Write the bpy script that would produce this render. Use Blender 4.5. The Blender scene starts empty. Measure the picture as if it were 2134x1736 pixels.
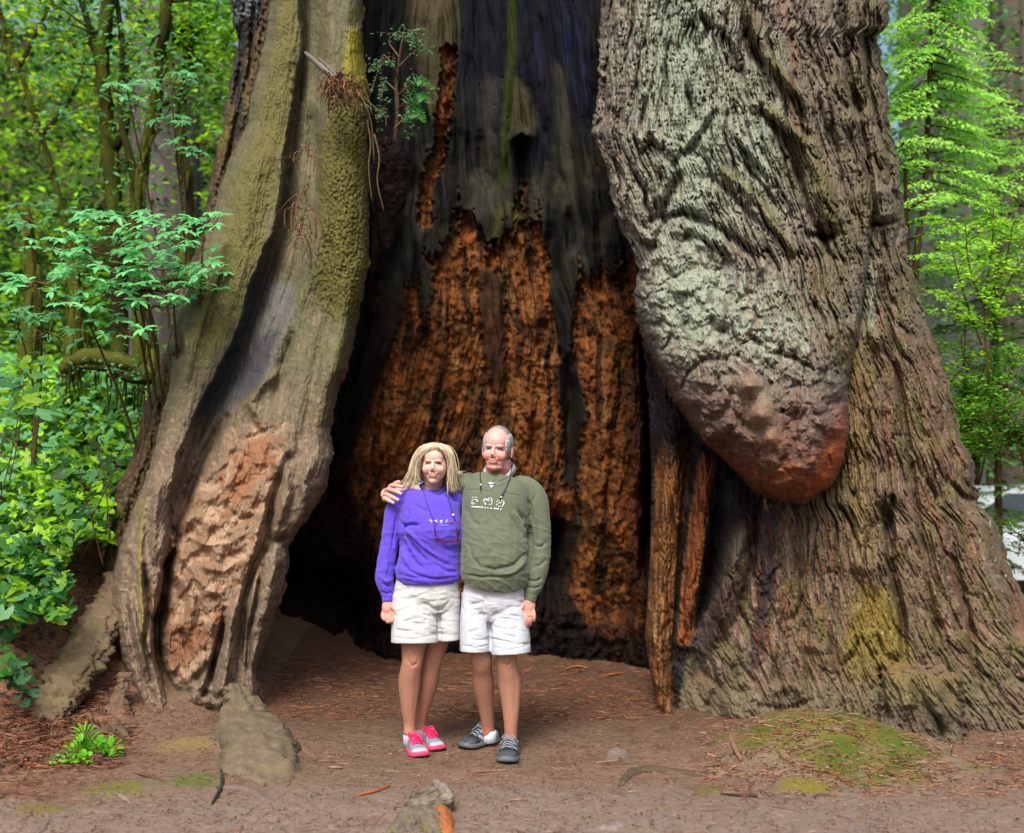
import bpy, math, random
import numpy as np
from mathutils import Vector, Matrix, Quaternion
random.seed(7)
rng = np.random.default_rng(7)
SC = bpy.context.scene
COL = SC.collection
# ------------------------------------------------------------------ camera
CU, CV, FP, EYE = 1066.5, 970.0, 2513.0, 1.55     # picture column of the view axis, horizon row, focal length in the same units, eye height
cam_d = bpy.data.cameras.new('camera')
cam = bpy.data.objects.new('camera', cam_d); COL.objects.link(cam)
cam.location = (0, 0, EYE); cam.rotation_euler = (math.radians(90), 0, 0)
cam_d.sensor_width = 36.0; cam_d.lens = 36.0*FP/2133.0; cam_d.shift_y = 102.0/2133.0
cam_d.clip_start = 0.05; cam_d.clip_end = 400
cam_d.dof.use_dof = True; cam_d.dof.focus_distance = 6.9; cam_d.dof.aperture_fstop = 1.5
SC.camera = cam
# ------------------------------------------------------------------ light: overcast daylight under a forest canopy
SUN_EL, SUN_ROT = math.radians(52), math.radians(193)
w = bpy.data.worlds.new("World"); SC.world = w; w.use_nodes = True
nt = w.node_tree; bg = nt.nodes['Background']
sky = nt.nodes.new('ShaderNodeTexSky'); sky.sky_type = 'NISHITA'; sky.sun_disc = False
sky.sun_elevation = SUN_EL; sky.sun_rotation = SUN_ROT; sky.air_density = 1.0; sky.dust_density = 6.0; sky.ozone_density = 1.0
nt.links.new(sky.outputs[0], bg.inputs[0]); bg.inputs[1].default_value = 0.125
sl = bpy.data.lights.new('sun', 'SUN'); sl.energy = 2.2; sl.angle = math.radians(20); sl.color = (1.0, 0.95, 0.88)
so = bpy.data.objects.new('sun', sl); COL.objects.link(so)
sv = Vector((math.sin(SUN_ROT)*math.cos(SUN_EL), math.cos(SUN_ROT)*math.cos(SUN_EL), math.sin(SUN_EL)))
so.rotation_euler = (-sv).to_track_quat('-Z', 'Y').to_euler(); so.location = sv*30
vs = SC.view_settings; vs.view_transform = 'Standard'; vs.look = 'None'; vs.gamma = 1.0; vs.exposure = 0.75
try:
    vs.use_white_balance = True; vs.white_balance_temperature = 6500; vs.white_balance_tint = 4
except Exception: pass
SC.cycles.max_bounces = 6; SC.cycles.transparent_max_bounces = 8
# ------------------------------------------------------------------ helpers
def lin(r, g, b, k=1.0):
    c = np.array([r, g, b], dtype=np.float64)/255.0
    return k*np.where(c <= 0.04045, c/12.92, ((c+0.055)/1.055)**2.4)
K = 0.62                                                 # share of a picture value that is surface colour
def C(r, g, b, k=1.0): return lin(r, g, b, K*k)
def W(u, v, d): return Vector(((u-CU)/FP*d, d, EYE+(CV-v)/FP*d))
def tag(o, label=None, cat=None, group=None, kind=None):
    if label: o['label'] = label
    if cat: o['category'] = cat
    if group: o['group'] = group
    if kind: o['kind'] = kind
    return o
def empty(name, loc=(0, 0, 0), label=None, cat=None, group=None):
    o = bpy.data.objects.new(name, None); COL.objects.link(o); o.location = loc
    o.empty_display_size = 0.1
    return tag(o, label, cat, group)
def mesh_np(name, co, quads=None, tris=None, mat=None, parent=None, col=None, smooth=True, keep_world=True):
    co = np.asarray(co, dtype=np.float32).reshape(-1, 3)
    me = bpy.data.meshes.new(name)
    nq = 0 if quads is None else len(quads); ntr = 0 if tris is None else len(tris)
    idx = []; starts = []; tot = []
    if nq: idx.append(np.asarray(quads, dtype=np.int32).ravel())
    if ntr: idx.append(np.asarray(tris, dtype=np.int32).ravel())
    idx = np.concatenate(idx) if idx else np.zeros(0, np.int32)
    starts = np.concatenate([np.arange(nq)*4, nq*4+np.arange(ntr)*3]).astype(np.int32)
    if parent is not None and keep_world:
        off = np.array(parent.location, dtype=np.float32)
        if parent.parent is not None: off = off + np.array(parent.parent.location, dtype=np.float32)
        co = co - off
    me.vertices.add(len(co)); me.vertices.foreach_set('co', co.ravel())
    me.loops.add(len(idx)); me.loops.foreach_set('vertex_index', idx)
    me.polygons.add(nq+ntr); me.polygons.foreach_set('loop_start', starts)
    me.update(calc_edges=True)
    if smooth: me.polygons.foreach_set('use_smooth', np.ones(nq+ntr, dtype=bool))
    if col is not None:
        a = me.color_attributes.new('Col', 'FLOAT_COLOR', 'POINT')
        c4 = np.ones((len(co), 4), dtype=np.float32); c4[:, :3] = np.clip(col, 0, 1)
        a.data.foreach_set('color', c4.ravel())
    if mat: me.materials.append(mat)
    o = bpy.data.objects.new(name, me); COL.objects.link(o)
    if parent is not None: o.parent = parent
    return o
# --- noise
_pr = np.random.default_rng(11)
_perm = np.concatenate([_pr.permutation(1024)]*2).astype(np.int64)
_ga = _pr.uniform(0, 2*np.pi, 1024); _gx, _gy = np.cos(_ga), np.sin(_ga)
def perlin(x, y, seed=0):
    x = x+seed*17.37; y = y+seed*9.71
    xi = np.floor(x).astype(np.int64); yi = np.floor(y).astype(np.int64)
    xf = x-xi; yf = y-yi
    xi &= 1023; yi &= 1023; x1 = (xi+1) & 1023; y1 = (yi+1) & 1023
    def g(a, b, fx, fy):
        h = _perm[_perm[a]+b]
        return _gx[h]*fx+_gy[h]*fy
    u = xf*xf*xf*(xf*(xf*6-15)+10); v = yf*yf*yf*(yf*(yf*6-15)+10)
    n0 = g(xi, yi, xf, yf); n1 = g(x1, yi, xf-1, yf)
    n2 = g(xi, y1, xf, yf-1); n3 = g(x1, y1, xf-1, yf-1)
    return 1.5*((n0+(n1-n0)*u)*(1-v)+(n2+(n3-n2)*u)*v)
def fbm(x, y, o=4, seed=0, gain=0.5):
    s = 0; a = 1; t = 0
    for i in range(o):
        s = s+a*perlin(x*2**i, y*2**i, seed+i*3); t += a; a *= gain
    return s/t
def ridged(x, y, o=4, seed=0, gain=0.5):
    s = 0; a = 1; t = 0
    for i in range(o):
        s = s+a*(1-2*np.abs(perlin(x*2**i, y*2**i, seed+i*3))); t += a; a *= gain
    return s/t
def billow(x, y, o=4, seed=0, gain=0.5):
    s = 0; a = 1; t = 0
    for i in range(o):
        s = s+a*(2*np.sqrt(np.minimum(1, 2.3*np.abs(perlin(x*2**i, y*2**i, seed+i*3))))-1); t += a; a *= gain
    return s/t
def cells(x, y, seed=0):
    """distance to the nearest of jittered feature points (0 at the point)"""
    xi = np.floor(x).astype(np.int64); yi = np.floor(y).astype(np.int64)
    best = np.full(x.shape, 9.0)
    for dx in (-1, 0, 1):
        for dy in (-1, 0, 1):
            a = (xi+dx+seed*13) & 1023; b = (yi+dy) & 1023
            h = _perm[_perm[a]+b]; h2 = _perm[h+7]
            px = xi+dx+h/1024.0; py = yi+dy+h2/1024.0
            best = np.minimum(best, (px-x)**2+(py-y)**2)
    return np.sqrt(best)
def sstep(a, b, x):
    t = np.clip((x-a)/(b-a), 0, 1); return t*t*(3-2*t)
def mix(c, col, m):
    m = np.clip(m, 0, 1)[..., None]
    return c*(1-m)+np.asarray(col)*m
def polydist(U, V, pts):
    """distance to a polyline and position along it (0..1)"""
    best = np.full(U.shape, 1e9); tt = np.zeros(U.shape)
    n = len(pts)-1
    for i in range(n):
        ax, ay = pts[i]; bx, by = pts[i+1]
        dx, dy = bx-ax, by-ay; L2 = dx*dx+dy*dy+1e-9
        t = np.clip(((U-ax)*dx+(V-ay)*dy)/L2, 0, 1)
        d = np.hypot(U-ax-t*dx, V-ay-t*dy)
        m = d < best
        best = np.where(m, d, best); tt = np.where(m, (i+t)/n, tt)
    return best, tt
def inpoly(U, V, pts):
    ins = np.zeros(U.shape, dtype=bool); n = len(pts)
    for i in range(n):
        x1, y1 = pts[i]; x2, y2 = pts[(i+1) % n]
        if y1 == y2: continue
        c = ((y1 > V) != (y2 > V)) & (U < (x2-x1)*(V-y1)/(y2-y1)+x1)
        ins ^= c
    return ins
def sdist(U, V, pts):
    """signed distance: positive inside the polygon"""
    d, _ = polydist(U, V, list(pts)+[pts[0]])
    return np.where(inpoly(U, V, pts), d, -d)
def local(U, V, pts, pad):
    xs = [p[0] for p in pts]; ys = [p[1] for p in pts]
    return (U > min(xs)-pad) & (U < max(xs)+pad) & (V > min(ys)-pad) & (V < max(ys)+pad)
def stroke(D, U, V, pts, w, amp, side=0.0, taper=True):
    """raise (amp<0, nearer) or cut (amp>0, deeper) along a polyline; side skews the cut to one bank"""
    m = local(U, V, pts, w*3)
    if not m.any(): return
    d, t = polydist(U[m], V[m], pts)
    f = np.exp(-(d/w)**2)
    if taper: f = f*np.clip(np.minimum(t, 1-t)*3.5+0.45, 0, 1)
    D[m] += amp*f
def smask(U, V, pts, w, wob=None):
    r = np.zeros(U.shape); m = local(U, V, pts, w*3)
    if m.any():
        d, t = polydist(U[m], V[m], pts); r[m] = np.exp(-(d/w)**2)
    return r
def pmask(U, V, pts, soft=8, wob=0):
    r = np.zeros(U.shape); m = local(U, V, pts, soft*3+30)
    if m.any():
        d = sdist(U[m], V[m], pts)
        if wob is not None and not np.isscalar(wob): d = d+wob[m]
        r[m] = sstep(-soft, soft, d)
    return r
def gridquads(nv, nu):
    i = np.arange(nv-1)[:, None]*nu+np.arange(nu-1)[None, :]
    return np.stack([i, i+nu, i+nu+1, i+1], axis=-1).reshape(-1, 4)
# --- materials
def mat_attr(name, rough=0.85, bump=0.0, bscale=60.0, spec=0.3, vary=0.25, vscale=90.0, trans=0.0, bdist=0.004, sheen=0.0, coat=0.0):
    m = bpy.data.materials.new(name); m.use_nodes = True
    n = m.node_tree.nodes; l = m.node_tree.links; p = n['Principled BSDF']; out = n['Material Output']
    a = n.new('ShaderNodeAttribute'); a.attribute_name = 'Col'
    src = a.outputs['Color']
    tc = n.new('ShaderNodeTexCoord')
    if vary > 0:
        t = n.new('ShaderNodeTexNoise'); t.inputs['Scale'].default_value = vscale; t.inputs['Detail'].default_value = 4
        l.new(tc.outputs['Object'], t.inputs['Vector'])
        mr = n.new('ShaderNodeMapRange'); mr.inputs[1].default_value = 0.25; mr.inputs[2].default_value = 0.75
        mr.inputs[3].default_value = 1-vary; mr.inputs[4].default_value = 1+vary
        l.new(t.outputs[0], mr.inputs[0])
        mx = n.new('ShaderNodeVectorMath'); mx.operation = 'SCALE'
        l.new(src, mx.inputs[0]); l.new(mr.outputs[0], mx.inputs['Scale']); src = mx.outputs[0]
    l.new(src, p.inputs['Base Color'])
    p.inputs['Roughness'].default_value = rough; p.inputs['Specular IOR Level'].default_value = spec
    if sheen: p.inputs['Sheen Weight'].default_value = sheen
    if coat: p.inputs['Coat Weight'].default_value = coat
    if bump > 0:
        t2 = n.new('ShaderNodeTexNoise'); t2.inputs['Scale'].default_value = bscale; t2.inputs['Detail'].default_value = 5
        l.new(tc.outputs['Object'], t2.inputs['Vector'])
        b = n.new('ShaderNodeBump'); b.inputs['Strength'].default_value = bump; b.inputs['Distance'].default_value = bdist
        l.new(t2.outputs[0], b.inputs['Height']); l.new(b.outputs[0], p.inputs['Normal'])
    if trans > 0:
        tr = n.new('ShaderNodeBsdfTranslucent'); l.new(src, tr.inputs['Color'])
        ms = n.new('ShaderNodeMixShader'); ms.inputs[0].default_value = trans
        l.new(p.outputs[0], ms.inputs[1]); l.new(tr.outputs[0], ms.inputs[2]); l.new(ms.outputs[0], out.inputs[0])
    return m
def mat_plain(name, c, rough=0.6, spec=0.4, metal=0.0, bump=0.0, bscale=200, vary=0.1, alpha=1.0):
    m = bpy.data.materials.new(name); m.use_nodes = True
    n = m.node_tree.nodes; l = m.node_tree.links; p = n['Principled BSDF']
    tc = n.new('ShaderNodeTexCoord'); t = n.new('ShaderNodeTexNoise'); t.inputs['Scale'].default_value = bscale
    l.new(tc.outputs['Object'], t.inputs['Vector'])
    r = n.new('ShaderNodeValToRGB'); c = np.array(c, float)
    r.color_ramp.elements[0].position = 0.3; r.color_ramp.elements[1].position = 0.7
    r.color_ramp.elements[0].color = (*np.clip(c*(1-vary), 0, 1), 1); r.color_ramp.elements[1].color = (*np.clip(c*(1+vary), 0, 1), 1)
    l.new(t.outputs[0], r.inputs[0]); l.new(r.outputs[0], p.inputs['Base Color'])
    p.inputs['Roughness'].default_value = rough; p.inputs['Specular IOR Level'].default_value = spec; p.inputs['Metallic'].default_value = metal
    if bump:
        b = n.new('ShaderNodeBump'); b.inputs['Strength'].default_value = bump; b.inputs['Distance'].default_value = 0.002
        l.new(t.outputs[0], b.inputs['Height']); l.new(b.outputs[0], p.inputs['Normal'])
    return m
class MB:
    """collects tubes, leaves and lumps; build() links them as one mesh"""
    def __init__(s): s.co = []; s.q = []; s.t = []; s.c = []; s.n = 0
    def add(s, co, q=None, t=None, c=(0.5, 0.5, 0.5)):
        co = np.asarray(co, float).reshape(-1, 3)
        if q is not None and len(q): s.q.append(np.asarray(q, int)+s.n)
        if t is not None and len(t): s.t.append(np.asarray(t, int)+s.n)
        c = np.asarray(c, float)
        if c.ndim == 1: c = np.tile(c, (len(co), 1))
        s.co.append(co); s.c.append(c); s.n += len(co)
    def tube(s, pts, rad, c=(0.5, 0.5, 0.5), k=8, caps=True, lump=0.0, seed=0, flat=1.0):
        pts = np.asarray([tuple(p) for p in pts], float); n = len(pts)
        rad = np.interp(np.linspace(0, 1, n), np.linspace(0, 1, len(rad)), rad) if np.ndim(rad) else np.full(n, rad)
        T = np.gradient(pts, axis=0); T /= (np.linalg.norm(T, axis=1)[:, None]+1e-9)
        up = np.array([0, 0, 1.0]) if abs(T[0][2]) < 0.9 else np.array([0, 1.0, 0])
        A = np.cross(T, up); A /= (np.linalg.norm(A, axis=1)[:, None]+1e-9); B = np.cross(A, T)
        a = np.linspace(0, 2*np.pi, k, endpoint=False)
        r = rad[:, None]*np.ones(k)[None, :]
        if lump: r = r*(1+lump*perlin(np.cos(a)[None, :]*1.3+seed*3.1, np.arange(n)[:, None]*0.35+np.sin(a)[None, :]*1.3, seed))
        co = pts[:, None, :]+r[..., None]*(np.cos(a)[None, :, None]*A[:, None, :]+flat*np.sin(a)[None, :, None]*B[:, None, :])
        i = np.arange(n-1)[:, None]*k+np.arange(k)[None, :]; j = np.arange(n-1)[:, None]*k+(np.arange(k)[None, :]+1) % k
        q = np.stack([i, j, j+k, i+k], -1).reshape(-1, 4)
        co = co.reshape(-1, 3); t = []
        if caps:
            co = np.vstack([co, pts[0], pts[-1]])
            for a_ in range(k):
                b_ = (a_+1) % k
                t.append((n*k, b_, a_)); t.append((n*k+1, (n-1)*k+a_, (n-1)*k+b_))
        c = np.asarray(c, float)
        if c.ndim == 2 and len(c) == n: c = np.vstack([np.repeat(c, k, axis=0)]+([c[0:1], c[-1:]] if caps else []))
        s.add(co, q, t, c)
    def build(s, name, mat, parent=None, smooth=True):
        q = np.vstack(s.q) if s.q else None; t = np.vstack(s.t) if s.t else None
        return mesh_np(name, np.vstack(s.co), q, t, mat, parent, np.vstack(s.c), smooth)
def curve_pts(pts, n):
    """smooth Catmull-Rom points through pts"""
    P = np.asarray([tuple(p) for p in pts], float)
    if len(P) == 2: return P[0]+(P[1]-P[0])*np.linspace(0, 1, n)[:, None]
    Q = np.vstack([2*P[0]-P[1], P, 2*P[-1]-P[-2]]); out = []
    for x in np.linspace(0, len(P)-1-1e-6, n):
        i = int(x); t = x-i; a, b, c, d = Q[i:i+4]
        out.append(0.5*((2*b)+(-a+c)*t+(2*a-5*b+4*c-d)*t*t+(-a+3*b-3*c+d)*t**3))
    return np.array(out)
# ------------------------------------------------------------------ the giant redwood
def rows(top, v0, v1, step, n_top=14):
    """fine rows between v0 and v1, coarser ones on towards the crown"""
    fine = np.arange(v0, v1, step)
    t = np.linspace(0, 1, n_top, endpoint=False)**0.7
    return np.concatenate([top+(v0-top)*t, fine])
def cv(pts, v):
    p = sorted(pts); return np.interp(v, [a for a, b in p], [b for a, b in p])
def sheet_world(U, V, D):
    return np.stack([(U-CU)/FP*D, D, EYE+(CV-V)/FP*D], -1)
def backed(U, V, D, C3, left=True, right=True, deep=(0.12, 0.35, 0.8, 1.6, 2.6), inset=14):
    """add columns that carry each rim round to the back"""
    for side, on in ((0, left), (-1, right)):
        if not on: continue
        sgn = 1 if side == 0 else -1
        e = [(U[:, side]+sgn*inset*(k+1)/len(deep))[:, None] for k in range(len(deep))]
        d = [(D[:, side]+z)[:, None] for z in deep]
        c = [C3[:, side][:, None, :]*1.0 for _ in deep]; v = [V[:, side][:, None] for _ in deep]
        if side == 0:
            U = np.hstack(e[::-1]+[U]); D = np.hstack(d[::-1]+[D]); V = np.hstack(v[::-1]+[V]); C3 = np.hstack(c[::-1]+[C3])
        else:
            U = np.hstack([U]+e); D = np.hstack([D]+d); V = np.hstack([V]+v); C3 = np.hstack([C3]+c)
    return U, V, D, C3
def sheet_obj(name, U, V, D, C3, mat, parent, keep=None):
    co = sheet_world(U, V, D).reshape(-1, 3); q = gridquads(*U.shape); c = C3.reshape(-1, 3)
    if keep is not None:
        qk = keep(U.reshape(-1)[q].mean(1), V.reshape(-1)[q].mean(1)); q = q[qk]
        used, inv = np.unique(q.ravel(), return_inverse=True); q = inv.reshape(-1, 4); co = co[used]; c = c[used]
    return mesh_np(name, co, q, None, mat, parent, c)
M_BARK = mat_attr('redwood_bark', 0.9, 0.5, 55, 0.2, 0.28, 75, bdist=0.006)
M_WOOD = mat_attr('weathered_wood', 0.8, 0.4, 60, 0.3, 0.18, 60, bdist=0.004)
M_CHAR = mat_attr('charred_and_rotten_wood', 0.85, 0.6, 45, 0.1, 0.3, 60, bdist=0.006)
M_MOSS = mat_attr('moss', 1.0, 0.9, 160, 0.1, 0.35, 120, bdist=0.01)
tree = empty('redwood_tree', (0.2, 8.3, 0), 'huge hollow redwood with a charred cavity and hanging burl behind the couple', 'tree')

# ---- left buttress -------------------------------------------------
A0 = [(-1500, 520), (0, 478), (86, 495), (186, 476), (260, 463), (372, 437), (484, 420), (558, 395), (614, 372), (700, 352), (800, 320), (842, 301), (954, 277), (1015, 240), (1103, 225), (1236, 212), (1345, 220), (1417, 245), (1490, 290), (1560, 330)]
A1 = [(-1500, 600), (0, 562), (56, 555), (149, 536), (208, 521), (260, 514), (335, 476), (391, 458), (521, 420), (632, 376), (686, 344), (720, 349), (745, 357), (805, 350), (879, 331), (954, 316), (1028, 290), (1103, 260), (1177, 238), (1236, 226), (1345, 244), (1417, 262), (1461, 275), (1500, 330), (1560, 350)]
A2 = [(-1500, 650), (0, 620), (52, 625), (93, 629), (156, 616), (205, 610), (260, 599), (335, 588), (372, 588), (447, 577), (484, 569), (521, 547), (558, 536), (595, 517), (656, 506), (730, 476), (783, 447), (805, 435), (861, 406), (898, 391), (954, 368), (1010, 357), (1047, 346), (1103, 357), (1140, 361), (1170, 339), (1236, 338), (1290, 316), (1366, 320), (1417, 338), (1483, 352), (1560, 380)]
A3 = [(-1500, 670), (0, 645), (260, 630), (484, 612), (595, 585), (656, 560), (730, 535), (805, 500), (861, 460), (917, 440), (991, 412), (1066, 388), (1103, 380), (1170, 360), (1236, 352), (1290, 346), (1366, 345), (1483, 370), (1560, 395)]
A5 = [(-1500, 770), (0, 757), (112, 757), (167, 767), (260, 767), (447, 769), (558, 767), (619, 756), (693, 741), (768, 726), (805, 707), (891, 689), (954, 694), (1010, 681), (1047, 662), (1084, 640), (1114, 618), (1140, 599), (1177, 603), (1217, 596), (1272, 578), (1345, 552), (1399, 534), (1436, 543), (1483, 541), (1560, 545)]
vv = rows(-1500, -70, 1560, 2.3)
s = np.linspace(0, 1, 300)
V = np.repeat(vv[:, None], len(s), 1)
jag = lambda v, k, amp: amp*fbm(v/26.0, v*0+k, 4, k)
a0 = cv(A0, vv); a1 = cv(A1, vv)+jag(vv, 2, 4); a2 = cv(A2, vv)+jag(vv, 3, 5); a3 = cv(A3, vv); a5 = cv(A5, vv)
a1 = np.maximum(a1, a0+4)
U = a0[:, None]+(a5-a0)[:, None]*s[None, :]
U = U+jag(V, 1, 9)*np.exp(-(U-a0[:, None])/16)+jag(V, 5, 9)*np.exp(-(a5[:, None]-U)/16)
base = np.interp(vv, [-1500, 0, 700, 1100, 1490, 1560], [9.0, 8.35, 7.75, 7.35, 7.02, 6.95])
D = np.zeros_like(U)
for i in range(len(vv)):
    g = a3[i]-a2[i]
    xs = [a0[i], a0[i]*.4+a1[i]*.6, a1[i]-1, a1[i]+3, a1[i]+.3*(a2[i]-a1[i]), a1[i]+.75*(a2[i]-a1[i]), a2[i], a2[i]+4, a2[i]+.45*g, a3[i]+6, a3[i]+.35*(a5[i]-a3[i]), a3[i]+.75*(a5[i]-a3[i]), a5[i]]
    ds = [.55, .42, .45, .20, .04, .0, .03, .26, .36, .2, .08, .03, .1]
    D[i] = np.interp(U[i], xs, ds)+base[i]
kern = np.hanning(9); kern /= kern.sum()
D = np.apply_along_axis(lambda r: np.convolve(np.pad(r, 4, 'edge'), kern, 'valid'), 1, D)
ed = np.minimum(1, (a5[:, None]-U)/38.0); D += 0.28*(1-np.sqrt(np.clip(1-(1-ed)**2, 0, 1)))
ed = np.minimum(1, np.maximum(U-a1[:, None], 0)/26.0); D += np.where(U > a1[:, None], 0.12*(1-np.sqrt(np.clip(1-(1-ed)**2, 0, 1))), 0)
ed = np.minimum(1, (U-a0[:, None])/30.0); D += 0.2*(1-np.sqrt(np.clip(1-(1-ed)**2, 0, 1)))
back = U < a1[:, None]
flange = (~back) & (U < a2[:, None])
plate = U > a2[:, None]+3
# long grooves and folds
for pts, w_, a_ in [([(599, 954), (566, 1047), (558, 1121), (532, 1177), (508, 1254), (501, 1345), (498, 1440)], 9, .16),
                    ([(640, 910), (612, 1000), (600, 1070), (585, 1110)], 14, .05),
                    ([(690, 640), (660, 760), (640, 860), (618, 950)], 12, .05), ([(655, 560), (600, 660), (560, 760), (520, 850)], 16, -.05),
                    ([(730, 560), (712, 700), (680, 820)], 15, -.05), ([(710, 0), (700, 200), (690, 420), (640, 560)], 20, -.04),
                    ([(660, 20), (655, 200), (650, 400), (615, 560), (585, 660), (545, 740)], 14, .06),
                    ([(355, 700), (372, 712), (376, 735), (358, 745)], 7, .14), ([(350, 665), (365, 670), (385, 700), (388, 730)], 7, -.06),
                    ([(300, 1060), (292, 1160), (295, 1260), (310, 1360)], 7, -.05), ([(268, 1160), (262, 1260), (282, 1380), (320, 1460)], 9, .05),
                    ([(455, 1480), (470, 1400), (480, 1300), (500, 1230)], 10, -.1), ([(440, 1440), (447, 1370), (462, 1310)], 7, .16),
                    ([(520, 1180), (515, 1260), (510, 1380)], 10, .05), ([(575, 1140), (560, 1230), (540, 1320), (525, 1400)], 12, -.06),
                    ([(573, 890), (540, 905), (502, 917), (478, 965), (430, 1008)], 5, .02), ([(505, 940), (480, 1000), (440, 1040)], 7, -.05),
                    ([(420, 1180), (465, 1190), (500, 1165)], 8, -.06), ([(395, 1120), (430, 1135), (480, 1130), (510, 1110)], 6, -.04),
                    ([(360, 1190), (385, 1210), (400, 1250), (395, 1290)], 12, -.10), ([(340, 1240), (345, 1280), (335, 1300)], 8, .1),
                    ([(385, 1165), (430, 1230), (455, 1235)], 10, -.07), ([(410, 1250), (430, 1290), (415, 1330)], 8, .05),
                    ([(365, 1310), (385, 1330), (395, 1370)], 8, .06), ([(400, 1420), (425, 1400), (440, 1380)], 10, .08),
                    ([(340, 1400), (370, 1390), (400, 1430)], 9, -.06), ([(380, 1090), (410, 1080), (440, 1090)], 9, -.05),
                    ([(545, 960), (540, 1010), (520, 1060), (480, 1090)], 10, -.04), ([(470, 1060), (500, 1080), (530, 1075)], 6, .04),
                    ([(700, 880), (715, 820), (722, 780)], 6, -.08), ([(692, 880), (700, 830), (707, 780)], 4, .08),
                    ([(600, 340), (594, 400), (588, 440)], 4, .08), ([(588, 300), (583, 350), (586, 372)], 5, -.05),
                    ([(500, 60), (505, 120), (488, 220)], 8, .15), ([(530, 20), (520, 140), (490, 260), (470, 370)], 6, .12)]:
    stroke(D, U, V, pts, w_, a_)
# fibres that follow the flanks, lumps, wavy figure low down
for pts, w_, a_ in [([(352, 1060), (356, 1110), (350, 1170), (338, 1230), (325, 1300), (328, 1380), (350, 1450)], 8, .20), ([(470, 870), (430, 940), (400, 1010), (378, 1070)], 12, .14), ([(575, 950), (600, 1010), (590, 1080)], 12, -.08),
                    ([(540, 870), (520, 840), (545, 800), (590, 770)], 10, -.06), ([(610, 700), (590, 760), (570, 830)], 8, .06), ([(330, 1000), (322, 1080), (318, 1160)], 9, -.08), ([(300, 1180), (312, 1260), (300, 1340), (318, 1420)], 6, .10),
                    ([(545, 1180), (535, 1250), (520, 1320), (515, 1400)], 6, .14), ([(468, 1270), (462, 1340), (440, 1400), (425, 1450)], 6, .14), ([(600, 1120), (570, 1130), (545, 1160)], 8, .10), ([(650, 960), (630, 1010), (640, 1050)], 10, -.08), ([(400, 900), (380, 960), (360, 1000)], 10, -.08),
                    ([(420, 1440), (450, 1455), (480, 1440)], 8, .10), ([(270, 1240), (285, 1330), (310, 1400)], 8, -.07), ([(560, 1010), (545, 1080), (525, 1150)], 8, -.07), ([(430, 650), (400, 720), (385, 800)], 14, -.07), ([(470, 560), (440, 640), (425, 700)], 8, .06), ([(540, 330), (520, 420), (500, 520)], 16, -.05), ([(650, 250), (660, 420), (640, 520)], 14, .05), ([(720, 300), (715, 450), (700, 600)], 16, -.06)]:
    stroke(D, U, V, pts, w_, a_)
sx = (U-a1[:, None])/(a5-a1)[:, None]; su = sx*420
wx = U+14*fbm(U/60, V/90, 3, 31); wy = V+14*fbm(U/70, V/80, 3, 32)
D += (0.035+.035*sstep(900, 1150, V))*fbm(U/70, V/110, 3, 40)
D += 0.016*fbm(su/26, V/260, 4, 41)+.009*fbm(su/5, V/60, 3, 44)
D += (0.012+.012*sstep(880, 1100, V))*fbm(wx/14, wy/22, 4, 42)
D += 0.004*perlin(U/3.5, V/5.0, 43)
ORANGE = [(573, 898), (540, 905), (502, 917), (476, 972), (428, 1010), (391, 1066), (357, 1177), (338, 1205), (330, 1260), (334, 1308), (340, 1381), (382, 1399), (432, 1337), (460, 1265), (505, 1199), (520, 1177), (540, 1103), (560, 1028), (573, 954)]
om = pmask(U, V, ORANGE, 22, 16+44*fbm(U/30, V/30, 4, 50))
sw = np.sin((wx*0.9+wy*1.0)/11.0+3.5*fbm(U/60, V/60, 2, 51)+1.2*fbm(U/18, V/18, 2, 52))
D += om*0.004+om*0.018*sw+om*0.022*fbm(wx/22, wy/22, 3, 53)+om*.008*fbm(wx/8, wy/8, 3, 54)
lowm = sstep(900, 1150, V)*plate
D += lowm*0.012*np.sin((wx*0.35+wy)/13.0+3*fbm(U/50, V/50, 2, 55))
# ragged bark behind
D += back*(0.05*ridged(U/16, V/80, 4, 60)+0.02*perlin(U/7, V/9, 61))
# foot of the buttress tucks under
D += 0.25*sstep(1440, 1500, V-0.12*np.abs(U-420)+18*fbm(U/25, V*0, 3, 56))*(U > 340)*0.6
# colour
c = np.zeros(U.shape+(3,))+C(110, 106, 78)
n1 = fbm(U/40, V/90, 4, 70); n2 = fbm(su/9, V/70, 4, 71); n3 = fbm(U/9, V/9, 4, 72); n4 = fbm(U/4, V/4, 3, 73)
c = mix(c, C(144, 128, 100), sstep(.0, .5, n1)*.7)
c = mix(c, C(92, 80, 62), sstep(.05, .5, n2)*.6)
c = mix(c, C(112, 105, 76), sstep(-.1, .4, fbm(U/60, V/60, 3, 74))*.5*sstep(900, 500, V))
c = mix(c, C(170, 148, 130), sstep(.1, .5, n3)*.35)
low = sstep(720, 980, V)
c = mix(c, C(138, 116, 100), low*.75); c = mix(c, C(84, 68, 56), sstep(.1, .4, fbm(su/4, V/80, 4, 84))*.45); c = mix(c, C(178, 150, 132), low*sstep(0, .5, n3)*.6); c = mix(c, C(118, 88, 74), low*sstep(.1, .5, -n3+.3*n4)*.7)
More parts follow.
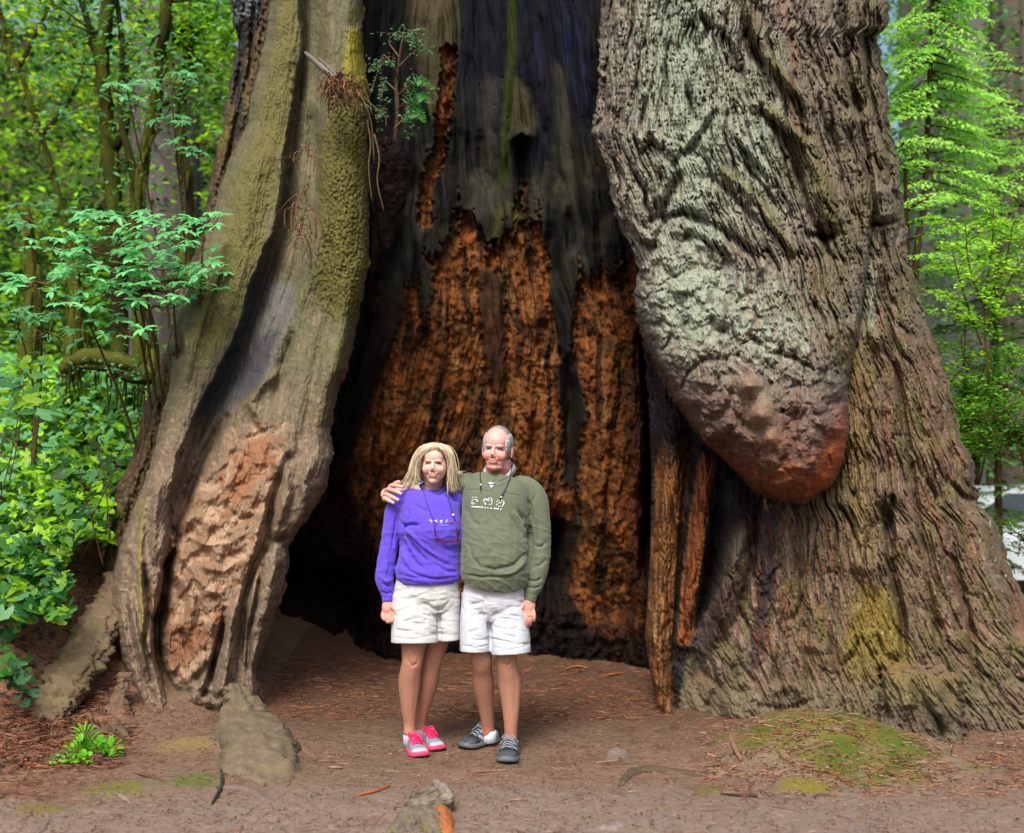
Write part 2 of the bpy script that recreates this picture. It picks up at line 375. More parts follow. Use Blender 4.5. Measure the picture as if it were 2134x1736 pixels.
# grey smooth inner face and charred band of the groove
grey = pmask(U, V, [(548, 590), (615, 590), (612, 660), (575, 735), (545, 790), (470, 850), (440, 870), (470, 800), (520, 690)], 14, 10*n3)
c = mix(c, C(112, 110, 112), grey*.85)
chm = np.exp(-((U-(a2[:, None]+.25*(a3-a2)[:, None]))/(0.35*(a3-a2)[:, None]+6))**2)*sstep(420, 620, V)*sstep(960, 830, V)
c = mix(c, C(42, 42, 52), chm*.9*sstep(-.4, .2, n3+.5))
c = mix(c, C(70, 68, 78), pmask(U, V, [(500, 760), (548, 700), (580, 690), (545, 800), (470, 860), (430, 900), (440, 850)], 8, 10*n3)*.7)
# the swirling bare patch
oc = np.zeros_like(c)+C(156, 126, 102)
oc = mix(oc, C(204, 168, 138), sstep(-.2, .8, sw)*.8); oc = mix(oc, C(158, 100, 68), sstep(.0, .45, fbm(wx/26, wy/26, 3, 75))*.9)
oc = mix(oc, C(124, 84, 58), sstep(.15, .5, n3)*.5)
oc = mix(oc, C(160, 104, 70), pmask(U, V, [(520, 915), (573, 905), (570, 960), (530, 1010), (490, 1060), (470, 1030), (500, 960)], 10, 8*n3)*.9)
oc = mix(oc, C(136, 84, 56), pmask(U, V, [(345, 1300), (420, 1300), (440, 1330), (380, 1392), (348, 1380)], 14, 10*n3)*.9)
c = c*(1-.85*om[..., None])+oc*.85*om[..., None]
# moss
moss_n = fbm(U/16, V/16, 5, 76)+.6*fbm(U/60, V/80, 2, 77)
mr_ = plate*sstep(a3[:, None]+.15*(a5-a3)[:, None], a3[:, None]+.55*(a5-a3)[:, None], U)*sstep(150, 240, V)*sstep(700, 560, V)
mr2 = plate*sstep(1000, 700, V)*sstep(a3[:, None]+.5*(a5-a3)[:, None], a5[:, None]-10, U)*.5
mf = flange*sstep(840, 640, V)*np.exp(-((U-(a1*.42+a2*.58)[:, None])/(.36*(a2-a1)[:, None]))**2)
mb = back*sstep(460, 200, V)*.7
mossm = sstep(.12, .85, mr_*1.0+mf*1.25+mr2+mb+.55*moss_n-.05*(V < 60))
mc = np.zeros_like(c)+C(98, 92, 34); mc = mix(mc, C(134, 128, 48), sstep(0, .5, n4)); mc = mix(mc, C(66, 60, 22), sstep(0, .5, -n3)); mc = mix(mc, C(120, 112, 66), flange*.55)
c = c*(1-.9*mossm[..., None])+mc*.9*mossm[..., None]
by = pmask(U, V, [(728, 60), (748, 60), (764, 140), (765, 210), (735, 200), (712, 175), (715, 140)], 8, 8*n3)
c = mix(c, C(150, 140, 22), by*.9*sstep(-.5, 0, n4)); D -= by*.03
D -= mossm*(0.02+0.02*fbm(U/6, V/6, 3, 78))*(mr_+.3)+mossm*.006*perlin(U/2.6, V/2.6, 83)
c = mix(c, C(150, 140, 36), smask(U, V, [(296, 1040), (290, 1150), (292, 1260), (300, 1340)], 6)*.5)
# reddish torn bark
red = pmask(U, V, [(707, 785), (726, 770), (738, 830), (715, 890), (700, 880)], 5, 6*n3)
c = mix(c, C(150, 92, 72), red*.9)
bc = np.zeros_like(c)+C(86, 66, 42); bc = mix(bc, C(118, 100, 60), sstep(0, .5, n3)); bc = mix(bc, C(40, 32, 28), sstep(.0, .4, n2)); bc = mix(bc, C(120, 110, 40), sstep(.1, .5, n1)*.6)
bc = mix(bc, C(34, 34, 40), pmask(U, V, [(480, -60), (560, -60), (545, 40), (500, 130), (510, 250), (490, 300), (488, 130)], 8, 8*n3)*.9)
bc = mix(bc, C(140, 150, 150), pmask(U, V, [(478, -80), (540, -80), (535, 30), (490, 45)], 6, 10*n3)*sstep(.0, .3, n3))
c = np.where(back[..., None], bc, c)
# knots, small cracks
D += 0.01*sstep(.4, .6, fbm(U/14, V/30, 4, 79))*(~back)
stain = sstep(.2, .5, fbm(U/12, V/14, 4, 80)); c = mix(c, C(112, 74, 56), stain*low*.5*(~back)*(1-om))
c = mix(c, C(130, 74, 56), sstep(.35, .5, fbm(U/7, V/12, 3, 81))*sstep(1100, 1250, V)*(U < a2[:, None])*.8)
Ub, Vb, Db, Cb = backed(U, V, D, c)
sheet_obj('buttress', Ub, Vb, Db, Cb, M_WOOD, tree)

# ---- right trunk with the burl ---------------------------------------
BL = [(-1500, 1300), (0, 1253), (106, 1247), (191, 1245), (276, 1234), (361, 1266), (424, 1274), (488, 1300), (543, 1326), (564, 1328), (615, 1319), (679, 1332), (760, 1345), (850, 1352), (1000, 1357), (1163, 1354), (1248, 1348), (1333, 1343), (1418, 1358), (1500, 1372), (1540, 1383), (1600, 1390)]
BR = [(-1500, 1800), (0, 1854), (55, 1851), (76, 1828), (127, 1839), (212, 1852), (297, 1860), (361, 1875), (424, 1883), (509, 1888), (564, 1902), (636, 1922), (711, 1945), (772, 1970), (836, 1987), (900, 1998), (963, 2025), (1048, 2036), (1091, 2076), (1175, 2102), (1228, 2127), (1300, 2160), (1400, 2230), (1500, 2310), (1600, 2360)]
vv = rows(-1500, -70, 1600, 2.2)
s = np.linspace(0, 1, 520)
V = np.repeat(vv[:, None], len(s), 1)
bl = cv(BL, vv); br = cv(BR, vv)
U = bl[:, None]+(br-bl)[:, None]*s[None, :]
U = U+jag(V, 11, 12)*np.exp(-(U-bl[:, None])/18)*(V < 900)+jag(V, 12, 13)*np.exp(-(br[:, None]-U)/20)
base = np.interp(vv, [-1500, 0, 500, 1000, 1300, 1500, 1600], [8.6, 8.0, 7.6, 7.35, 7.1, 6.9, 6.85])
S2 = np.repeat(s[None, :], len(vv), 0)
D = base[:, None]+0.75*(1-np.sqrt(np.clip(1-(2*np.clip(S2-.02, 0, 1)-.9)**2*0.8, 0, 1)))
ed = np.clip((br[:, None]-U)/70.0, 0, 1); D += 0.45*(1-np.sqrt(np.clip(1-(1-ed)**2, 0, 1)))
ed = np.clip((U-bl[:, None])/60.0, 0, 1); D += 0.4*(1-np.sqrt(np.clip(1-(1-ed)**2, 0, 1)))*(V < 1000)
ed = np.clip((U-bl[:, None])/25.0, 0, 1); D += 0.15*(1-np.sqrt(np.clip(1-(1-ed)**2, 0, 1)))*(V >= 1000)
wob = 7*fbm(U/30, V/30, 4, 90)
BURL = [(1150, -400), (1150, 560), (1315, 600), (1319, 615), (1322, 650), (1338, 688), (1368, 751), (1393, 794), (1410, 836), (1440, 879), (1465, 921), (1504, 951), (1550, 997), (1584, 1027), (1620, 1041), (1673, 1046), (1703, 1027), (1733, 1006), (1758, 955), (1769, 900), (1767, 836), (1772, 770), (1788, 700), (1822, 445), (1767, 170), (1750, -100), (1740, -400)]
bd = sdist(U, V, BURL)+wob*.5
H = 0.66*sstep(380, 900, V)+0.06
inb = bd > 0
dome = np.where(inb, np.sqrt(np.clip(1-(1-np.clip(bd/105.0, 0, 1))**2.4, 0, 1)), 0)
# the charred recess under and left of the burl
below = sstep(0, -8, bd)
rec = below*sstep(1560, 1430, U)*(sstep(600, 800, V))
D += rec*0.35
D -= dome*H
D += below*0.25*np.exp(-np.clip(-bd, 0, 400)/70.0)*sstep(1790, 1730, U)*sstep(880, 980, V)      # shadowed throat below the burl
# slab pieces at the left
for pts, w_, a_ in [([(1385, 740), (1395, 900), (1390, 1100), (1374, 1250), (1368, 1400), (1378, 1500)], 26, -.26),
                    ([(1450, 800), (1470, 960), (1462, 1080), (1446, 1200), (1430, 1330)], 22, -.2),
                    ([(1428, 960), (1420, 1100), (1410, 1250), (1402, 1380)], 4, .12),
                    ([(1500, 1010), (1495, 1100), (1480, 1220), (1450, 1330)], 15, .22),
                    ([(1545, 1110), (1525, 1180), (1510, 1250), (1495, 1320)], 16, -.22),
                    ([(1440, 1345), (1470, 1280), (1500, 1210)], 12, -.10),
                    ([(1575, 1060), (1570, 1150), (1545, 1250), (1530, 1330)], 9, .12),
                    ([(1620, 1060), (1615, 1180), (1620, 1300), (1600, 1430)], 10, -.05),
                    ([(1660, 1060), (1670, 1200), (1680, 1350), (1690, 1460)], 8, .06),
                    ([(1700, 1060), (1705, 1200), (1715, 1350)], 12, -.06), ([(1742, 1060), (1745, 1200), (1735, 1330), (1745, 1440)], 7, .06),
                    ([(1786, 720), (1790, 850), (1795, 980), (1800, 1100), (1790, 1200)], 14, -.07),
                    ([(1784, 170), (1800, 300), (1822, 445), (1812, 560), (1800, 650), (1785, 720)], 8, .16),
                    ([(1752, -80), (1755, 60), (1768, 170), (1785, 240)], 8, .2),
                    ([(1840, 470), (1820, 580), (1805, 690)], 12, -.06),
                    ([(1828, 380), (1840, 430), (1850, 458)], 22, -.2), ([(1820, 470), (1850, 466), (1868, 462)], 5, .16),
                    ([(1858, 1040), (1850, 1120), (1858, 1200), (1880, 1290), (1885, 1380)], 9, .2), ([(1838, 1050), (1843, 1110)], 7, .15),
                    ([(1850, 560), (1880, 700), (1925, 860), (1960, 1000)], 20, -.06), ([(1840, 600), (1865, 760), (1890, 900), (1905, 1040), (1935, 1180)], 7, .1),
                    ([(1985, 880), (2010, 950), (2030, 1010)], 16, -.12), ([(1975, 1000), (2005, 1035), (2035, 1045)], 6, .13),
                    ([(1975, 1060), (1990, 1180), (2020, 1300), (2040, 1440)], 9, .13), ([(1915, 1100), (1935, 1240), (1960, 1380)], 8, .08),
                    ([(1950, 1080), (1962, 1240), (1990, 1400)], 16, -.07), ([(2045, 1120), (2070, 1250), (2100, 1400)], 18, -.08),
                    # rim of the burl
                    ([(1276, 400), (1330, 505), (1362, 515), (1389, 455), (1420, 445), (1465, 458), (1525, 500), (1588, 539)], 10, .15),
                    ([(1385, 480), (1440, 478), (1500, 505), (1560, 548)], 12, -.06),
                    ([(1418, 365), (1395, 410), (1376, 450), (1345, 470)], 12, .15), ([(1280, 380), (1300, 450), (1340, 500), (1372, 500)], 10, -.1),
                    ([(1240, 330), (1262, 240), (1250, 150), (1255, 20)], 14, .12), ([(1330, -60), (1340, 120), (1362, 270), (1400, 330)], 14, -.08),
                    # diagonal ridges
                    ([(1549, -60), (1560, 30), (1590, 110), (1644, 170), (1690, 225)], 12, -.15), ([(1530, -60), (1540, 30), (1560, 100), (1582, 135)], 10, .22),
                    ([(1588, 216), (1640, 262), (1686, 305), (1715, 380), (1737, 458)], 14, -.16), ([(1590, 236), (1640, 292), (1660, 350), (1680, 430), (1710, 490), (1722, 525)], 10, .2),
                    ([(1700, 380), (1725, 430), (1728, 470)], 24, -.16), ([(1690, 490), (1722, 498), (1738, 488)], 8, .18),
                    ([(1490, 235), (1470, 270), (1430, 320), (1400, 345)], 8, .08), ([(1478, 225), (1455, 270), (1425, 312)], 8, -.07),
                    ([(1500, 350), (1560, 400), (1610, 460), (1650, 520)], 9, -.09), ([(1480, 370), (1530, 410), (1580, 470), (1600, 520)], 7, .1),
                    ([(1510, 255), (1560, 310), (1620, 380), (1660, 450)], 9, -.08), ([(1540, 330), (1590, 390), (1625, 440)], 6, .1),
                    ([(1460, 30), (1475, 60), (1465, 90)], 8, .14), ([(1400, -60), (1395, 100), (1380, 240)], 8, .1), ([(1500, 60), (1540, 140), (1560, 210)], 7, .08),
                    ([(1430, 180), (1445, 260)], 7, .09), ([(1620, -60), (1640, 60), (1650, 130)], 12, .06), ([(1650, 160), (1660, 260), (1690, 290)], 8, .09),
                    ([(1700, 20), (1715, 120), (1740, 260), (1770, 380)], 8, -.07), ([(1680, 60), (1700, 180), (1725, 300)], 7, .09),
                    ([(1830, 0), (1842, 50), (1838, 70)], 16, -.12), ([(1800, 60), (1810, 180), (1835, 300)], 9, .13), ([(1345, 90), (1350, 200), (1330, 280)], 7, .1),
                    ([(1280, 60), (1290, 200), (1300, 310)], 9, .09), ([(1440, 130), (1420, 250)], 10, -.06),
                    # the pair of knobs low on the burl and their hollow
                    ([(1535, 795), (1520, 850), (1545, 885), (1580, 900)], 10, .08), ([(1540, 690), (1515, 740), (1530, 800)], 12, .07),
                    ([(1410, 640), (1440, 700), (1430, 740)], 14, .05), ([(1560, 700), (1600, 735), (1640, 740)], 7, .06),
                    ([(1660, 770), (1665, 840), (1655, 900)], 6, .05), ([(1740, 800), (1755, 870), (1750, 930)], 12, -.03),
                    ([(1600, 1000), (1650, 985), (1700, 1000)], 10, .03), ([(1480, 800), (1530, 880), (1580, 930)], 16, -.03),
                    # base folds
                    ([(1600, 1445), (1640, 1425), (1680, 1440), (1690, 1460)], 14, -.05), ([(1580, 1470), (1640, 1478), (1690, 1460)], 6, .03),
                    ([(1440, 1350), (1460, 1400), (1500, 1430), (1470, 1480)], 10, .08), ([(1480, 1340), (1520, 1420), (1530, 1480)], 12, -.05),
                    ([(1835, 1395), (1840, 1450), (1850, 1500)], 5, .15), ([(1885, 1405), (1890, 1480)], 18, -.12), ([(1940, 1410), (1960, 1500)], 16, -.12)]:
    stroke(D, U, V, pts, w_, a_)
for (ux, vy, r, h) in [(1560, 803, 24, .22), (1586, 864, 27, .20), (1606, 912, 22, .10), (1450, 760, 60, .06), (1700, 860, 50, .05), (1420, 600, 34, .08), (1368, 612, 26, .07), (1480, 650, 40, .06), (1720, 740, 34, .05), (1395, 540, 26, .07),
                       (1700, 980, 60, .05), (1640, 1000, 50, .05), (1780, 250, 30, .1), (1850, 1030, 40, .1), (1345, 555, 28, .1), (1785, 690, 22, .08), (1833, 700, 30, .12), (1800, 1180, 40, .08)]:
    D -= h*np.exp(-(((U-ux)/r)**2+((V-vy)/r)**2)*1.2)
D -= .30*pmask(U, V, [(1838, 1402), (1890, 1392), (1950, 1396), (1998, 1412), (2012, 1560), (1832, 1530)], 7, 10*fbm(U/16, V/16, 3, 97))
D0 = D.copy(); kn = np.clip(sum(np.exp(-(((U-a_)/r_)**2+((V-b_)/r_)**2)**1.5) for a_, b_, r_ in [(1560, 803, 30), (1586, 864, 33), (1606, 912, 26)]), 0, 1)
# bark relief: fibres run with the flow between the silhouettes, bent towards the knobs
flow = S2*760
bend = 90*np.exp(-(((U-1600)/170)**2+((V-380)/240)**2))
fx = flow-70*np.exp(-((U-1600)/190)**2)*np.tanh((V-330)/300)-.08*(U-1600)*np.tanh((V-500)/500)+(18-7*sstep(700, 1000, V))*fbm(U/90, V/160, 3, 100)
upper = sstep(800, 560, V)*(1-.0*inb); vb = np.interp(U, [1250, 1355, 1420, 1525, 1588, 1700, 1800], [530, 505, 455, 505, 570, 700, 770]); burlm = inb*sstep(-30, 90, V-vb+70*fbm(U/60, V/50, 3, 99)); upper = upper*(1-burlm); lower = (1-upper)*(1-burlm)*sstep(560, 800, V)
burl_low = burlm*sstep(740, 960, V+.12*(1550-U)+60*fbm(U/70, V/70, 3, 98))
r1 = billow(fx/46, V/210+.3*fbm(U/50, V/70, 2, 101), 4, 102)
r2 = billow(fx/19, V/110, 4, 103); r3 = fbm(fx/6, V/26, 4, 104)
amod = .45+.9*sstep(-.4, .4, fbm(U/120, V/150, 3, 96))
D -= (upper*.115+lower*(.09-.04*sstep(1150, 1450, V))+burlm*(1-burl_low)*.02)*r1*amod
D -= (upper*.045+lower*.032+burlm*.004)*r2
D -= (.014+.008*lower)*r3*(1-.6*burl_low)
wx = U+16*fbm(U/40, V/40, 3, 105); wy = V+16*fbm(U/40, V/40, 3, 106)
cl = cells(wx/17, wy/15, 1); cl2 = cells(wx/8, wy/7, 2); cl3 = cells(wx/42, wy/38, 3)
D += burlm*(1-.75*burl_low)*(.05*(cl-.45)+.02*(cl2-.45))+burlm*(.11*(cl3-.45)+.05*(cells(wx/90, wy/70, 9)-.45)+.03*sstep(.62, .8, cl3))*(1-.45*burl_low)
D += burl_low*(.010*ridged(wx/26, wy/9, 4, 107)+.02*fbm(U/40, V/30, 3, 108))
D += (1-burlm)*.02*(cells(U/22, V/60, 5)-.45)
D += .007*perlin(U/4.2, V/6.2, 109)*(1-.5*burl_low)
pit = cells(wx/12, wy/18, 7); D += (1-burl_low)*(1-lower*.7)*(1-.6*burlm)*.05*sstep(.22, .05, pit)*sstep(.0, .4, fbm(U/40, V/50, 2, 110)+.25)
hor = fbm(U/30, V/8, 3, 112); D += upper*.010*hor
# colour
n1 = fbm(U/45, V/60, 4, 120); n2 = fbm(fx/14, V/90, 4, 121); n3 = fbm(U/10, V/10, 4, 122); n4 = fbm(U/4, V/4, 3, 123); n5 = fbm(U/110, V/140, 3, 124)
c = np.zeros(U.shape+(3,))+C(136, 122, 112)
c = mix(c, C(158, 148, 138), sstep(0, .5, n3)*.6); c = mix(c, C(118, 124, 112), sstep(-.1, .5, n5)*.45); c = mix(c, C(66, 46, 40), sstep(.05, .5, -n2)*.7)
c = mix(c, C(120, 70, 52), sstep(.2, .55, fbm(fx/18, V/60, 4, 125))*.55)
hi = r1*.6+r2*.4
lic_reg = .9*np.exp(-(((U-1420)/110)**2+((V-90)/260)**2))+.8*np.exp(-(((U-1420)/90)**2+((V-610)/110)**2))+.55*np.exp(-(((U-1590)/60)**2+((V-250)/170)**2))+.5*np.exp(-(((U-1480)/150)**2+((V-380)/160)**2))+.8*np.exp(-(((U-1812)/16)**2+((V-600)/130)**2))+.45*np.exp(-(((U-1690)/60)**2+((V-1150)/110)**2))+.55*np.exp(-(((U-1600)/170)**2+((V-680)/110)**2))+.3
lic = sstep(.42, .88, lic_reg*.68+.34*hi+.46*n3+.2*n4)*(1-.92*burl_low)
lc = np.zeros_like(c)+C(160, 168, 150); lc = mix(lc, C(196, 206, 176), sstep(0, .5, n4)*.8); lc = mix(lc, C(140, 158, 150), sstep(.1, .5, n1)*.7)
c = c*(1-.88*lic[..., None])+lc*.88*lic[..., None]
ol = sstep(.15, .6, .5*n5+.45*n3+.35*np.clip((U-1560)/300, -.5, 1)+.15*(1-burlm)-.25*burlm-.3*(V < 0))
c = mix(c, C(108, 98, 58), ol*.65*(1-burl_low)); c = mix(c, C(128, 118, 56), ol*sstep(.1, .5, n4)*.5*(1-burl_low))
for pts, w_ in [([(1549, -60), (1560, 30), (1590, 110), (1644, 170)], 16), ([(1588, 216), (1640, 262), (1686, 305), (1715, 380), (1732, 458)], 16), ([(1510, 350), (1570, 400), (1620, 470), (1650, 530)], 14), ([(1715, 400), (1735, 470)], 22)]:
    c = mix(c, C(112, 104, 56), smask(U, V, pts, w_)*.8*sstep(-.5, .1, n3))
for pts, w_ in [([(1625, -20), (1640, 60), (1655, 130), (1648, 230), (1672, 280)], 6), ([(1668, 790), (1660, 860), (1650, 905)], 7), ([(1745, 830), (1758, 880), (1752, 940)], 10), ([(1690, 560), (1700, 640)], 6), ([(1832, 645), (1834, 680)], 8), ([(1560, 650), (1580, 680), (1540, 720)], 5)]:
    c = mix(c, C(160, 92, 64), smask(U, V, pts, w_)*sstep(-.3, .4, n3)*.75)
# lower trunk, right: tan, olive and mossy strips
lr = lower*sstep(560, 760, V)
c = mix(c, C(120, 98, 80), lr*.55); c = mix(c, C(136, 88, 66), lr*sstep(.05, .4, fbm(fx/26, V/200, 3, 131))*.6); c = mix(c, C(98, 100, 54), lr*sstep(.1, .45, fbm(fx/30, V/160, 3, 132)+.25*sstep(1150, 1400, V))*.65); c = mix(c, C(160, 126, 110), lr*sstep(0, .4, n2)*.7); c = mix(c, C(96, 66, 52), lr*sstep(0, .35, fbm(fx/9, V/110, 4, 129))*.6); c = mix(c, C(116, 104, 60), lr*sstep(0, .4, n1)*.6)
c = mix(c, C(142, 122, 78), smask(U, V, [(1790, 730), (1800, 850), (1790, 1000), (1800, 1150)], 26)*.8*sstep(-.5, .1, n3))
c = mix(c, C(140, 120, 50), pmask(U, V, [(1790, 1220), (1850, 1230), (1890, 1330), (1905, 1400), (1860, 1420), (1760, 1420), (1755, 1340)], 16, 20*n3)*.8)
c = mix(c, C(122, 112, 40), pmask(U, V, [(1835, 1400), (1990, 1400), (2000, 1480), (1850, 1480)], 10, 14*n3)*.75)
c = mix(c, C(52, 46, 34), pmask(U, V, [(1835, 1465), (1990, 1475), (2000, 1540), (1850, 1520)], 10, 14*n3)*.7)
c = mix(c, C(170, 176, 160), lr*sstep(.3, .55, fbm(U/8, V/12, 4, 126)+.2*n5)*.7)
# base: dusty
c = mix(c, C(126, 112, 96), sstep(1300, 1500, V+40*n1)*.6)
c = mix(c, C(150, 112, 88), smask(U, V, [(1838, 1400), (1900, 1392), (1990, 1408)], 10)*sstep(-.2, .2, n3)*.8)
# recess: char, with the gap's darkness painted into the black; orange-brown slabs
rc = np.zeros_like(c)+C(30, 24, 24); rc = mix(rc, C(52, 46, 58), sstep(.0, .4, n1))
slab = np.maximum(smask(U, V, [(1400, 940), (1390, 1100), (1372, 1250), (1365, 1400), (1375, 1500)], 34), smask(U, V, [(1475, 960), (1455, 1080), (1440, 1200), (1425, 1330)], 20))
sc_ = np.zeros_like(c)+C(136, 88, 50); sc_ = mix(sc_, C(160, 120, 78), sstep(-.1, .4, n2)*sstep(1150, 1300, V)); sc_ = mix(sc_, C(146, 70, 30), smask(U, V, [(1475, 960), (1455, 1080), (1440, 1200), (1425, 1330)], 16)*.7); sc_ = mix(sc_, C(60, 40, 30), sstep(-.1, .35, fbm(U/6, V/70, 3, 127))*.8); D -= slab*.03*fbm(U/7, V/60, 4, 130)
sm = sstep(.25, .6, slab+.15*n3)*sstep(900, 990, V)
rc = rc*(1-sm[..., None])+sc_*sm[..., None]
rc = mix(rc, C(92, 80, 66), smask(U, V, [(1545, 1110), (1525, 1180), (1510, 1250), (1495, 1320)], 18)*.8)
rmask = pmask(U, V, [(1300, 560), (1335, 700), (1400, 830), (1470, 920), (1545, 990), (1590, 1050), (1585, 1120), (1550, 1160), (1500, 1230), (1440, 1330), (1420, 1440), (1400, 1540), (1300, 1600)], 7, 8*n3)*(1-inb)
c = c*(1-rmask[..., None])+rc*rmask[..., None]
pur = pmask(U, V, [(1570, 1060), (1625, 1060), (1620, 1200), (1590, 1380), (1560, 1400), (1575, 1250)], 10, 22*n3)*(1-inb)
c = mix(c, C(58, 44, 54), pur*.85); c = mix(c, C(46, 40, 48), pmask(U, V, [(1440, 1340), (1500, 1230), (1530, 1200), (1500, 1340), (1440, 1420)], 8, 10*n3)*.7)
c = mix(c, C(150, 78, 44), sstep(.15, .4, fbm(fx/7, V/80, 3, 128))*sstep(1060, 1100, V)*sstep(1480, 1350, V)*sstep(1760, 1700, U)*(U > 1560)*.7)
# burl
bcol = np.zeros_like(c)+C(106, 74, 62); bcol = mix(bcol, C(140, 108, 94), sstep(0, .4, n3)*.7); bcol = mix(bcol, C(90, 60, 50), sstep(.1, .5, -n3)*.7)
org = sstep(.2, .75, burl_low*sstep(930, 1010, V-.1*(U-1500)+60*n1)+smask(U, V, [(1500, 950), (1580, 1015), (1670, 1035), (1740, 990), (1765, 900), (1765, 830)], 12)*.8+.3*n3)
bcol = mix(bcol, C(160, 88, 44), org*.7*burlm*sstep(-.5, .25, n3+.5*n1)); bcol = mix(bcol, C(196, 96, 34), pmask(U, V, [(1742, 850), (1775, 850), (1770, 960), (1730, 1010), (1680, 1040), (1700, 980)], 16, 34*n3)*burlm*.75); bcol = mix(bcol, C(150, 122, 100), pmask(U, V, [(1536, 790), (1585, 785), (1615, 860), (1600, 915), (1560, 890)], 12)*.6)
c = c*(1-burl_low[..., None])+bcol*burl_low[..., None]
c = mix(c, C(168, 88, 46), smask(U, V, [(1345, 700), (1400, 815), (1440, 880), (1500, 945)], 7)*inb*sstep(-.05, .3, n3)*.8)
# inner faces of deep cracks are fresh dark bark
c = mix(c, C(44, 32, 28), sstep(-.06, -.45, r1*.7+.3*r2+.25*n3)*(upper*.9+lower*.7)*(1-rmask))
c = mix(c, C(60, 42, 36), sstep(.45, .75, cl)*burlm*(1-burl_low)*.6)
D = D*(1-.8*kn)+(D0+.012*fbm(U/9, V/9, 3, 133))*.8*kn
c = mix(c, C(156, 124, 102), kn*.7)
is_burl = lambda u_, v_: (sdist(u_, v_, BURL) > 0) & (v_ > 25+np.interp(u_, [1250, 1355, 1420, 1525, 1588, 1700, 1800], [530, 505, 455, 505, 570, 700, 770]))
Ub, Vb, Db, Cb = backed(U, V, D, c, deep=(0.15, 0.45, 1.0, 1.8, 3.0), inset=20)
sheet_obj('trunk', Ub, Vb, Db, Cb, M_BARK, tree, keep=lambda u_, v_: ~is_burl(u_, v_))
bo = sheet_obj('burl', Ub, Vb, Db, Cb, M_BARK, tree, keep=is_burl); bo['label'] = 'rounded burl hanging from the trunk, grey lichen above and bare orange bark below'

# ---- back wall of the hollow -------------------------------------------
vv = rows(-1500, -70, 1560, 2.8)
s = np.linspace(0, 1, 400)
V = np.repeat(vv[:, None], len(s), 1)
cl_ = np.interp(vv, [-1500, 0, 700, 900, 1100, 1250, 1560], [735, 725, 705, 650, 570, 520, 490]); cr_ = np.interp(vv, [-1500, 0, 560, 700, 1560], [1330, 1290, 1380, 1420, 1440])
U = cl_[:, None]+(cr_-cl_)[:, None]*s[None, :]; S2 = np.repeat(s[None, :], len(vv), 0)
dm = np.interp(vv, [-1500, 0, 600, 1000, 1380, 1560], [9.6, 9.4, 9.3, 9.35, 9.5, 9.6]); de = np.interp(vv, [-1500, 0, 700, 1560], [9.0, 8.7, 8.35, 8.1])
D = de[:, None]+(dm-de)[:, None]*np.clip(np.sin(np.pi*(.02+.96*S2)), 0, 1)**.55
fx = S2*700+10*fbm(U/60, V/120, 3, 140)
D += .10*ridged(fx/60, V/420, 3, 141)
rel_ = .05*ridged(fx/22, V/170, 4, 142)+.015*fbm(fx/7, V/40, 4, 143)
n1 = fbm(fx/40, V/200, 4, 150); n2 = fbm(fx/14, V/90, 4, 151); n3 = fbm(U/12, V/14, 4, 152); n4 = fbm(U/5, V/5, 3, 153)
# rotten orange wood below a ragged edge, char above
edge = np.interp(U[0]*0+np.linspace(0, 1, 400)*0, [0], [0])
rim = np.interp(U, [560, 700, 800, 850, 900, 960, 1000, 1040, 1090, 1130, 1180, 1200, 1240, 1340], [1100, 880, 600, 620, 560, 440, 500, 520, 430, 470, 800, 560, 600, 520])
rot = sstep(-.25, .15, (V-rim)/110.0+.9*fbm(fx/20, V/120, 4, 154)+.35*n3)
blk = [[(1155, 760), (1180, 740), (1212, 790), (1225, 860), (1212, 905), (1205, 980), (1200, 1020), (1170, 1010), (1170, 900), (1160, 830)],
       [(800, 560), (850, 540), (840, 660), (800, 760), (750, 900), (720, 1000), (690, 1040), (700, 900), (740, 780)],
       [(1000, 560), (1050, 560), (1055, 760), (1040, 860), (1010, 760), (995, 640)], [(1150, 480), (1205, 500), (1200, 640), (1180, 700), (1160, 640)],
       [(870, 540), (905, 560), (895, 660), (880, 700)]]
for i, pg in enumerate(blk): rot *= 1-.95*pmask(U, V, pg, 7, 9*n3)*(1 if i != 2 else .8)
for pts, w_ in [([(935, 110), (928, 200), (915, 330)], 16), ([(918, 300), (890, 380), (885, 460)], 16), ([(975, 470), (965, 540)], 10), ([(1030, 505), (1040, 580)], 7), ([(1100, 480), (1110, 560)], 12), ([(1215, 590), (1210, 700)], 12)]:
    m_ = smask(U, V, pts, w_); rot = np.maximum(rot, sstep(.3, .55, m_+.6*n3)); D += .03*sstep(.3, .6, m_+.6*n3)
D += rel_*(.12+.6*rot)+.05*fbm(fx/50, V/110, 3, 144)+rot*.05*fbm(U/32, V/48, 3, 145)
D += rot*(.05+.025*ridged(fx/11, V/60, 4, 155)+.04*fbm(U/14, V/18, 4, 156)+.02*n4)-(1-rot)*.02
cc = np.zeros(U.shape+(3,))+C(20, 20, 22)
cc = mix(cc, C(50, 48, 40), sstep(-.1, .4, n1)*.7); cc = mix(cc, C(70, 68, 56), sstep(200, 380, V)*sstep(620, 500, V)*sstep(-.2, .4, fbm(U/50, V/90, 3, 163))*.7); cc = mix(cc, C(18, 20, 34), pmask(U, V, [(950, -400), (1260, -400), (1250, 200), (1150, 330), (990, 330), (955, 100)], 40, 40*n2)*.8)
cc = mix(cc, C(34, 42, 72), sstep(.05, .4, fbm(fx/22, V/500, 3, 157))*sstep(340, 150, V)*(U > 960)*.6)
cc = mix(cc, C(84, 76, 54), pmask(U, V, [(850, -400), (950, -400), (955, 100), (930, 150), (905, 250), (885, 200), (860, 60)], 10, 14*n2)*.9)
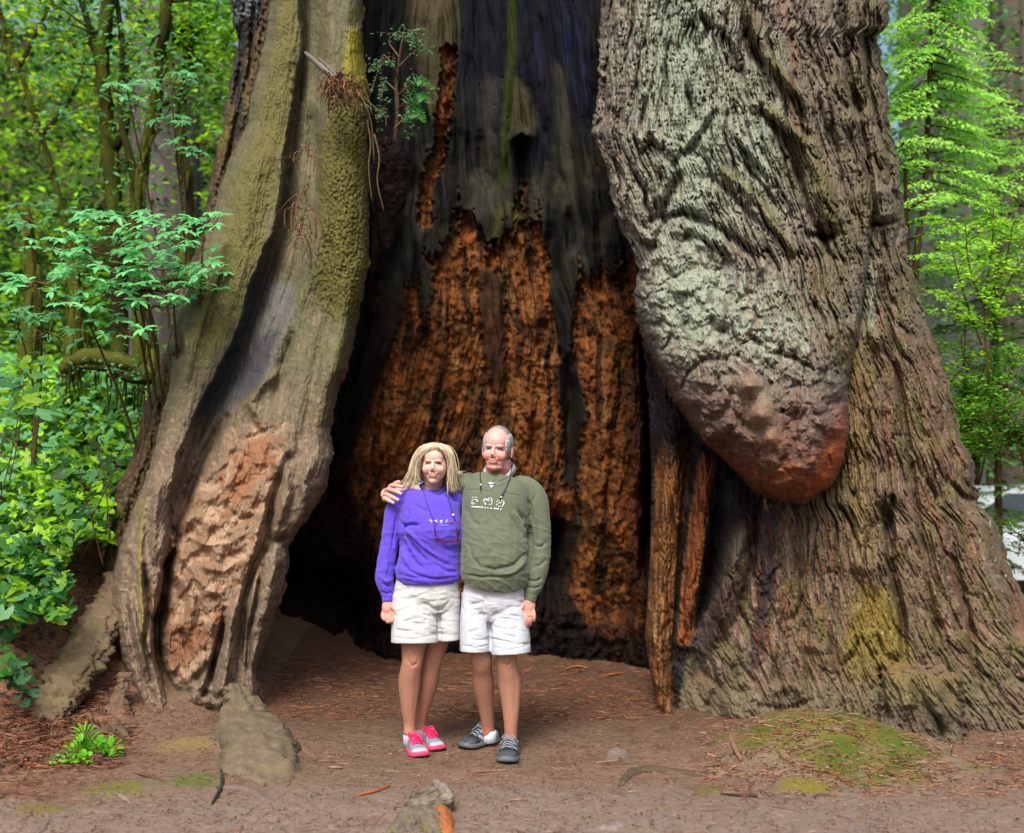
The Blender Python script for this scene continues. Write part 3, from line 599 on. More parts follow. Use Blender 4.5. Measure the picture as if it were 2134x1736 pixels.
cc = mix(cc, C(84, 78, 52), pmask(U, V, [(1060, 150), (1090, 170), (1120, 250), (1110, 290), (1080, 270), (1050, 280)], 14, 18*n3)*.6)
cc = mix(cc, C(70, 66, 58), smask(U, V, [(1025, 180), (1015, 300), (1005, 420), (960, 500)], 22)*.6); cc = mix(cc, C(80, 76, 60), smask(U, V, [(1165, 150), (1180, 300), (1190, 420)], 16)*.5)
cc = mix(cc, C(56, 70, 20), smask(U, V, [(1072, -60), (1065, 120), (1056, 260), (1045, 380)], 9)*.85); cc = mix(cc, C(64, 96, 20), np.maximum(smask(U, V, [(1075, 430), (1082, 470)], 12), smask(U, V, [(862, 590), (858, 680)], 10))*.9)
cc = mix(cc, C(76, 80, 30), np.maximum(smask(U, V, [(1042, 440), (1030, 500)], 10), smask(U, V, [(1088, 560), (1092, 620)], 12))*.7)
oc = np.zeros_like(cc)+C(138, 84, 46); oc = mix(oc, C(178, 122, 74), sstep(0, .4, fbm(U/36, V/60, 4, 162))*.8); oc = mix(oc, C(190, 140, 92), sstep(.1, .5, n2)*.45); oc = mix(oc, C(92, 46, 22), sstep(0, .5, -n3+.4*n1)*.8); oc = mix(oc, C(176, 96, 34), sstep(.1, .5, n4)*.5)
oc = mix(oc, C(60, 36, 24), sstep(.05, .4, fbm(fx/10, V/120, 4, 158))*.4); oc = mix(oc, C(86, 44, 26), sstep(920, 760, U)*sstep(800, 600, V+.2*U)*.5)
oc = mix(oc, C(74, 60, 34), sstep(.0, .35, fbm(fx/55, V/130, 3, 159))*.75); oc = mix(oc, C(40, 32, 28), sstep(.08, .25, fbm(fx/24, V/240, 4, 160))*.85); oc = mix(oc, C(70, 36, 20), sstep(1230, 1330, U)*.7); oc = mix(oc, C(70, 34, 24), sstep(900, 1150, V)*sstep(900, 700, U)*.75)
oc = mix(oc, C(184, 104, 48), sstep(.1, .5, fbm(U/26, V/44, 4, 161))*.6)
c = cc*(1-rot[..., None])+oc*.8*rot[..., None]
c = mix(c, C(16, 14, 14), pmask(U, V, [(740, 560), (790, 590), (785, 760), (745, 900), (735, 1030), (790, 1150), (850, 1290), (1000, 1330), (1000, 1500), (480, 1500), (480, 1080), (650, 980), (700, 850)], 20, 34*n3)*.94)  # near-black: char, plus the shade along the hollow's foot put into the colour
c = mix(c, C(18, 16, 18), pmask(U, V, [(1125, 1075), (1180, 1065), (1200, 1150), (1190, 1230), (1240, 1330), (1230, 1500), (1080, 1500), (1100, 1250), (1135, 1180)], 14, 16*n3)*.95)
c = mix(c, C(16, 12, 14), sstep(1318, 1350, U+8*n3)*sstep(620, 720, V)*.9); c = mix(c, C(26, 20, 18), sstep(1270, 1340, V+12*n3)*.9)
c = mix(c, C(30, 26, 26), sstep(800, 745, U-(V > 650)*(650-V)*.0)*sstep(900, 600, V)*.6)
for pts, w_, a_ in [([(975, 285), (975, 330), (980, 370)], 9, .08), ([(1000, 280), (1002, 360)], 9, .07), ([(1085, 300), (1085, 390), (1078, 440)], 17, .09), ([(1068, 290), (1085, 275), (1105, 285)], 8, -.12), ([(1140, 260), (1140, 350)], 11, .06),
                    ([(920, 340), (925, 420)], 9, .1), ([(885, 240), (890, 310)], 9, .08), ([(1145, 480), (1150, 580)], 13, .09), ([(1185, 440), (1190, 520)], 9, .1), ([(1190, 760), (1190, 900), (1185, 1000)], 16, .2),
                    ([(1160, 1080), (1150, 1150), (1140, 1220)], 30, .5), ([(560, 1200), (680, 1250), (760, 1320)], 60, .4), ([(1345, 700), (1360, 900), (1350, 1200)], 14, .5),
                    ([(850, 760), (820, 900), (790, 1000)], 24, -.15), ([(930, 620), (925, 760), (900, 880)], 20, -.1), ([(1100, 620), (1110, 760), (1100, 900)], 22, -.12), ([(1250, 700), (1260, 900), (1250, 1200)], 40, -.2),
                    ([(760, 330), (780, 480), (770, 640)], 22, -.15), ([(830, 300), (820, 420), (790, 560)], 20, -.18), ([(1215, 0), (1220, 300), (1230, 500)], 26, -.1), ([(900, 0), (915, 120), (935, 260)], 24, -.12)]:
    stroke(D, U, V, pts, w_, a_)
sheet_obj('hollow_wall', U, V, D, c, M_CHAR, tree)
# outer shell of the tree behind the hollow, so no light leaks in from the back
a = np.linspace(0.0, np.pi, 60); zz = np.linspace(-.4, 12.5, 40)
R_ = np.interp(zz, [-.4, 1.5, 5, 12.5], [3.0, 2.6, 2.1, 1.9])
A_, Z_ = np.meshgrid(a, zz); rr = R_[:, None]*(1+.05*ridged(A_*5, Z_*.3, 3, 170))
co = np.stack([.35+rr*np.cos(A_), 8.9+rr*.75*np.sin(A_), Z_], -1)
cc = np.zeros(A_.shape+(3,))+C(96, 78, 66); cc = mix(cc, C(60, 46, 40), sstep(0, .4, fbm(A_*9, Z_*.8, 3, 171)))
mesh_np('outer_bark', co, gridquads(*A_.shape), None, M_BARK, tree, cc.reshape(-1, 3))
# ------------------------------------------------------------------ ground: one sheet, shaped by what the picture shows
GP = []
def gp(u, v, d): p = W(u, v, d); GP.append((p.x, p.y, p.z))
def gz(x, y, z): GP.append((x, y, z))
for x in (-9, -4, -2, -1, 0, 1, 2, 4, 9):
    gz(x, 1.0, 0.0); gz(x, 3.5, 0.0)
for x in (-1.4, -.8, 0, .6, 1.1): gz(x, 5.0, 0); gz(x, 6.0, 0.0)
for x in (-1.1, -.5, 0.1, .6, .9): gz(x, 7.2, .01); gz(x, 8.4, .03); gz(x, 9.6, .05)
gp(120, 1480, 6.9); gp(0, 1540, 6.5); gp(0, 1440, 6.9); gp(0, 1330, 7.2); gp(130, 1190, 8.0); gp(250, 1030, 8.8); gp(190, 1100, 8.5)
gp(60, 1620, 6.0); gp(230, 1490, 6.9); gp(350, 1510, 6.9); gp(480, 1545, 6.6); gp(250, 1560, 6.4); gp(560, 1590, 6.25); gp(200, 1330, 7.5)
gp(0, 1700, 5.3); gp(300, 1700, 5.3)
for x, y, z in [(-4, 7.5, .9), (-4.5, 9, 1.5), (-3.4, 10, 1.7), (-3, 12, 1.9), (-6, 12, 2.3), (-5, 17, 2.9), (-12, 12, 2.6), (-9, 18, 4.0), (-2, 14, 1.7), (-1, 12, 1.0)]: gz(x, y, z)
for x, y, z in [(-14, 26, 8.5), (-6, 26, 7.0), (0, 24, 3.5), (-20, 40, 16), (-4, 40, 13), (3, 26, 1.2)]: gz(x, y, z)
gp(1400, 1545, 6.8); gp(1600, 1500, 6.8); gp(1700, 1480, 6.9); gp(1850, 1540, 6.55); gp(1700, 1540, 6.4); gp(1550, 1580, 6.3); gp(1750, 1620, 6.1); gp(2000, 1520, 6.9); gp(2050, 1480, 7.5); gp(2133, 1470, 7.7)
gp(1900, 1690, 5.5); gp(2133, 1600, 6.2); gp(1500, 1660, 5.6); gp(2200, 1400, 8.6)
for x, y, z in [(5, 9, .25), (4.4, 11, .1), (6, 14, -.1), (9, 12, -.1), (7, 20, -.25), (12, 20, -.3), (16, 40, -.3), (7, 40, .5), (30, 40, -.3), (8, 7, .1)]: gz(x, y, z)
GP = np.array(GP)
def _k(r2): return np.where(r2 > 0, r2*np.log(np.sqrt(r2)+1e-9), 0)
_n = len(GP); _d2 = (GP[:, None, 0]-GP[None, :, 0])**2+(GP[:, None, 1]-GP[None, :, 1])**2
_A = np.zeros((_n+3, _n+3)); _A[:_n, :_n] = _k(_d2)+np.eye(_n)*0.03; _A[:_n, _n] = 1; _A[:_n, _n+1:] = GP[:, :2]; _A[_n:, :_n] = _A[:_n, _n:].T
_w = np.linalg.solve(_A, np.concatenate([GP[:, 2], [0, 0, 0]]))
def gheight0(x, y):
    x = np.asarray(x, float); y = np.asarray(y, float); z = _w[_n]+_w[_n+1]*x+_w[_n+2]*y
    for i in range(_n): z = z+_w[i]*_k((x-GP[i, 0])**2+(y-GP[i, 1])**2)
    return z
def gheight(x, y):
    z = gheight0(x, y); x = np.asarray(x, float); y = np.asarray(y, float)
    mound = .10*np.exp(-(((x+1.36)/.24)**2+((y-6.62)/.26)**2))+.15*np.exp(-(((x-1.75)/.55)**2+((y-6.35)/.32)**2))
    n = .024*fbm(x*1.1, y*1.1, 3, 200)+.010*fbm(x*5, y*5, 3, 201)
    return z+mound+n*(1+1.5*sstep(-1.8, -2.6, x))
def gh(x, y): return float(gheight(np.array([x]), np.array([y]))[0])
def ground_hit(u, v):
    """the ground point seen at picture position (u, v)"""
    d = np.linspace(3.8, 14, 600); x = (u-CU)/FP*d; z = EYE+(CV-v)/FP*d
    h = gheight(x, d); k = np.argmax(z < h)
    return Vector((x[k], d[k], h[k]))
yy = np.concatenate([np.linspace(-14, 3.4, 14), np.geomspace(3.9, 11, 620), np.geomspace(11.1, 60, 150)])
s = np.linspace(-1, 1, 900); s = np.sign(s)*np.abs(s)**1.25
hw = np.interp(yy, [-14, 3, 6, 10, 60], [20, 5, 6, 9, 60])
Y = np.repeat(yy[:, None], len(s), 1); X = hw[:, None]*s[None, :]
Z = gheight(X, Y)
Z += .006*fbm(X*22, Y*22, 3, 210)+.0035*perlin(X*70, Y*70, 211)
far = sstep(9, 12, Y)
bank = sstep(-1.9, -2.5, X+.12*(Y-7))*(Y > 5.5)
Z += bank*(.03*fbm(X*6, Y*6, 4, 212))
n1 = fbm(X*1.3, Y*2.2, 4, 220); n2 = fbm(X*7, Y*9, 4, 221); n3 = fbm(X*30, Y*36, 4, 222); n4 = fbm(X*90, Y*90, 2, 223)
c = np.zeros(X.shape+(3,))+C(126, 104, 88)
c = mix(c, C(150, 118, 102), sstep(-.1, .5, n1)*.7); c = mix(c, C(100, 66, 50), sstep(0, .5, n2)*.55); c = mix(c, C(156, 116, 92), sstep(.1, .5, n3)*.6); c = mix(c, C(72, 48, 38), sstep(.15, .5, -n3)*.7)
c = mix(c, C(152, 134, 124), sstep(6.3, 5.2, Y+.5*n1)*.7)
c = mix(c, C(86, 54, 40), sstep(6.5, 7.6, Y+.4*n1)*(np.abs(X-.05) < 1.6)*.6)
c = mix(c, C(160, 112, 84), sstep(.45, .6, fbm(X*16, Y*30, 3, 224))*.5)
mz = np.exp(-(((X-1.75)/.62)**2+((Y-6.3)/.42)**2))
c = mix(c, C(148, 128, 106), sstep(.1, .6, mz)*.6)
ms = sstep(.30, .62, mz*.75+.55*fbm(X*3.2, Y*5, 4, 225)+.12*n3); c = mix(c, C(112, 108, 34), ms*.8); c = mix(c, C(70, 92, 24), ms*sstep(.0, .4, fbm(X*5, Y*8, 3, 226))*.8)
for mx, my, mr, cc_ in [(1.42, 5.85, .16, C(138, 128, 26)), (1.68, 6.1, .15, C(78, 98, 26)), (2.0, 6.25, .16, C(84, 104, 34)), (1.2, 6.62, .12, C(104, 112, 30)), (1.55, 6.75, .16, C(118, 124, 36)), (.95, 5.75, .1, C(112, 110, 40)), (-1.9, 5.75, .2, C(120, 122, 48)), (-1.55, 5.9, .16, C(96, 112, 42)), (-2.1, 5.35, .14, C(126, 112, 50)), (-1.75, 6.5, .2, C(150, 130, 80))]:
    g = np.exp(-(((X-mx)/mr)**2+((Y-my)/(mr*.9))**2)); c = mix(c, cc_, sstep(.25, .8, g+.4*n2+.15*n3)*.75)
    Z += .012*sstep(.25, .8, g+.4*n2)*(n3*.5+.5)
bc = np.zeros_like(c)+C(128, 92, 76); bc = mix(bc, C(150, 108, 82), sstep(0, .4, n3)); bc = mix(bc, C(62, 42, 34), sstep(0, .4, -n3+.3*n2))
c = c*(1-bank[..., None])+bc*bank[..., None]
fc = np.zeros_like(c)+C(60, 66, 30); fc = mix(fc, C(84, 110, 34), sstep(0, .4, n2)); fc = mix(fc, C(52, 40, 28), sstep(0, .4, -n1))
lotm = sstep(4.5, 5.5, X)*sstep(11, 13, Y)
c = c*(1-far[..., None])+fc*far[..., None]; c = mix(c, C(190, 188, 190), lotm*.8)
M_SOIL = mat_attr('needle_covered_soil', 0.95, 0.7, 120, 0.15, 0.3, 160, bdist=0.008)
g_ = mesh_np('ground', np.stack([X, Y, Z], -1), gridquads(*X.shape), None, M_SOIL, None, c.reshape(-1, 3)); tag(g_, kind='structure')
del X, Y, Z, n1, n2, n3, n4, c, fc, bc
# ------------------------------------------------------------------ forest
def leafc(c, n, dv=.25, seed=None):
    k = rng.uniform(1-dv, 1+dv, (n, 1)); h = rng.uniform(-.12, .12, (n, 1))
    return np.clip(np.asarray(c)[None, :]*k*np.hstack([1+h, np.ones((n, 1)), 1-h]), 0, 1)
def leaves(mb, P, L, Wd, cols, droop=0.3, tilt=0.5, ax=None, pointed=True):
    """P (n,3) leaf bases; two-sided folded leaves of six vertices (a lens with a midrib)"""
    n = len(P); L = np.broadcast_to(L, (n,)); Wd = np.broadcast_to(Wd, (n,))
    if ax is None:
        th = rng.uniform(0, 2*np.pi, n); ax = np.stack([np.cos(th), np.sin(th), -rng.uniform(0, 2*droop, n)], -1)
    ax = ax/np.linalg.norm(ax, axis=1)[:, None]
    nr = np.stack([rng.normal(0, tilt, n), rng.normal(0, tilt, n)-.15, np.ones(n)], -1)
    sd = np.cross(ax, nr); sd /= np.linalg.norm(sd, axis=1)[:, None]+1e-9; nr = np.cross(sd, ax)
    def pt(a, b, h): return P+ax*(L*a)[:, None]+sd*(Wd*b)[:, None]+nr*(L*h)[:, None]
    v = np.stack([pt(0, 0, 0), pt(.35, .5, .06), pt(.72, .38, .03), pt(1, 0, -.1), pt(.72, -.38, .03), pt(.35, -.5, .06), pt(.5, 0, -.02)], 1)
    b = np.arange(n)[:, None]*7
    t = np.concatenate([b+np.array(x)[None, :] for x in [(0, 1, 6), (1, 2, 6), (2, 3, 6), (3, 4, 6), (4, 5, 6), (5, 0, 6)]])
    mb.add(v.reshape(-1, 3), None, t, np.repeat(cols, 7, axis=0))
M_LEAF = mat_attr('leaf', 0.45, 0, spec=0.35, vary=0.12, vscale=30, trans=0.5)
M_STEM = mat_attr('mossy_bark', 0.95, 0.6, 60, 0.15, 0.35, 50, bdist=0.01)
M_TRUNK = mat_attr('furrowed_bark', 0.95, 0.5, 20, 0.15, 0.2, 20, bdist=0.02)
LIME, MID, BLUEG, DARKG, YEL = C(176, 232, 50, 1.45), C(100, 156, 48, 1.25), C(124, 190, 126, 1.35), C(44, 80, 30), C(214, 228, 40, 1.5)  # lime carries the sun falling through gaps, put into the leaf colour
def clumps(center, ext, n, k, spread):
    """points in k uneven clumps filling an ellipsoid"""
    cc = rng.normal(0, 1, (k, 3)); cc /= np.linalg.norm(cc, axis=1)[:, None]; cc *= rng.uniform(.2, 1, (k, 1))**.5
    cc = cc*np.array(ext)+np.array(center); i = rng.integers(0, k, n)
    return cc[i]+rng.normal(0, 1, (n, 3))*np.array(spread)*rng.uniform(.4, 1.3, (k, 1))[i], i, cc
def bush(name, label, cat, center, ext, n, L, cols, group=None, k=40, spread=(.16, .16, .07), stems=6, w=.5, base=None, stemc=C(70, 56, 30), droop=.3, tilt=.5, sr=.012):
    x, y, z = center; gz_ = gh(x, y) if base is None else base
    root = empty(name, (x, y, gz_), label, cat, group)
    mb = MB(); P, i, cc = clumps(center, ext, n, k, spread)
    ci = rng.integers(0, len(cols), k); col = np.array(cols)[ci][i]*rng.uniform(.7, 1.3, (n, 1))
    leaves(mb, P, L*rng.uniform(.6, 1.25, n), L*w*rng.uniform(.8, 1.2, n), np.clip(col, 0, 1), droop, tilt)
    mb.build('foliage', M_LEAF, root, smooth=False)
    if stems:
        ms = MB()
        for j in range(stems):
            tgt = cc[j % k]; a = Vector((x+random.uniform(-.15, .15)*ext[0], y+random.uniform(-.1, .1), gz_-.05)); m = (a+Vector(tgt))/2+Vector((random.uniform(-.15, .15), 0, .1))
            ms.tube(curve_pts([a, m, tgt], 9), [sr, sr*.35], stemc*random.uniform(.7, 1.3), k=5)
        ms.build('stem', M_STEM, root)
    return root
# far hillside undergrowth on the left: the light green mass between the stems
def mass(name, n, ub, vb, db, L, cols, kind='stuff', grp=None, dens=None):
    mb = MB(); u = rng.uniform(*ub, n); v = rng.uniform(*vb, n); d = rng.uniform(*db, n)
    m = perlin(u/38, v/26, 300)+.6*perlin(u/15, v/11, 301)
    k = m > (-.15 if dens is None else dens); u, v, d, m = u[k], v[k], d[k], m[k]; n = len(u)
    P = np.stack([(u-CU)/FP*d, d, EYE+(CV-v)/FP*d], -1)
    g = gheight(P[:, 0], P[:, 1]); P[:, 2] = np.maximum(P[:, 2], g+rng.uniform(0, .3, n))
    f = perlin(u/60, v/50, 303)+.5*rng.normal(0, 1, n)
    ci = np.clip(((f+1)/2*len(cols)).astype(int), 0, len(cols)-1)
    leaves(mb, P, L*rng.uniform(.6, 1.3, n), L*.6*rng.uniform(.7, 1.2, n), np.clip(np.array(cols)[ci]*rng.uniform(.7, 1.35, (n, 1)), 0, 1), .3, .55)
    o = mb.build(name, M_LEAF, None, smooth=False); o['kind'] = 'stuff'; return o
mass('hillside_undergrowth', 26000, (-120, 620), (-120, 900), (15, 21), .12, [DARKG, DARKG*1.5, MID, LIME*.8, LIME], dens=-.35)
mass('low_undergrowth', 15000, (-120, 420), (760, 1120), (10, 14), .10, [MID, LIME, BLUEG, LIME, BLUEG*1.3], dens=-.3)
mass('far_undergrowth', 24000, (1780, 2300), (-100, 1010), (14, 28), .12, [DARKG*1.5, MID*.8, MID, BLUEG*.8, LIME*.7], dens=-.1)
# stems
def stem_tree(name, label, pts, rad, cat='tree', group=None, branches=(), moss=.6, foliage=0, fcols=None, fL=.06, c0=C(52, 42, 26), k=10, hang=0):
    """pts: (u, v, d); trunk with limbs, optional leaves at the limb tips"""
    P = [W(*p) for p in pts]; b = P[0]; b = Vector((b.x, b.y, gh(b.x, b.y)-.05)) if pts[0][1] > 560 else b
    root = empty(name, (P[0].x, P[0].y, gh(P[0].x, P[0].y)), label, cat, group)
    if pts[0][1] <= 2000: P = [Vector((P[0].x, P[0].y, gh(P[0].x, P[0].y)-.1))]+P if P[0].z > gh(P[0].x, P[0].y)+.05 else P
    mb = MB(); n = 40; cp = curve_pts(P, n)
    cols = np.array([c0*(1+.5*perlin(np.array([i*.4]), np.array([1.3]), 5)[0]) for i in range(n)]); mm = np.clip(np.array([perlin(np.array([i*.3]), np.array([7.3]), 6)[0] for i in range(n)])*1.5+moss, 0, 1)[:, None]
    cols = cols*(1-mm)+C(84, 92, 26)*mm
    rad = [r_*.62 for r_ in rad]; mb.tube(cp, rad, cols, k=k, lump=.35, seed=random.randint(0, 99)); tips = []
    for br in branches:
        q = [W(*p) for p in br[0]]; cq = curve_pts(q, 14); mb.tube(cq, [br[1], br[1]*.35], C(64, 66, 28)*random.uniform(.7, 1.1), k=7, lump=.3, seed=random.randint(0, 99)); tips += [cq[-1], cq[9], cq[11]]
        for e in range(3):
            a = cq[random.randint(4, 12)]; bq = a+rng.normal(0, .25, 3)+np.array([0, 0, .1]); mb.tube([a, (a+bq)/2+rng.normal(0, .03, 3), bq], [br[1]*.3, .003], C(60, 56, 30), k=5); tips.append(bq)
    mb.build('trunk', M_STEM, root)
    if foliage:
        ml = MB(); T = np.array(tips); i = rng.integers(0, len(T), foliage); Pl = T[i]+rng.normal(0, 1, (foliage, 3))*np.array([.28, .25, .09])
        leaves(ml, Pl, fL*rng.uniform(.6, 1.3, foliage), fL*.55, leafc(fcols[0], foliage)*1.0 if len(fcols) == 1 else np.array(fcols)[rng.integers(0, len(fcols), foliage)]*rng.uniform(.75, 1.25, (foliage, 1)))
        ml.build('crown', M_LEAF, root, smooth=False)
    if hang:
        mh = MB()
        for _ in range(hang):
            i = random.randint(5, n-4); a = cp[i]+rng.normal(0, .03, 3); L_ = random.uniform(.08, .35)
            mh.tube([a, a+np.array([random.uniform(-.03, .03), 0, -L_*.6]), a+np.array([random.uniform(-.05, .05), 0, -L_])], [.018, .003], C(92, 96, 30)*random.uniform(.6, 1.2), k=4)
        mh.build('hanging_moss', M_STEM, root)['kind'] = 'stuff'
    return root
SG = 'mossy stems in the forest on the left'
stem_tree('mossy_tree', 'tall dark mossy tree stem leaning left, thickest one in the forest on the left', [(250, 700, 11), (235, 400, 11), (222, 250, 11), (212, 120, 11), (226, 0, 11), (240, -200, 11)], [.13, .11, .08], group=SG,
          branches=[([(240, 440, 11), (190, 425, 10.9), (140, 455, 10.8)], .04), ([(228, 230, 11), (205, 130, 11), (175, 20, 11), (150, -60, 11)], .05), ([(232, 310, 11), (262, 250, 11), (258, 120, 11.1), (240, -20, 11)], .06)], foliage=900, fcols=[MID, DARKG*1.5, BLUEG], fL=.07, hang=60)
stem_tree('mossy_tree', 'forked mossy tree with two pale green trunks beside the buttress', [(290, 640, 10.5), (285, 430, 10.5), (300, 330, 10.5), (318, 230, 10.5), (335, 120, 10.5), (350, -120, 10.5)], [.09, .07, .05], group=SG, moss=.9,
          branches=[([(286, 400, 10.5), (272, 330, 10.5), (250, 240, 10.6), (255, 80, 10.6)], .045), ([(330, 120, 10.5), (345, 60, 10.4), (352, 10, 10.4), (370, -60, 10.4)], .05), ([(318, 230, 10.5), (370, 200, 10.4), (385, 170, 10.4)], .03)], foliage=900, fcols=[BLUEG, MID], fL=.07, hang=60)
stem_tree('mossy_tree', 'thin mossy tree stem hung with yellow moss, nearest the buttress', [(395, 420, 12), (375, 300, 12), (385, 180, 12), (395, 60, 12), (395, -150, 12)], [.08, .06], group=SG, moss=.9,
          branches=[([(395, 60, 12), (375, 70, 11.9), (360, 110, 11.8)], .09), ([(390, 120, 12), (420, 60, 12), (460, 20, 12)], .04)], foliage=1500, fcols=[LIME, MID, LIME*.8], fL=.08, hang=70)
stem_tree('mossy_tree', 'slim dark sapling in the top left corner of the forest', [(160, 620, 13), (120, 400, 13), (60, 200, 13), (10, 60, 13), (-30, -100, 13)], [.06, .035], group=SG, branches=[([(90, 280, 13), (150, 200, 13), (180, 120, 13)], .03), ([(40, 140, 13), (80, 60, 13), (120, -20, 13)], .03)], foliage=1400, fcols=[MID, BLUEG, YEL], fL=.08, hang=30)
stem_tree('mossy_tree', 'short dark leaning stem close against the base of the buttress', [(345, 960, 8.9), (330, 800, 8.9), (318, 700, 8.9), (300, 600, 8.9), (285, 470, 9), (270, 380, 9.1)], [.07, .045, .02], group=SG, moss=.25,
          branches=[([(320, 790, 8.9), (270, 790, 8.8), (220, 770, 8.8), (160, 765, 8.7)], .035), ([(305, 640, 8.9), (260, 600, 8.8), (240, 540, 8.8)], .02)], foliage=300, fcols=[BLUEG], fL=.05, hang=10)
# fallen mossy limb with hanging moss
r_ = empty('mossy_branch', W(230, 765, 9.4), 'sagging moss covered branch with dangling moss strands above the low plants', 'branch')
mb = MB(); cp = curve_pts([W(130, 770, 9.6), W(180, 745, 9.5), (W(250, 752, 9.4)), W(300, 770, 9.2), W(345, 780, 9.0)], 30); mb.tube(cp, [.05, .07, .05, .03], C(92, 94, 34), k=9, lump=.5); mb.build('limb', M_STEM, r_)
mb = MB()
for j in range(90):
    a = cp[random.randint(0, 24)]+rng.normal(0, .03, 3); L_ = random.choice([.08, .12, .2, .4]); mb.tube([a, a+np.array([random.uniform(-.02, .02), 0, -L_*.5]), a+np.array([random.uniform(-.03, .03), 0, -L_])], [.012, .003], C(70, 74, 24)*random.uniform(.6, 1.2), k=4)
mb.build('hanging_moss', M_STEM, r_)['kind'] = 'stuff'
# mossy drapes at far left (dark yellow-green columns)
for (u, v0, v1, d, w_, lb) in [(60, 430, 760, 10.5, .16, 'wide stump post draped in olive moss at the left edge'), (150, 520, 760, 10.0, .14, 'olive moss draped stump behind the whorled leaves'), (385, 470, 700, 10.2, .10, 'moss covered snag just left of the buttress')]:
    stem_tree('mossy_snag', lb, [(u, v1, d), (u+8, (v0+v1)/2, d), (u-6, v0, d)], [w_, w_*.8, w_*.35], cat='snag', group='moss draped snags on the left', moss=1.0, hang=120, k=14)
# big grey trunk far behind on the left
def redwood(name, label, u, d, r, c1, c2, vbase=1000, group='redwood trunks in the background', rough=.06):
    x = (u-CU)/FP*d; zb = gh(x, d)-.3; a = np.linspace(0, 2*np.pi, 72, endpoint=False); z = np.concatenate([np.linspace(zb, 14, 110), np.linspace(15, 26, 6)])
    A_, Z_ = np.meshgrid(a, z); rr = r*(1+.35*np.exp(-(Z_-zb)/1.2)); g = ridged(A_*7/6.28*6+u, Z_*.22, 3, int(u) % 50)
    # make the noise seamless round the trunk
    g = ridged(np.cos(A_)*5+u, np.sin(A_)*5+Z_*.12, 3, int(u) % 50); rr = rr*(1+rough*g)
    co = np.stack([x+rr*np.cos(A_), d+rr*np.sin(A_), Z_], -1).reshape(-1, 3)
    n = len(a); i = np.arange(len(z)-1)[:, None]*n+np.arange(n)[None, :]; j = np.arange(len(z)-1)[:, None]*n+((np.arange(n)+1) % n)[None, :]
    q = np.stack([i, j, j+n, i+n], -1).reshape(-1, 4); m = np.clip(.5+.9*g, 0, 1).reshape(-1)[:, None]
    root = empty(name, (x, d, zb), label, 'tree', group); col = c1*m+c2*(1-m)
    mesh_np('trunk', co, q, None, M_TRUNK, root, col); return root
redwood('background_redwood', 'grey fibrous redwood trunk glimpsed through stems left of the buttress', 345, 16, .42, C(128, 118, 120), C(80, 70, 72))
redwood('background_redwood', 'wide pale misty redwood trunk directly behind the young hemlock', 2015, 22, .5, C(150, 146, 142), C(104, 98, 96))  # bark paled so that its colour carries the distance haze
redwood('background_redwood', 'brown deeply furrowed redwood trunk at the upper right edge', 2150, 17, .50, C(124, 112, 104), C(58, 50, 48), rough=.16)
redwood('background_redwood', 'grey redwood trunk half hidden by the edge of the great tree at the top', 1904, 26, .32, C(120, 112, 108), C(82, 74, 72))
redwood('background_redwood', 'misty grey redwood trunk seen through the sprays of the young hemlock', 1945, 25, .42, C(138, 134, 132), C(98, 92, 90))  # haze put into the greyed bark colour here too
redwood('background_redwood', 'narrow dark redwood trunk between the pale one and the furrowed one', 2062, 24, .38, C(104, 94, 90), C(62, 54, 52))
# sprays of conifer needles
def spray(mb, a, dirv, L, col, w=.35, droop=.25, n=16):
    """one flat hemlock frond: midrib with side twigs carrying needles, drooping at the tip"""
    dirv = np.array(dirv, float); dirv /= np.linalg.norm(dirv); sd = np.cross(dirv, [0, 0, 1.0]); sd /= np.linalg.norm(sd)+1e-9
    t = np.linspace(0, 1, n); mid = np.array(a)+dirv*(t*L)[:, None]+np.array([0, 0, -1.0])*(droop*L*t**2)[:, None]
    P = []; A_ = []; 
    for i in range(1, n):
        wl = w*L*(1-t[i])**.8*min(1, t[i]*4)+.02
        for s_ in (-1, 1):
            m = max(2, int(wl/.035)); q = np.linspace(.1, 1, m); dd = (dirv*.6+sd*s_*.8)
            pts = mid[i]+dd*(q*wl)[:, None]+np.array([0, 0, -1.0])*(.25*wl*q**2)[:, None]+rng.normal(0, .006, (m, 3))
            P.append(pts); A_.append(np.tile(dd+np.array([0, 0, -.3]), (m, 1)))
    P = np.vstack(P); A_ = np.vstack(A_)+rng.normal(0, .25, (len(P), 3)); k = len(P)
    leaves(mb, P, .055*rng.uniform(.7, 1.3, k), .022, np.clip(col*rng.uniform(.75, 1.3, (k, 1)), 0, 1), ax=A_, tilt=.3)
    return mid
def hemlock(name, label, pts, rad, fronds, col, group=None, d_j=.5, foot=True):
    P = [W(*p) for p in pts]; root = empty(name, (P[0].x, P[0].y, gh(P[0].x, P[0].y)), label, 'tree', group)
    mb = MB(); P = [Vector((P[0].x, P[0].y, gh(P[0].x, P[0].y)-.1))]+P; mb.tube(curve_pts(P, 30), rad, C(84, 66, 44), k=8, lump=.2); ml = MB()
    for (u0, v0, u1, v1, L) in fronds:
        d = pts[0][2]; a = W(u0, v0, d); b = W(u1, v1, d+random.uniform(-d_j, d_j)*.8-.2)
        dv = np.array(b-a); Ln = np.linalg.norm(dv)
        mid = spray(ml, a, dv+np.array([0, 0, .16*Ln]), Ln*1.05, col*random.uniform(.75, 1.3), w=L, droop=.2)
        mb.tube(mid[:12], [.012, .003], C(84, 66, 44), k=5)
    mb.build('trunk', M_STEM, root); ml.build('crown', M_LEAF, root, smooth=False); return root
HG = C(172, 226, 100, 1.5)
fr = []
rr_ = random.Random(3)
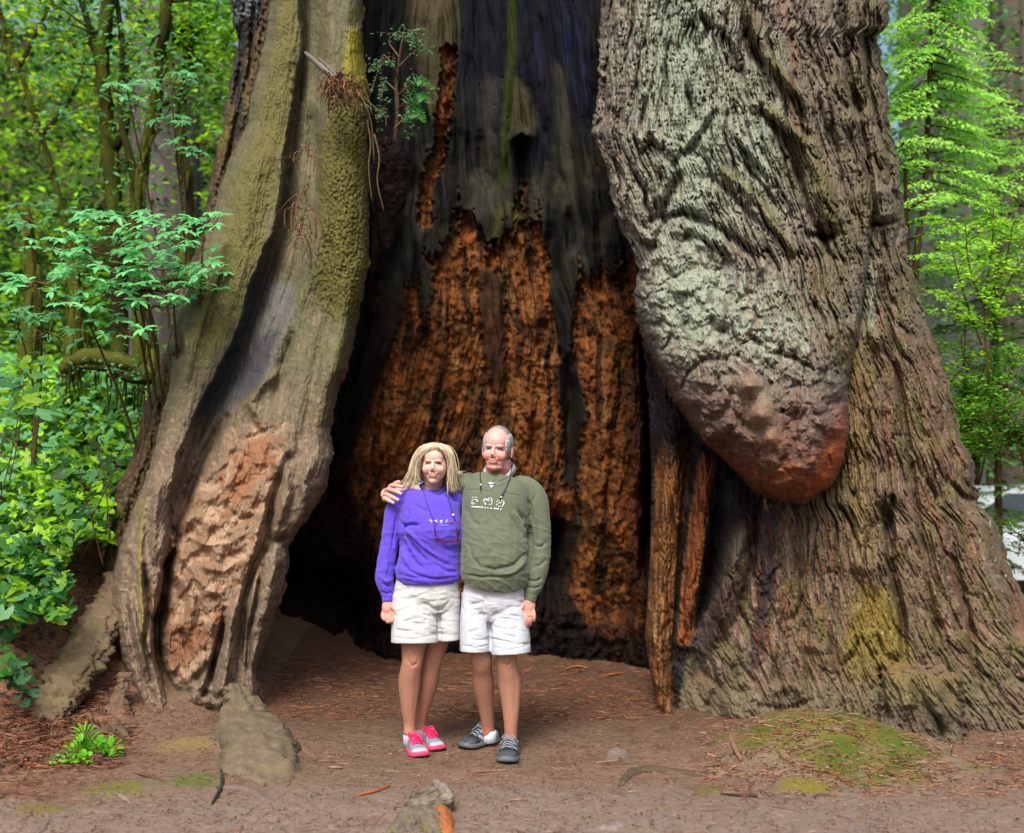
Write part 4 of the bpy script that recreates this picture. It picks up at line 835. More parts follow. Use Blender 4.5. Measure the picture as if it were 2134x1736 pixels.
for v in range(-60, 420, 19):
    for _ in range(3):
        s_ = rr_.choice([-1, 1]); L_ = rr_.uniform(35, 65)+60*max(0, v)/420+(30 if s_ > 0 else 0)
        fr.append((1935, v-20, 1935+s_*L_*rr_.uniform(.7, 1.35), v+rr_.uniform(-16, 34), rr_.uniform(.3, .45)))
hemlock('hemlock_sapling', 'young hemlock with bright green drooping sprays right of the great tree', [(1905, 620, 10.5), (1925, 420, 10.5), (1935, 200, 10.5), (1945, -100, 10.5)], [.035, .02], fr, HG)
fr = [(2130, 120+i*34, 2130-rr_.uniform(60, 130), 130+i*34+rr_.uniform(-15, 25), .4) for i in range(12)]+[(2110, 230+i*36, 2110+rr_.uniform(-130, 60), 250+i*36, .4) for i in range(9)]+[(2135, 250+i*30, 2010+rr_.uniform(-20, 60), 262+i*30, .45) for i in range(9)]
hemlock('hemlock_sapling', 'second hemlock reaching in from the right edge with fine green sprays', [(2170, 620, 11.5), (2150, 300, 11.5), (2160, -50, 11.5)], [.05, .03], fr, HG*.85)
fr = [(1900, 430, 1990, 410, .4), (1890, 440, 1960, 400, .45), (1890, 470, 1950, 450, .4), (1895, 500, 2000, 470, .4), (1900, 540, 1975, 530, .4), (1880, 300, 1960, 290, .4), (1870, 350, 1930, 335, .4), (1890, 560, 2010, 560, .4), (1930, 600, 2010, 640, .3), (1950, 520, 2060, 500, .4), (1960, 560, 2100, 540, .35)]
hemlock('hemlock_sapling', 'low hemlock with pale sprays tucked against the right side of the great tree', [(1880, 760, 9.8), (1890, 560, 9.8), (1885, 350, 9.8)], [.03, .015], fr, HG*1.1)
fr = []
for i in range(70):
    u = rr_.uniform(1950, 2150); v = rr_.uniform(560, 1120) if i > 14 else rr_.uniform(980, 1200); fr.append((u, v, u+rr_.choice([-1, 1])*rr_.uniform(40, 90), v+rr_.uniform(5, 30), .4))
hemlock('hemlock_sapling', 'dark shaggy hemlock filling the shade at the lower right behind the huckleberry', [(2080, 1050, 12.5), (2075, 700, 12.5), (2080, 520, 12.5)], [.05, .02], fr, C(100, 140, 60, 1.2))
# huckleberry: arching twigs with small bright leaves
def twiggy(name, label, stems, L, col, n, group=None, cat='shrub', sr=.010, jitter=.10):
    P0 = W(*stems[0][0]); root = empty(name, (P0.x, P0.y, gh(P0.x, P0.y)), label, cat, group); ms = MB(); ml = MB(); T = []
    for st in stems:
        q = [W(*p) for p in st]; cp = curve_pts(q, 16); ms.tube(cp, [sr, sr*.4], C(96, 70, 44)*random.uniform(.7, 1.2), k=5)
        for e in range(9):
            a = cp[random.randint(3, 15)]; b = a+np.array([random.choice([-1, 1])*random.uniform(.1, .35), random.uniform(-.2, .2), random.uniform(-.02, .16)]); m = (a+b)/2+np.array([0, 0, .03])
            tw = curve_pts([a, m, b], 9); ms.tube(tw, [.004, .002], C(96, 80, 44), k=4); T.append(tw)
    T = np.vstack(T); i = rng.integers(0, len(T), n); P = T[i]+rng.normal(0, .012, (n, 3))+rng.normal(0, jitter*.15, (n, 3))
    leaves(ml, P, L*rng.uniform(.6, 1.3, n), L*.55, np.clip(np.asarray(col)*rng.uniform(.6, 1.4, (n, 1)), 0, 1), .1, .6)
    ms.build('stem', M_STEM, root); ml.build('foliage', M_LEAF, root, smooth=False); return root
HK = C(176, 232, 60, 1.5)
twiggy('huckleberry_bush', 'upright huckleberry with small glossy lime leaves at the right edge', [[(2060, 800, 9.2), (2050, 640, 9.2), (2066, 520, 9.1), (2070, 430, 9.1)], [(2045, 720, 9.2), (2010, 620, 9.2), (1985, 530, 9.1)], [(2055, 690, 9.2), (2095, 600, 9.2), (2130, 540, 9.1)], [(2050, 640, 9.2), (2090, 560, 9.2), (2110, 470, 9.1)], [(2050, 640, 9.2), (2020, 560, 9.2), (2010, 470, 9.1)]], .034, HK, 2600)
st = []
for i in range(16):
    u = rr_.uniform(1990, 2120); v = rr_.uniform(950, 1040); st.append([(2010+rr_.uniform(-10, 30), 1010, 9.4), ((2010+u)/2+rr_.uniform(-20, 20), 880, 9.4), (u+rr_.uniform(-30, 30), rr_.uniform(660, 930), 9.3)])
twiggy('huckleberry_bush', 'broad huckleberry with fine bright leaves along the right flank of the great tree', st, .036, C(140, 206, 60, 1.2), 6500)
st = [[(2140, 1010, 9.0), (2120, 900, 9), (2080+rr_.uniform(-30, 50), rr_.uniform(820, 980), 8.9)] for i in range(9)]
twiggy('huckleberry_bush', 'darker huckleberry low at the right edge in front of the white car', st+[[(2150, 1200, 9.0), (2130, 1120, 9), (2080+rr_.uniform(-10, 50), rr_.uniform(1060, 1180), 8.9)] for i in range(2)], .032, C(84, 146, 50, 1.2), 1700)
# whorled azalea-like leaves in front at the left
def whorl(ml, P, r, col, n=6, tilt=.35):
    th0 = rng.uniform(0, 6.28); th = th0+np.arange(n)*2*np.pi/n+rng.normal(0, .12, n)
    nrm = np.array([rng.normal(0, tilt), rng.normal(-.35, tilt*.6), 1.0]); nrm /= np.linalg.norm(nrm)
    a = np.cross(nrm, [1, 0, 0]); a /= np.linalg.norm(a); b = np.cross(nrm, a)
    ax = np.cos(th)[:, None]*a+np.sin(th)[:, None]*b-.12*nrm
    leaves(ml, np.tile(P, (n, 1)), r*rng.uniform(.75, 1.1, n), r*.42, np.clip(np.asarray(col)*rng.uniform(.85, 1.15, (n, 1)), 0, 1), ax=ax, tilt=.2)
def whorled(name, label, foot, boxes, n, d, r, col, group='whorled leaf shrubs on the left'):
    f = W(*foot); root = empty(name, (f.x, f.y, gh(f.x, f.y)), label, 'shrub', group); ml = MB(); ms = MB(); f = Vector((f.x, f.y, gh(f.x, f.y)-.03)); 
    hubs = []
    for (u0, u1, v0, v1) in boxes:
        hubs.append(W((u0+u1)/2, (v0+v1)/2+12, d+.05))
    for h in hubs[::2]: ms.tube(curve_pts([f, (f+h)/2+Vector((.05, .1, .1)), h], 12), [.014, .006], C(92, 72, 44), k=6)
    for bi, (u0, u1, v0, v1) in enumerate(boxes):
        for _ in range(max(3, int(n*(u1-u0)*(v1-v0)/30000.0))):
            u = random.uniform(u0, u1); v = random.uniform(v0, v1); P = W(u, v, d+random.uniform(-.35, .35)); h = hubs[bi]
            ms.tube(curve_pts([h, (h+P)/2+Vector((0, 0, -.04)), P], 7), [.005, .002], C(112, 88, 54), k=4); whorl(ml, np.array(P), r*random.uniform(.75, 1.15), np.asarray(col)*random.uniform(.8, 1.2))
    ms.build('stem', M_STEM, root); ml.build('foliage', M_LEAF, root, smooth=False)
WG = C(134, 212, 140, 1.5)
whorled('azalea_shrub', 'light green shrub with star shaped leaf whorls in layers left of the buttress', (330, 1000, 8.3), [(150, 330, 425, 475), (60, 300, 480, 530), (130, 420, 510, 560), (0, 150, 550, 600), (200, 410, 560, 625), (330, 445, 455, 520), (250, 470, 540, 600), (200, 300, 640, 700), (100, 230, 590, 640), (250, 400, 610, 640), (380, 470, 440, 480)], 62, 7.6, .085, WG)
whorled('azalea_shrub', 'upper shrub of pale star shaped leaf whorls reaching towards the buttress', (380, 900, 9.4), [(310, 440, 230, 260), (330, 480, 270, 300), (200, 330, 165, 190), (240, 330, 195, 215), (290, 420, 140, 180), (380, 470, 300, 320)], 46, 8.7, .09, WG*.8)
whorled('azalea_shrub', 'shrub of darker star shaped leaf whorls low at the left edge', (60, 900, 8.5), [(0, 60, 590, 680), (30, 170, 640, 720), (0, 120, 420, 470)], 40, 8.3, .09, WG*.65)
# broad leaved thicket on the bank
def broad(ml, P, r, col, up=.75):
    """lobed maple-like leaf"""
    n = 15; th = np.linspace(-2.6, 2.6, n); rad = r*(.62+.38*np.abs(np.cos(th*1.25))**.8)*(1-.12*np.abs(th)/2.6); rad = rad*(1+.08*np.cos(th*9))
    nrm = np.array([rng.normal(0, .5), rng.normal(-.35, .5), up]); nrm /= np.linalg.norm(nrm); a = np.cross(nrm, [rng.normal(), rng.normal(), 0.01]); a /= np.linalg.norm(a); b = np.cross(nrm, a)
    ring = P+(np.cos(th)*rad)[:, None]*a+(np.sin(th)*rad)[:, None]*b-nrm*(.18*rad*np.abs(np.sin(th*1.25)))[:, None]
    v = np.vstack([[P], ring]); t = [(0, i, i+1) for i in range(1, n)]
    ml.add(v, None, t, np.asarray(col)*rng.uniform(.8, 1.2))
def thicket(name, label, boxes, dr, n, r, cols, stems=14, group='leafy plants on the bank', cat='plant', lift=True):
    u0, u1, v0, v1 = boxes; dm = (dr[0]+dr[1])/2; f = W((u0+u1)/2, v1, dm); root = empty(name, (f.x, f.y, gh(f.x, f.y)), label, cat, group); ml = MB(); ms = MB()
    for _ in range(n):
        u = random.uniform(u0, u1); v = random.uniform(v0, v1)
        if perlin(np.array([u/30]), np.array([v/24]), 310)[0] < -.35: continue
        d = dr[1]+(dr[0]-dr[1])*(v-v0)/(v1-v0)+random.uniform(-.3, .3); P = np.array(W(u, v, d)); g = gh(P[0], P[1]); P[2] = max(P[2], g+.02)
        broad(ml, P, r*random.uniform(.45, 1.15), cols[random.randrange(len(cols))])
        if random.random() < stems/n: ms.tube([(P[0]+random.uniform(-.1, .1), P[1]+.05, g), (P[0], P[1]+.05, (P[2]+g)/2), P], [.006, .003], C(110, 90, 50), k=4)
    ml.build('foliage', M_LEAF, root, smooth=False); 
    if ms.n > 400: ms.build('stem', M_STEM, root)
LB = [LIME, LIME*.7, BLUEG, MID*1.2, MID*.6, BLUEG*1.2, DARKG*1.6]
TG = 'leafy plants on the bank'
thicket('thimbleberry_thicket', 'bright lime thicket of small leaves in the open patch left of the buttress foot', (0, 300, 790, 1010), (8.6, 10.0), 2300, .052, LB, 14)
thicket('thimbleberry_thicket', 'large soft maple shaped leaves at the left edge above the lime thicket', (-30, 120, 750, 880), (7.0, 7.5), 50, .08, [LIME*.6, C(100, 160, 110), C(90, 150, 60), BLUEG*.7], 5)
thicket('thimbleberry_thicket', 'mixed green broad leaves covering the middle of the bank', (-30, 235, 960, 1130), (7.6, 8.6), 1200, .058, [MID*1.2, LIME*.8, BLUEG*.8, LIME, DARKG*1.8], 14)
thicket('thimbleberry_thicket', 'deep green broad leaves spilling down the left edge of the bank', (-40, 150, 1110, 1290), (6.9, 7.6), 600, .06, [C(60, 130, 60), MID, C(84, 150, 60), BLUEG*.7, LIME*.6], 8)
thicket('ground_ivy', 'small round green leaves creeping over the litter at the lower left edge', (-10, 60, 1290, 1420), (6.7, 7.1), 60, .05, [C(60, 120, 66), C(84, 150, 60)], 10)
thicket('ground_ivy', 'few small dark green leaves on the litter beside the fern', (30, 130, 1180, 1250), (7.3, 7.5), 26, .045, [C(60, 120, 66), C(74, 130, 60)], 6)
thicket('ground_ivy', 'lone cluster of blue green leaves low on the left litter slope', (30, 75, 1410, 1470), (6.6, 6.7), 16, .05, [C(66, 120, 72)], 4)
# bare thin canes among the leaves
r_ = empty('bare_canes', W(150, 1150, 7.9), 'thin bare brown canes rising through the green thicket on the left', 'canes'); mb = MB()
for a, b, c_ in [((215, 1180), (190, 1080), (160, 960)), ((190, 1080), (230, 1000), (270, 900)), ((230, 1120), (215, 980), (180, 860)), ((20, 1000), (40, 900), (50, 780)), ((0, 1040), (20, 960), (40, 860)), ((120, 1260), (160, 1180), (200, 1110)), ((28, 1290), (60, 1200), (52, 1100)), ((228, 1030), (290, 960), (300, 820))]:
    mb.tube(curve_pts([W(*a, 7.5), W(*b, 7.55), W(*c_, 7.6)], 12), [.0045, .0025], C(96, 64, 50), k=5)
mb.build('cane', M_STEM, r_)
# car glimpsed at the right edge
M_CAR = mat_plain('white_car_paint', C(215, 220, 230)*1.4, .25, .5, vary=.02); M_GLS = mat_plain('car_glass', C(60, 70, 84), .08, .6); M_TYR = mat_plain('rubber', C(36, 36, 38), .8); M_RIM = mat_plain('alloy', C(170, 174, 180), .3, .5, .8)
cx, cy = (2150-CU)/FP*15, 15.0; cz = gh(cx, cy)
car = empty('parked_car', (cx, cy, cz), 'white car parked beyond the shrubs at the right edge', 'car')
prof = [(-2.1, .35), (-2.15, .7), (-1.95, .95), (-1.25, 1.02), (-.65, 1.42), (.75, 1.45), (1.45, 1.05), (2.05, .98), (2.15, .7), (2.1, .35)]
co = []; nP = len(prof)
for j, (yy_, sc) in enumerate([(-.86, .94), (-.80, .99), (-.5, 1.02), (.5, 1.02), (.80, .99), (.86, .94)]):
    for (px, pz) in prof: co.append((cx+px*(.97 if abs(yy_) > .82 else 1), cy+yy_*(1 if pz < 1.0 else .84), cz+(pz if pz < 1.0 else 1.0+(pz-1)*sc)))
q = [(j*nP+i, j*nP+i+1, (j+1)*nP+i+1, (j+1)*nP+i) for j in range(5) for i in range(nP-1)]; q += [(j*nP+nP-1, j*nP, (j+1)*nP, (j+1)*nP+nP-1) for j in range(5)]
b_ = mesh_np('body', co, q, None, M_CAR, car, None)
me = b_.data; 
for s_ in (0, 5):
    pass
side = [(cx+px, cy-.862+(.0 if pz < 1.0 else .14), cz+pz) for px, pz in prof]; mesh_np('side_panel', side+[(cx, cy-.87, cz+.7)], None, [(nP, i, (i+1) % nP) for i in range(nP)], M_CAR, car)
mb = MB(); mb.add([(cx-1.15, cy-.80, cz+1.03), (cx-.62, cy-.76, cz+1.36), (cx+.68, cy-.76, cz+1.38), (cx+1.25, cy-.80, cz+1.05)], [(0, 1, 2, 3)]); mb.build('window', M_GLS, car)
for sx_ in (-1.35, 1.35):
    mb = MB(); th = np.linspace(0, 2*np.pi, 28); mb.tube([(cx+sx_, cy-.9, cz+.33), (cx+sx_, cy-.7, cz+.33)], .33, k=28); wh = mb.build('wheel', M_TYR, car); mb = MB(); mb.tube([(cx+sx_, cy-.915, cz+.33), (cx+sx_, cy-.89, cz+.33)], .21, k=20); rm = mb.build('rim', M_RIM, None); rm.parent = wh; rm.matrix_parent_inverse = Matrix.Identity(4); rm.location = -Vector((cx, cy, cz))
# ------------------------------------------------------------------ roots, stump, sticks, ferns
def root_mesh(name, pts, rad, colf, parent=None, n=140, k=44, lump=.25, sq=1.0, seed=0, mat=None, fib=.05, rg=1.6):
    P = curve_pts(pts, n); T = np.gradient(P, axis=0); T /= np.linalg.norm(T, axis=1)[:, None]
    up = np.array([0, 0, 1.0]) if abs(T[:, 2]).mean() < .8 else np.array([0, 1.0, 0]); A = np.cross(T, up); A /= np.linalg.norm(A, axis=1)[:, None]; B = np.cross(A, T)
    a = np.linspace(0, 2*np.pi, k+1); r = np.interp(np.linspace(0, 1, n), np.linspace(0, 1, len(rad)), rad)
    A2, I = np.meshgrid(a, np.arange(n)); L_ = np.concatenate([[0], np.cumsum(np.linalg.norm(np.diff(P, axis=0), axis=1))])[I]
    cx_, sx_ = np.cos(A2), np.sin(A2); rm = r.mean()
    h = fbm(cx_*1.2+seed, sx_*1.2+L_/(rm*2.5), 4, seed); f = ridged(cx_*5+seed, sx_*5+L_/(rm*9), 3, seed+5)
    rr = r[:, None]*(1+lump*h+fib*f)
    rad_d = cx_[..., None]*A[:, None, :]+sq*sx_[..., None]*B[:, None, :]
    co = P[:, None, :]+rr[..., None]*rad_d
    q1, q2 = co[..., 0]+.7*co[..., 1], co[..., 2]+.5*co[..., 1]
    co = co+rad_d*((.022*fbm(q1*9+seed, q2*9, 4, seed+9)+.012*billow(q1*26, q2*10, 3, seed+11)+.004*perlin(q1*90, q2*90, 3))*min(1, rm/.09)*rg)[..., None]
    # closed ends
    co[0] = P[0]+(co[0]-P[0])*.05; co[-1] = P[-1]+(co[-1]-P[-1])*.05
    c = colf(co, h, f)
    return mesh_np(name, co, gridquads(n, k+1), None, mat or M_WOOD, parent, np.clip(c, 0, 1).reshape(-1, 3))
def wood_col(c1, c2, c3=None, moss=None, mm=0.2):
    def f(co, h, fi):
        n = fbm(co[..., 0]*14+co[..., 1]*9, co[..., 2]*14+co[..., 1]*4, 4, 400); n2 = fbm(co[..., 0]*50, co[..., 2]*50+co[..., 1]*30, 3, 401)
        c = np.zeros(co.shape)+c1; c = mix(c, c2, sstep(-.1, .5, n+.4*n2)*.8); c = mix(c, c3 if c3 is not None else c1*.4, sstep(.0, .6, -fi+.4*n2)*.6)
        if moss is not None: c = mix(c, moss, sstep(mm, mm+.35, n+.3*h)*.85)
        return c
    return f
GREY = wood_col(C(116, 100, 82), C(142, 126, 104), C(66, 54, 44), C(112, 110, 58), .15)
def G(u, v, dz=0.0): p = ground_hit(u, v); return Vector((p.x, p.y, p.z+dz))
# wedge root below the buttress
root_mesh('root', [W(492, 1430, 7.02), W(510, 1500, 6.85), G(540, 1570, -.02), G(575, 1640, -.16)], [.05, .12, .18, .16], GREY, tree, seed=3, lump=.35, sq=.7, rg=2.0, fib=.15)
root_mesh('root', [W(244, 1190, 7.7), W(212, 1290, 7.4), W(168, 1380, 7.12), W(124, 1450, 6.88), G(96, 1505, -.08)], [.03, .10, .12, .11, .03], wood_col(C(118, 98, 76), C(142, 122, 94), C(80, 58, 44), C(112, 108, 60), .1), tree, seed=8, sq=.5, fib=.25, rg=2.6, lump=.5)
root_mesh('root', [W(260, 1400, 7.0), G(250, 1490, -.02), G(330, 1530, -.05)], [.03, .07, .04], wood_col(C(116, 88, 72), C(140, 108, 88), C(80, 58, 46)), tree, seed=9, sq=.5, lump=.5, rg=2.5)
# knobbly stump in the foreground
st = empty('root_stump', G(895, 1700), 'gnarled grey root stump with an orange broken side in the path before the woman', 'stump')
oc_ = wood_col(C(170, 100, 60), C(190, 118, 70), C(110, 60, 36))
root_mesh('knob', [G(905, 1690, -.02), G(892, 1690, .05), G(888, 1690, .105)+Vector((-.01, .03, 0))], [.07, .085, .075, .02], wood_col(C(120, 106, 94), C(152, 142, 130), C(64, 50, 44), C(124, 118, 70), .2), st, seed=22, lump=.55, fib=.16)
root_mesh('knob', [G(912, 1695, .045), G(918, 1697, .075)+Vector((0, .02, 0)), G(905, 1690, .125)+Vector((0, .03, 0))], [.03, .05, .035, .01], wood_col(C(134, 120, 108), C(162, 152, 140), C(60, 46, 40)), st, seed=23, lump=.5, fib=.2)
root_mesh('broken_side', [G(905, 1690, -.01)+Vector((0, -.02, 0)), G(918, 1715, .005), G(932, 1740, -.03)], [.03, .05, .035], oc_, st, seed=24, lump=.35)
root_mesh('surface_root', [G(800, 1745, -.05), G(850, 1722, .0), G(890, 1722, .01), G(925, 1745, -.03)], [.03, .06, .055, .02], wood_col(C(118, 104, 92), C(146, 134, 120), C(70, 56, 48), C(110, 112, 50), .05), st, seed=25, lump=.5)
# roots lying in the path
PATHROOT = wood_col(C(128, 110, 102), C(156, 142, 136), C(84, 66, 58))
for nm, lb, pts, rad in [('exposed_root', 'smooth grey root crossing the path left of the foreground stump', [(440, 1648), (480, 1642), (520, 1648), (555, 1668), (578, 1676)], [.005, .018, .022, .018, .006]),
                         ('exposed_root', 'short curved grey root hump near the bottom left below the fern', [(195, 1668), (225, 1655), (255, 1660), (275, 1675)], [.005, .016, .014, .004]),
                         ('exposed_root', 'grey root curling at the bottom left corner', [(60, 1745), (90, 1728), (100, 1705), (92, 1690)], [.016, .014, .006]),
                         ('exposed_root', 'long pale grey root along the bottom edge right of the stump', [(1200, 1738), (1270, 1726), (1330, 1716), (1390, 1700), (1420, 1692)], [.02, .032, .028, .015, .005]),
                         ('exposed_root', 'dark mossy root humps at the foot of the black buttress on the right', [(1290, 1640), (1320, 1612), (1370, 1606), (1430, 1612), (1470, 1622)], [.01, .035, .03, .022, .008]),
                         ('exposed_root', 'brown arched root above the fern on the left', [(90, 1590), (150, 1560), (200, 1530), (250, 1520), (270, 1545)], [.01, .03, .035, .03, .01])]:
    o = root_mesh(nm, [G(u, v, -.004) for u, v in pts], rad, PATHROOT if 'arched' not in lb and 'dark' not in lb else wood_col(C(96, 78, 62), C(126, 106, 90), C(56, 44, 36), C(104, 100, 46), .25), None, seed=len(lb), lump=.25, n=80, k=20, sq=.8)
    tag(o, lb, 'root', 'roots showing through the path')
o = root_mesh('embedded_rock', [G(1265, 1590, -.03), G(1285, 1575, .0), G(1300, 1580, -.02)], [.02, .06, .03], wood_col(C(124, 106, 98), C(148, 132, 126), C(90, 76, 70)), None, seed=61, lump=.4, sq=.7, n=50, k=24, fib=.02); tag(o, 'low dusty grey rock sunk in the path right of the man', 'rock')
# loose sticks one can point to
SB = wood_col(C(150, 112, 88), C(180, 146, 120), C(90, 62, 48))
for lb, pts, r_, c_ in [('long dark stick leaning from the arched root towards the path', [(205, 1590), (300, 1618), (370, 1640)], .010, 0),
                        ('thin grey stick standing in the litter at the far left', [(110, 1492), (108, 1530), (112, 1560)], .007, 1), ('pale stick propped on the litter slope left of the buttress', [(150, 1500), (200, 1520), (255, 1545)], .008, 1),
                        ('orange wood splinter on the path left of the stump', [(745, 1660), (780, 1652), (815, 1640)], .010, 2), ('pale straight twig on the path right of the man', [(1240, 1592), (1290, 1586)], .006, 1),
                        ('flat orange bark flake on the floor of the hollow', [(1178, 1398), (1200, 1392), (1225, 1396)], .016, 2), ('second bark flake on the hollow floor nearer the right wall', [(1255, 1412), (1300, 1404)], .014, 2),
                        ('pale chip of wood in front of the man', [(1060, 1672), (1100, 1668)], .008, 1), ('thin long twig lying in front of the man', [(985, 1612), (1060, 1606)], .005, 1),
                        ('black stick on the path below the mossy mound', [(1502, 1657), (1545, 1660), (1580, 1664)], .008, 3), ('short pale stick at the left of the path', [(686, 1602), (715, 1604)], .008, 1),
                        ('upright pinkish stick on the moss of the mound', [(1520, 1530), (1530, 1560), (1545, 1590)], .014, 1), ('dark forked stick in the bottom left of the path', [(460, 1600), (462, 1640), (440, 1680)], .009, 3)]:
    col = [wood_col(C(100, 76, 60), C(130, 104, 84)), SB, oc_, wood_col(C(56, 46, 44), C(84, 72, 66))][c_]
    o = root_mesh('stick' if 'flake' not in lb and 'chip' not in lb else 'bark_flake', [G(u, v, r_*.8) for u, v in pts], [r_*.5, r_, r_*.5], col, None, seed=len(lb)+3, n=24, k=8, sq=.5 if 'flake' in lb else .9, lump=.3)
    tag(o, lb, 'stick' if 'flake' not in lb and 'chip' not in lb else 'bark flake', 'loose wood on the ground')
# needles, twigs and crumbs too many to count
def litter(name, n, region, Lr, rr, cols):
    u0, u1, v0, v1 = region; mb = MB(); u = rng.uniform(u0, u1, n*2); v = rng.uniform(v0, v1, n*2)
    d = np.full(u.shape, 7.0)
    for _ in range(12):
        x = (u-CU)/FP*d; h = gheight(x, d); d = d*.5+.5*np.clip((EYE-h)*FP/np.maximum(v-CV, 30), 3.8, 12)
    x = (u-CU)/FP*d; h = gheight(x, d); ok = np.abs((EYE+(CV-v)/FP*d)-h) < .06; ok &= (rng.uniform(0, 1, len(u)) < sstep(0, 70, u-u0)*sstep(0, 90 if u1 < 400 else 1, u1-u)*sstep(-.45, .35, fbm(u/60, v/22, 3, 610)+rng.uniform(-.2, .2, len(u)))+.05*(u1 > 400)) if u1 < 2100 else (fbm(u/90, v/30, 3, 611)+rng.uniform(-.5, .5, len(u)) > -.12)
    x, d, h = x[ok][:n], d[ok][:n], h[ok][:n]; n = len(x)
    L_ = rng.uniform(*Lr, n); th = rng.uniform(0, np.pi, n); tz = rng.normal(0, .12, n); r_ = rng.uniform(*rr, n)
    ax = np.stack([np.cos(th), np.sin(th), tz], -1); sd = np.stack([-np.sin(th), np.cos(th), np.zeros(n)], -1); upv = np.array([0, 0, 1.0])
    P = np.stack([x, d, h+r_*1.0+.002], -1); bend = rng.normal(0, .12, n)
    def q(a, b, c_): return P+ax*(L_*a)[:, None]+sd*(r_*b+L_*bend*(1-4*a*a))[:, None]+upv*(r_*c_)[:, None]
    vv_ = np.stack([q(-.5, 1, 0), q(-.5, -1, 0), q(-.5, 0, 1.4), q(0, 1, 0), q(0, -1, 0), q(0, 0, 1.4), q(.5, .5, 0), q(.5, -.5, 0), q(.5, 0, .8)], 1)
    b = np.arange(n)[:, None]*9; Q = np.concatenate([b+np.array(t)[None, :] for t in [(0, 2, 5, 3), (2, 1, 4, 5), (3, 5, 8, 6), (5, 4, 7, 8)]])
    col = np.array(cols)[rng.integers(0, len(cols), n)]*rng.uniform(.6, 1.4, (n, 1)); mb.add(vv_.reshape(-1, 3), Q, None, np.repeat(np.clip(col, 0, 1), 9, axis=0))
    o = mb.build(name, M_SOIL, None); o['kind'] = 'stuff'
litter('needle_litter', 7500, (-20, 2150, 1380, 1745), (.015, .08), (.0006, .0016), [C(150, 116, 94), C(176, 146, 124), C(110, 80, 66), C(150, 100, 72), C(84, 64, 54), C(140, 108, 90)])
litter('bank_litter', 8000, (-20, 300, 1000, 1600), (.03, .14), (.0015, .004), [C(130, 88, 68), C(160, 116, 92), C(90, 60, 46), C(150, 84, 54), C(60, 42, 36), C(112, 76, 60)])
litter('hollow_litter', 2500, (560, 1400, 1372, 1500), (.03, .14), (.001, .003), [C(130, 88, 66), C(160, 116, 90), C(90, 60, 46), C(120, 70, 48)])
litter('crumb_litter', 2600, (-20, 2150, 1440, 1745), (.004, .016), (.002, .005), [C(120, 84, 68), C(150, 112, 92), C(96, 66, 52), C(160, 136, 124), C(150, 100, 76)])
litter('mound_litter', 2500, (1450, 2140, 1440, 1660), (.02, .09), (.001, .003), [C(150, 116, 92), C(176, 140, 116), C(160, 96, 66), C(96, 66, 52)])
# fern fronds
def frond(ml, ms, P0, P1, P2, L, col, n=22):
    cp = curve_pts([P0, P1, P2], n); T = np.gradient(cp, axis=0); T /= np.linalg.norm(T, axis=1)[:, None]; ms.tube(cp, [.004, .0015], C(120, 130, 50), k=4)
    view = np.array([0, -1.0, .4]); Pp = []; Ax = []; Ls = []
    for i in range(2, n):
        t = i/(n-1); sd = np.cross(T[i], view); sd /= np.linalg.norm(sd); l = L*math.sin(min(1, .25+t*1.1)*math.pi*.78+.15)*(1-t**4)+.01
        for s_ in (-1, 1): Pp.append(cp[i]); Ax.append(sd*s_+T[i]*.35+rng.normal(0, .06, 3)); Ls.append(l)
    Ls = np.array(Ls); leaves(ml, np.array(Pp), Ls, .014+Ls*.12, np.clip(np.asarray(col)*rng.uniform(.8, 1.25, (len(Pp), 1)), 0, 1), ax=np.array(Ax), tilt=.2)
FG = C(130, 206, 50, 1.3)
f0 = G(205, 1570); fe = empty('fern', f0, 'bright green sword fern under the arched root at the lower left', 'fern'); ml = MB(); ms = MB()
for q in [((205, 1570), (170, 1525), (112, 1598)), ((208, 1565), (240, 1560), (236, 1640)), ((205, 1570), (170, 1560), (150, 1620)), ((200, 1570), (165, 1560), (120, 1635)), ((205, 1570), (215, 1550), (200, 1545))]:
    a = f0; b = W(*q[1], f0.y-.05); c_ = W(*q[2], f0.y-.18); frond(ml, ms, a, b, c_, .055, FG)
for i in range(14):
    p = W(rng.uniform(95, 190), rng.uniform(1560, 1640), f0.y-.15); p.z = max(p.z, gh(p.x, p.y)+.02); leaves(ml, np.tile(np.array(p), (4, 1)), .03, .02, leafc(FG, 4))
ms.build('frond_stem', M_STEM, fe); ml.build('frond', M_LEAF, fe, smooth=False)
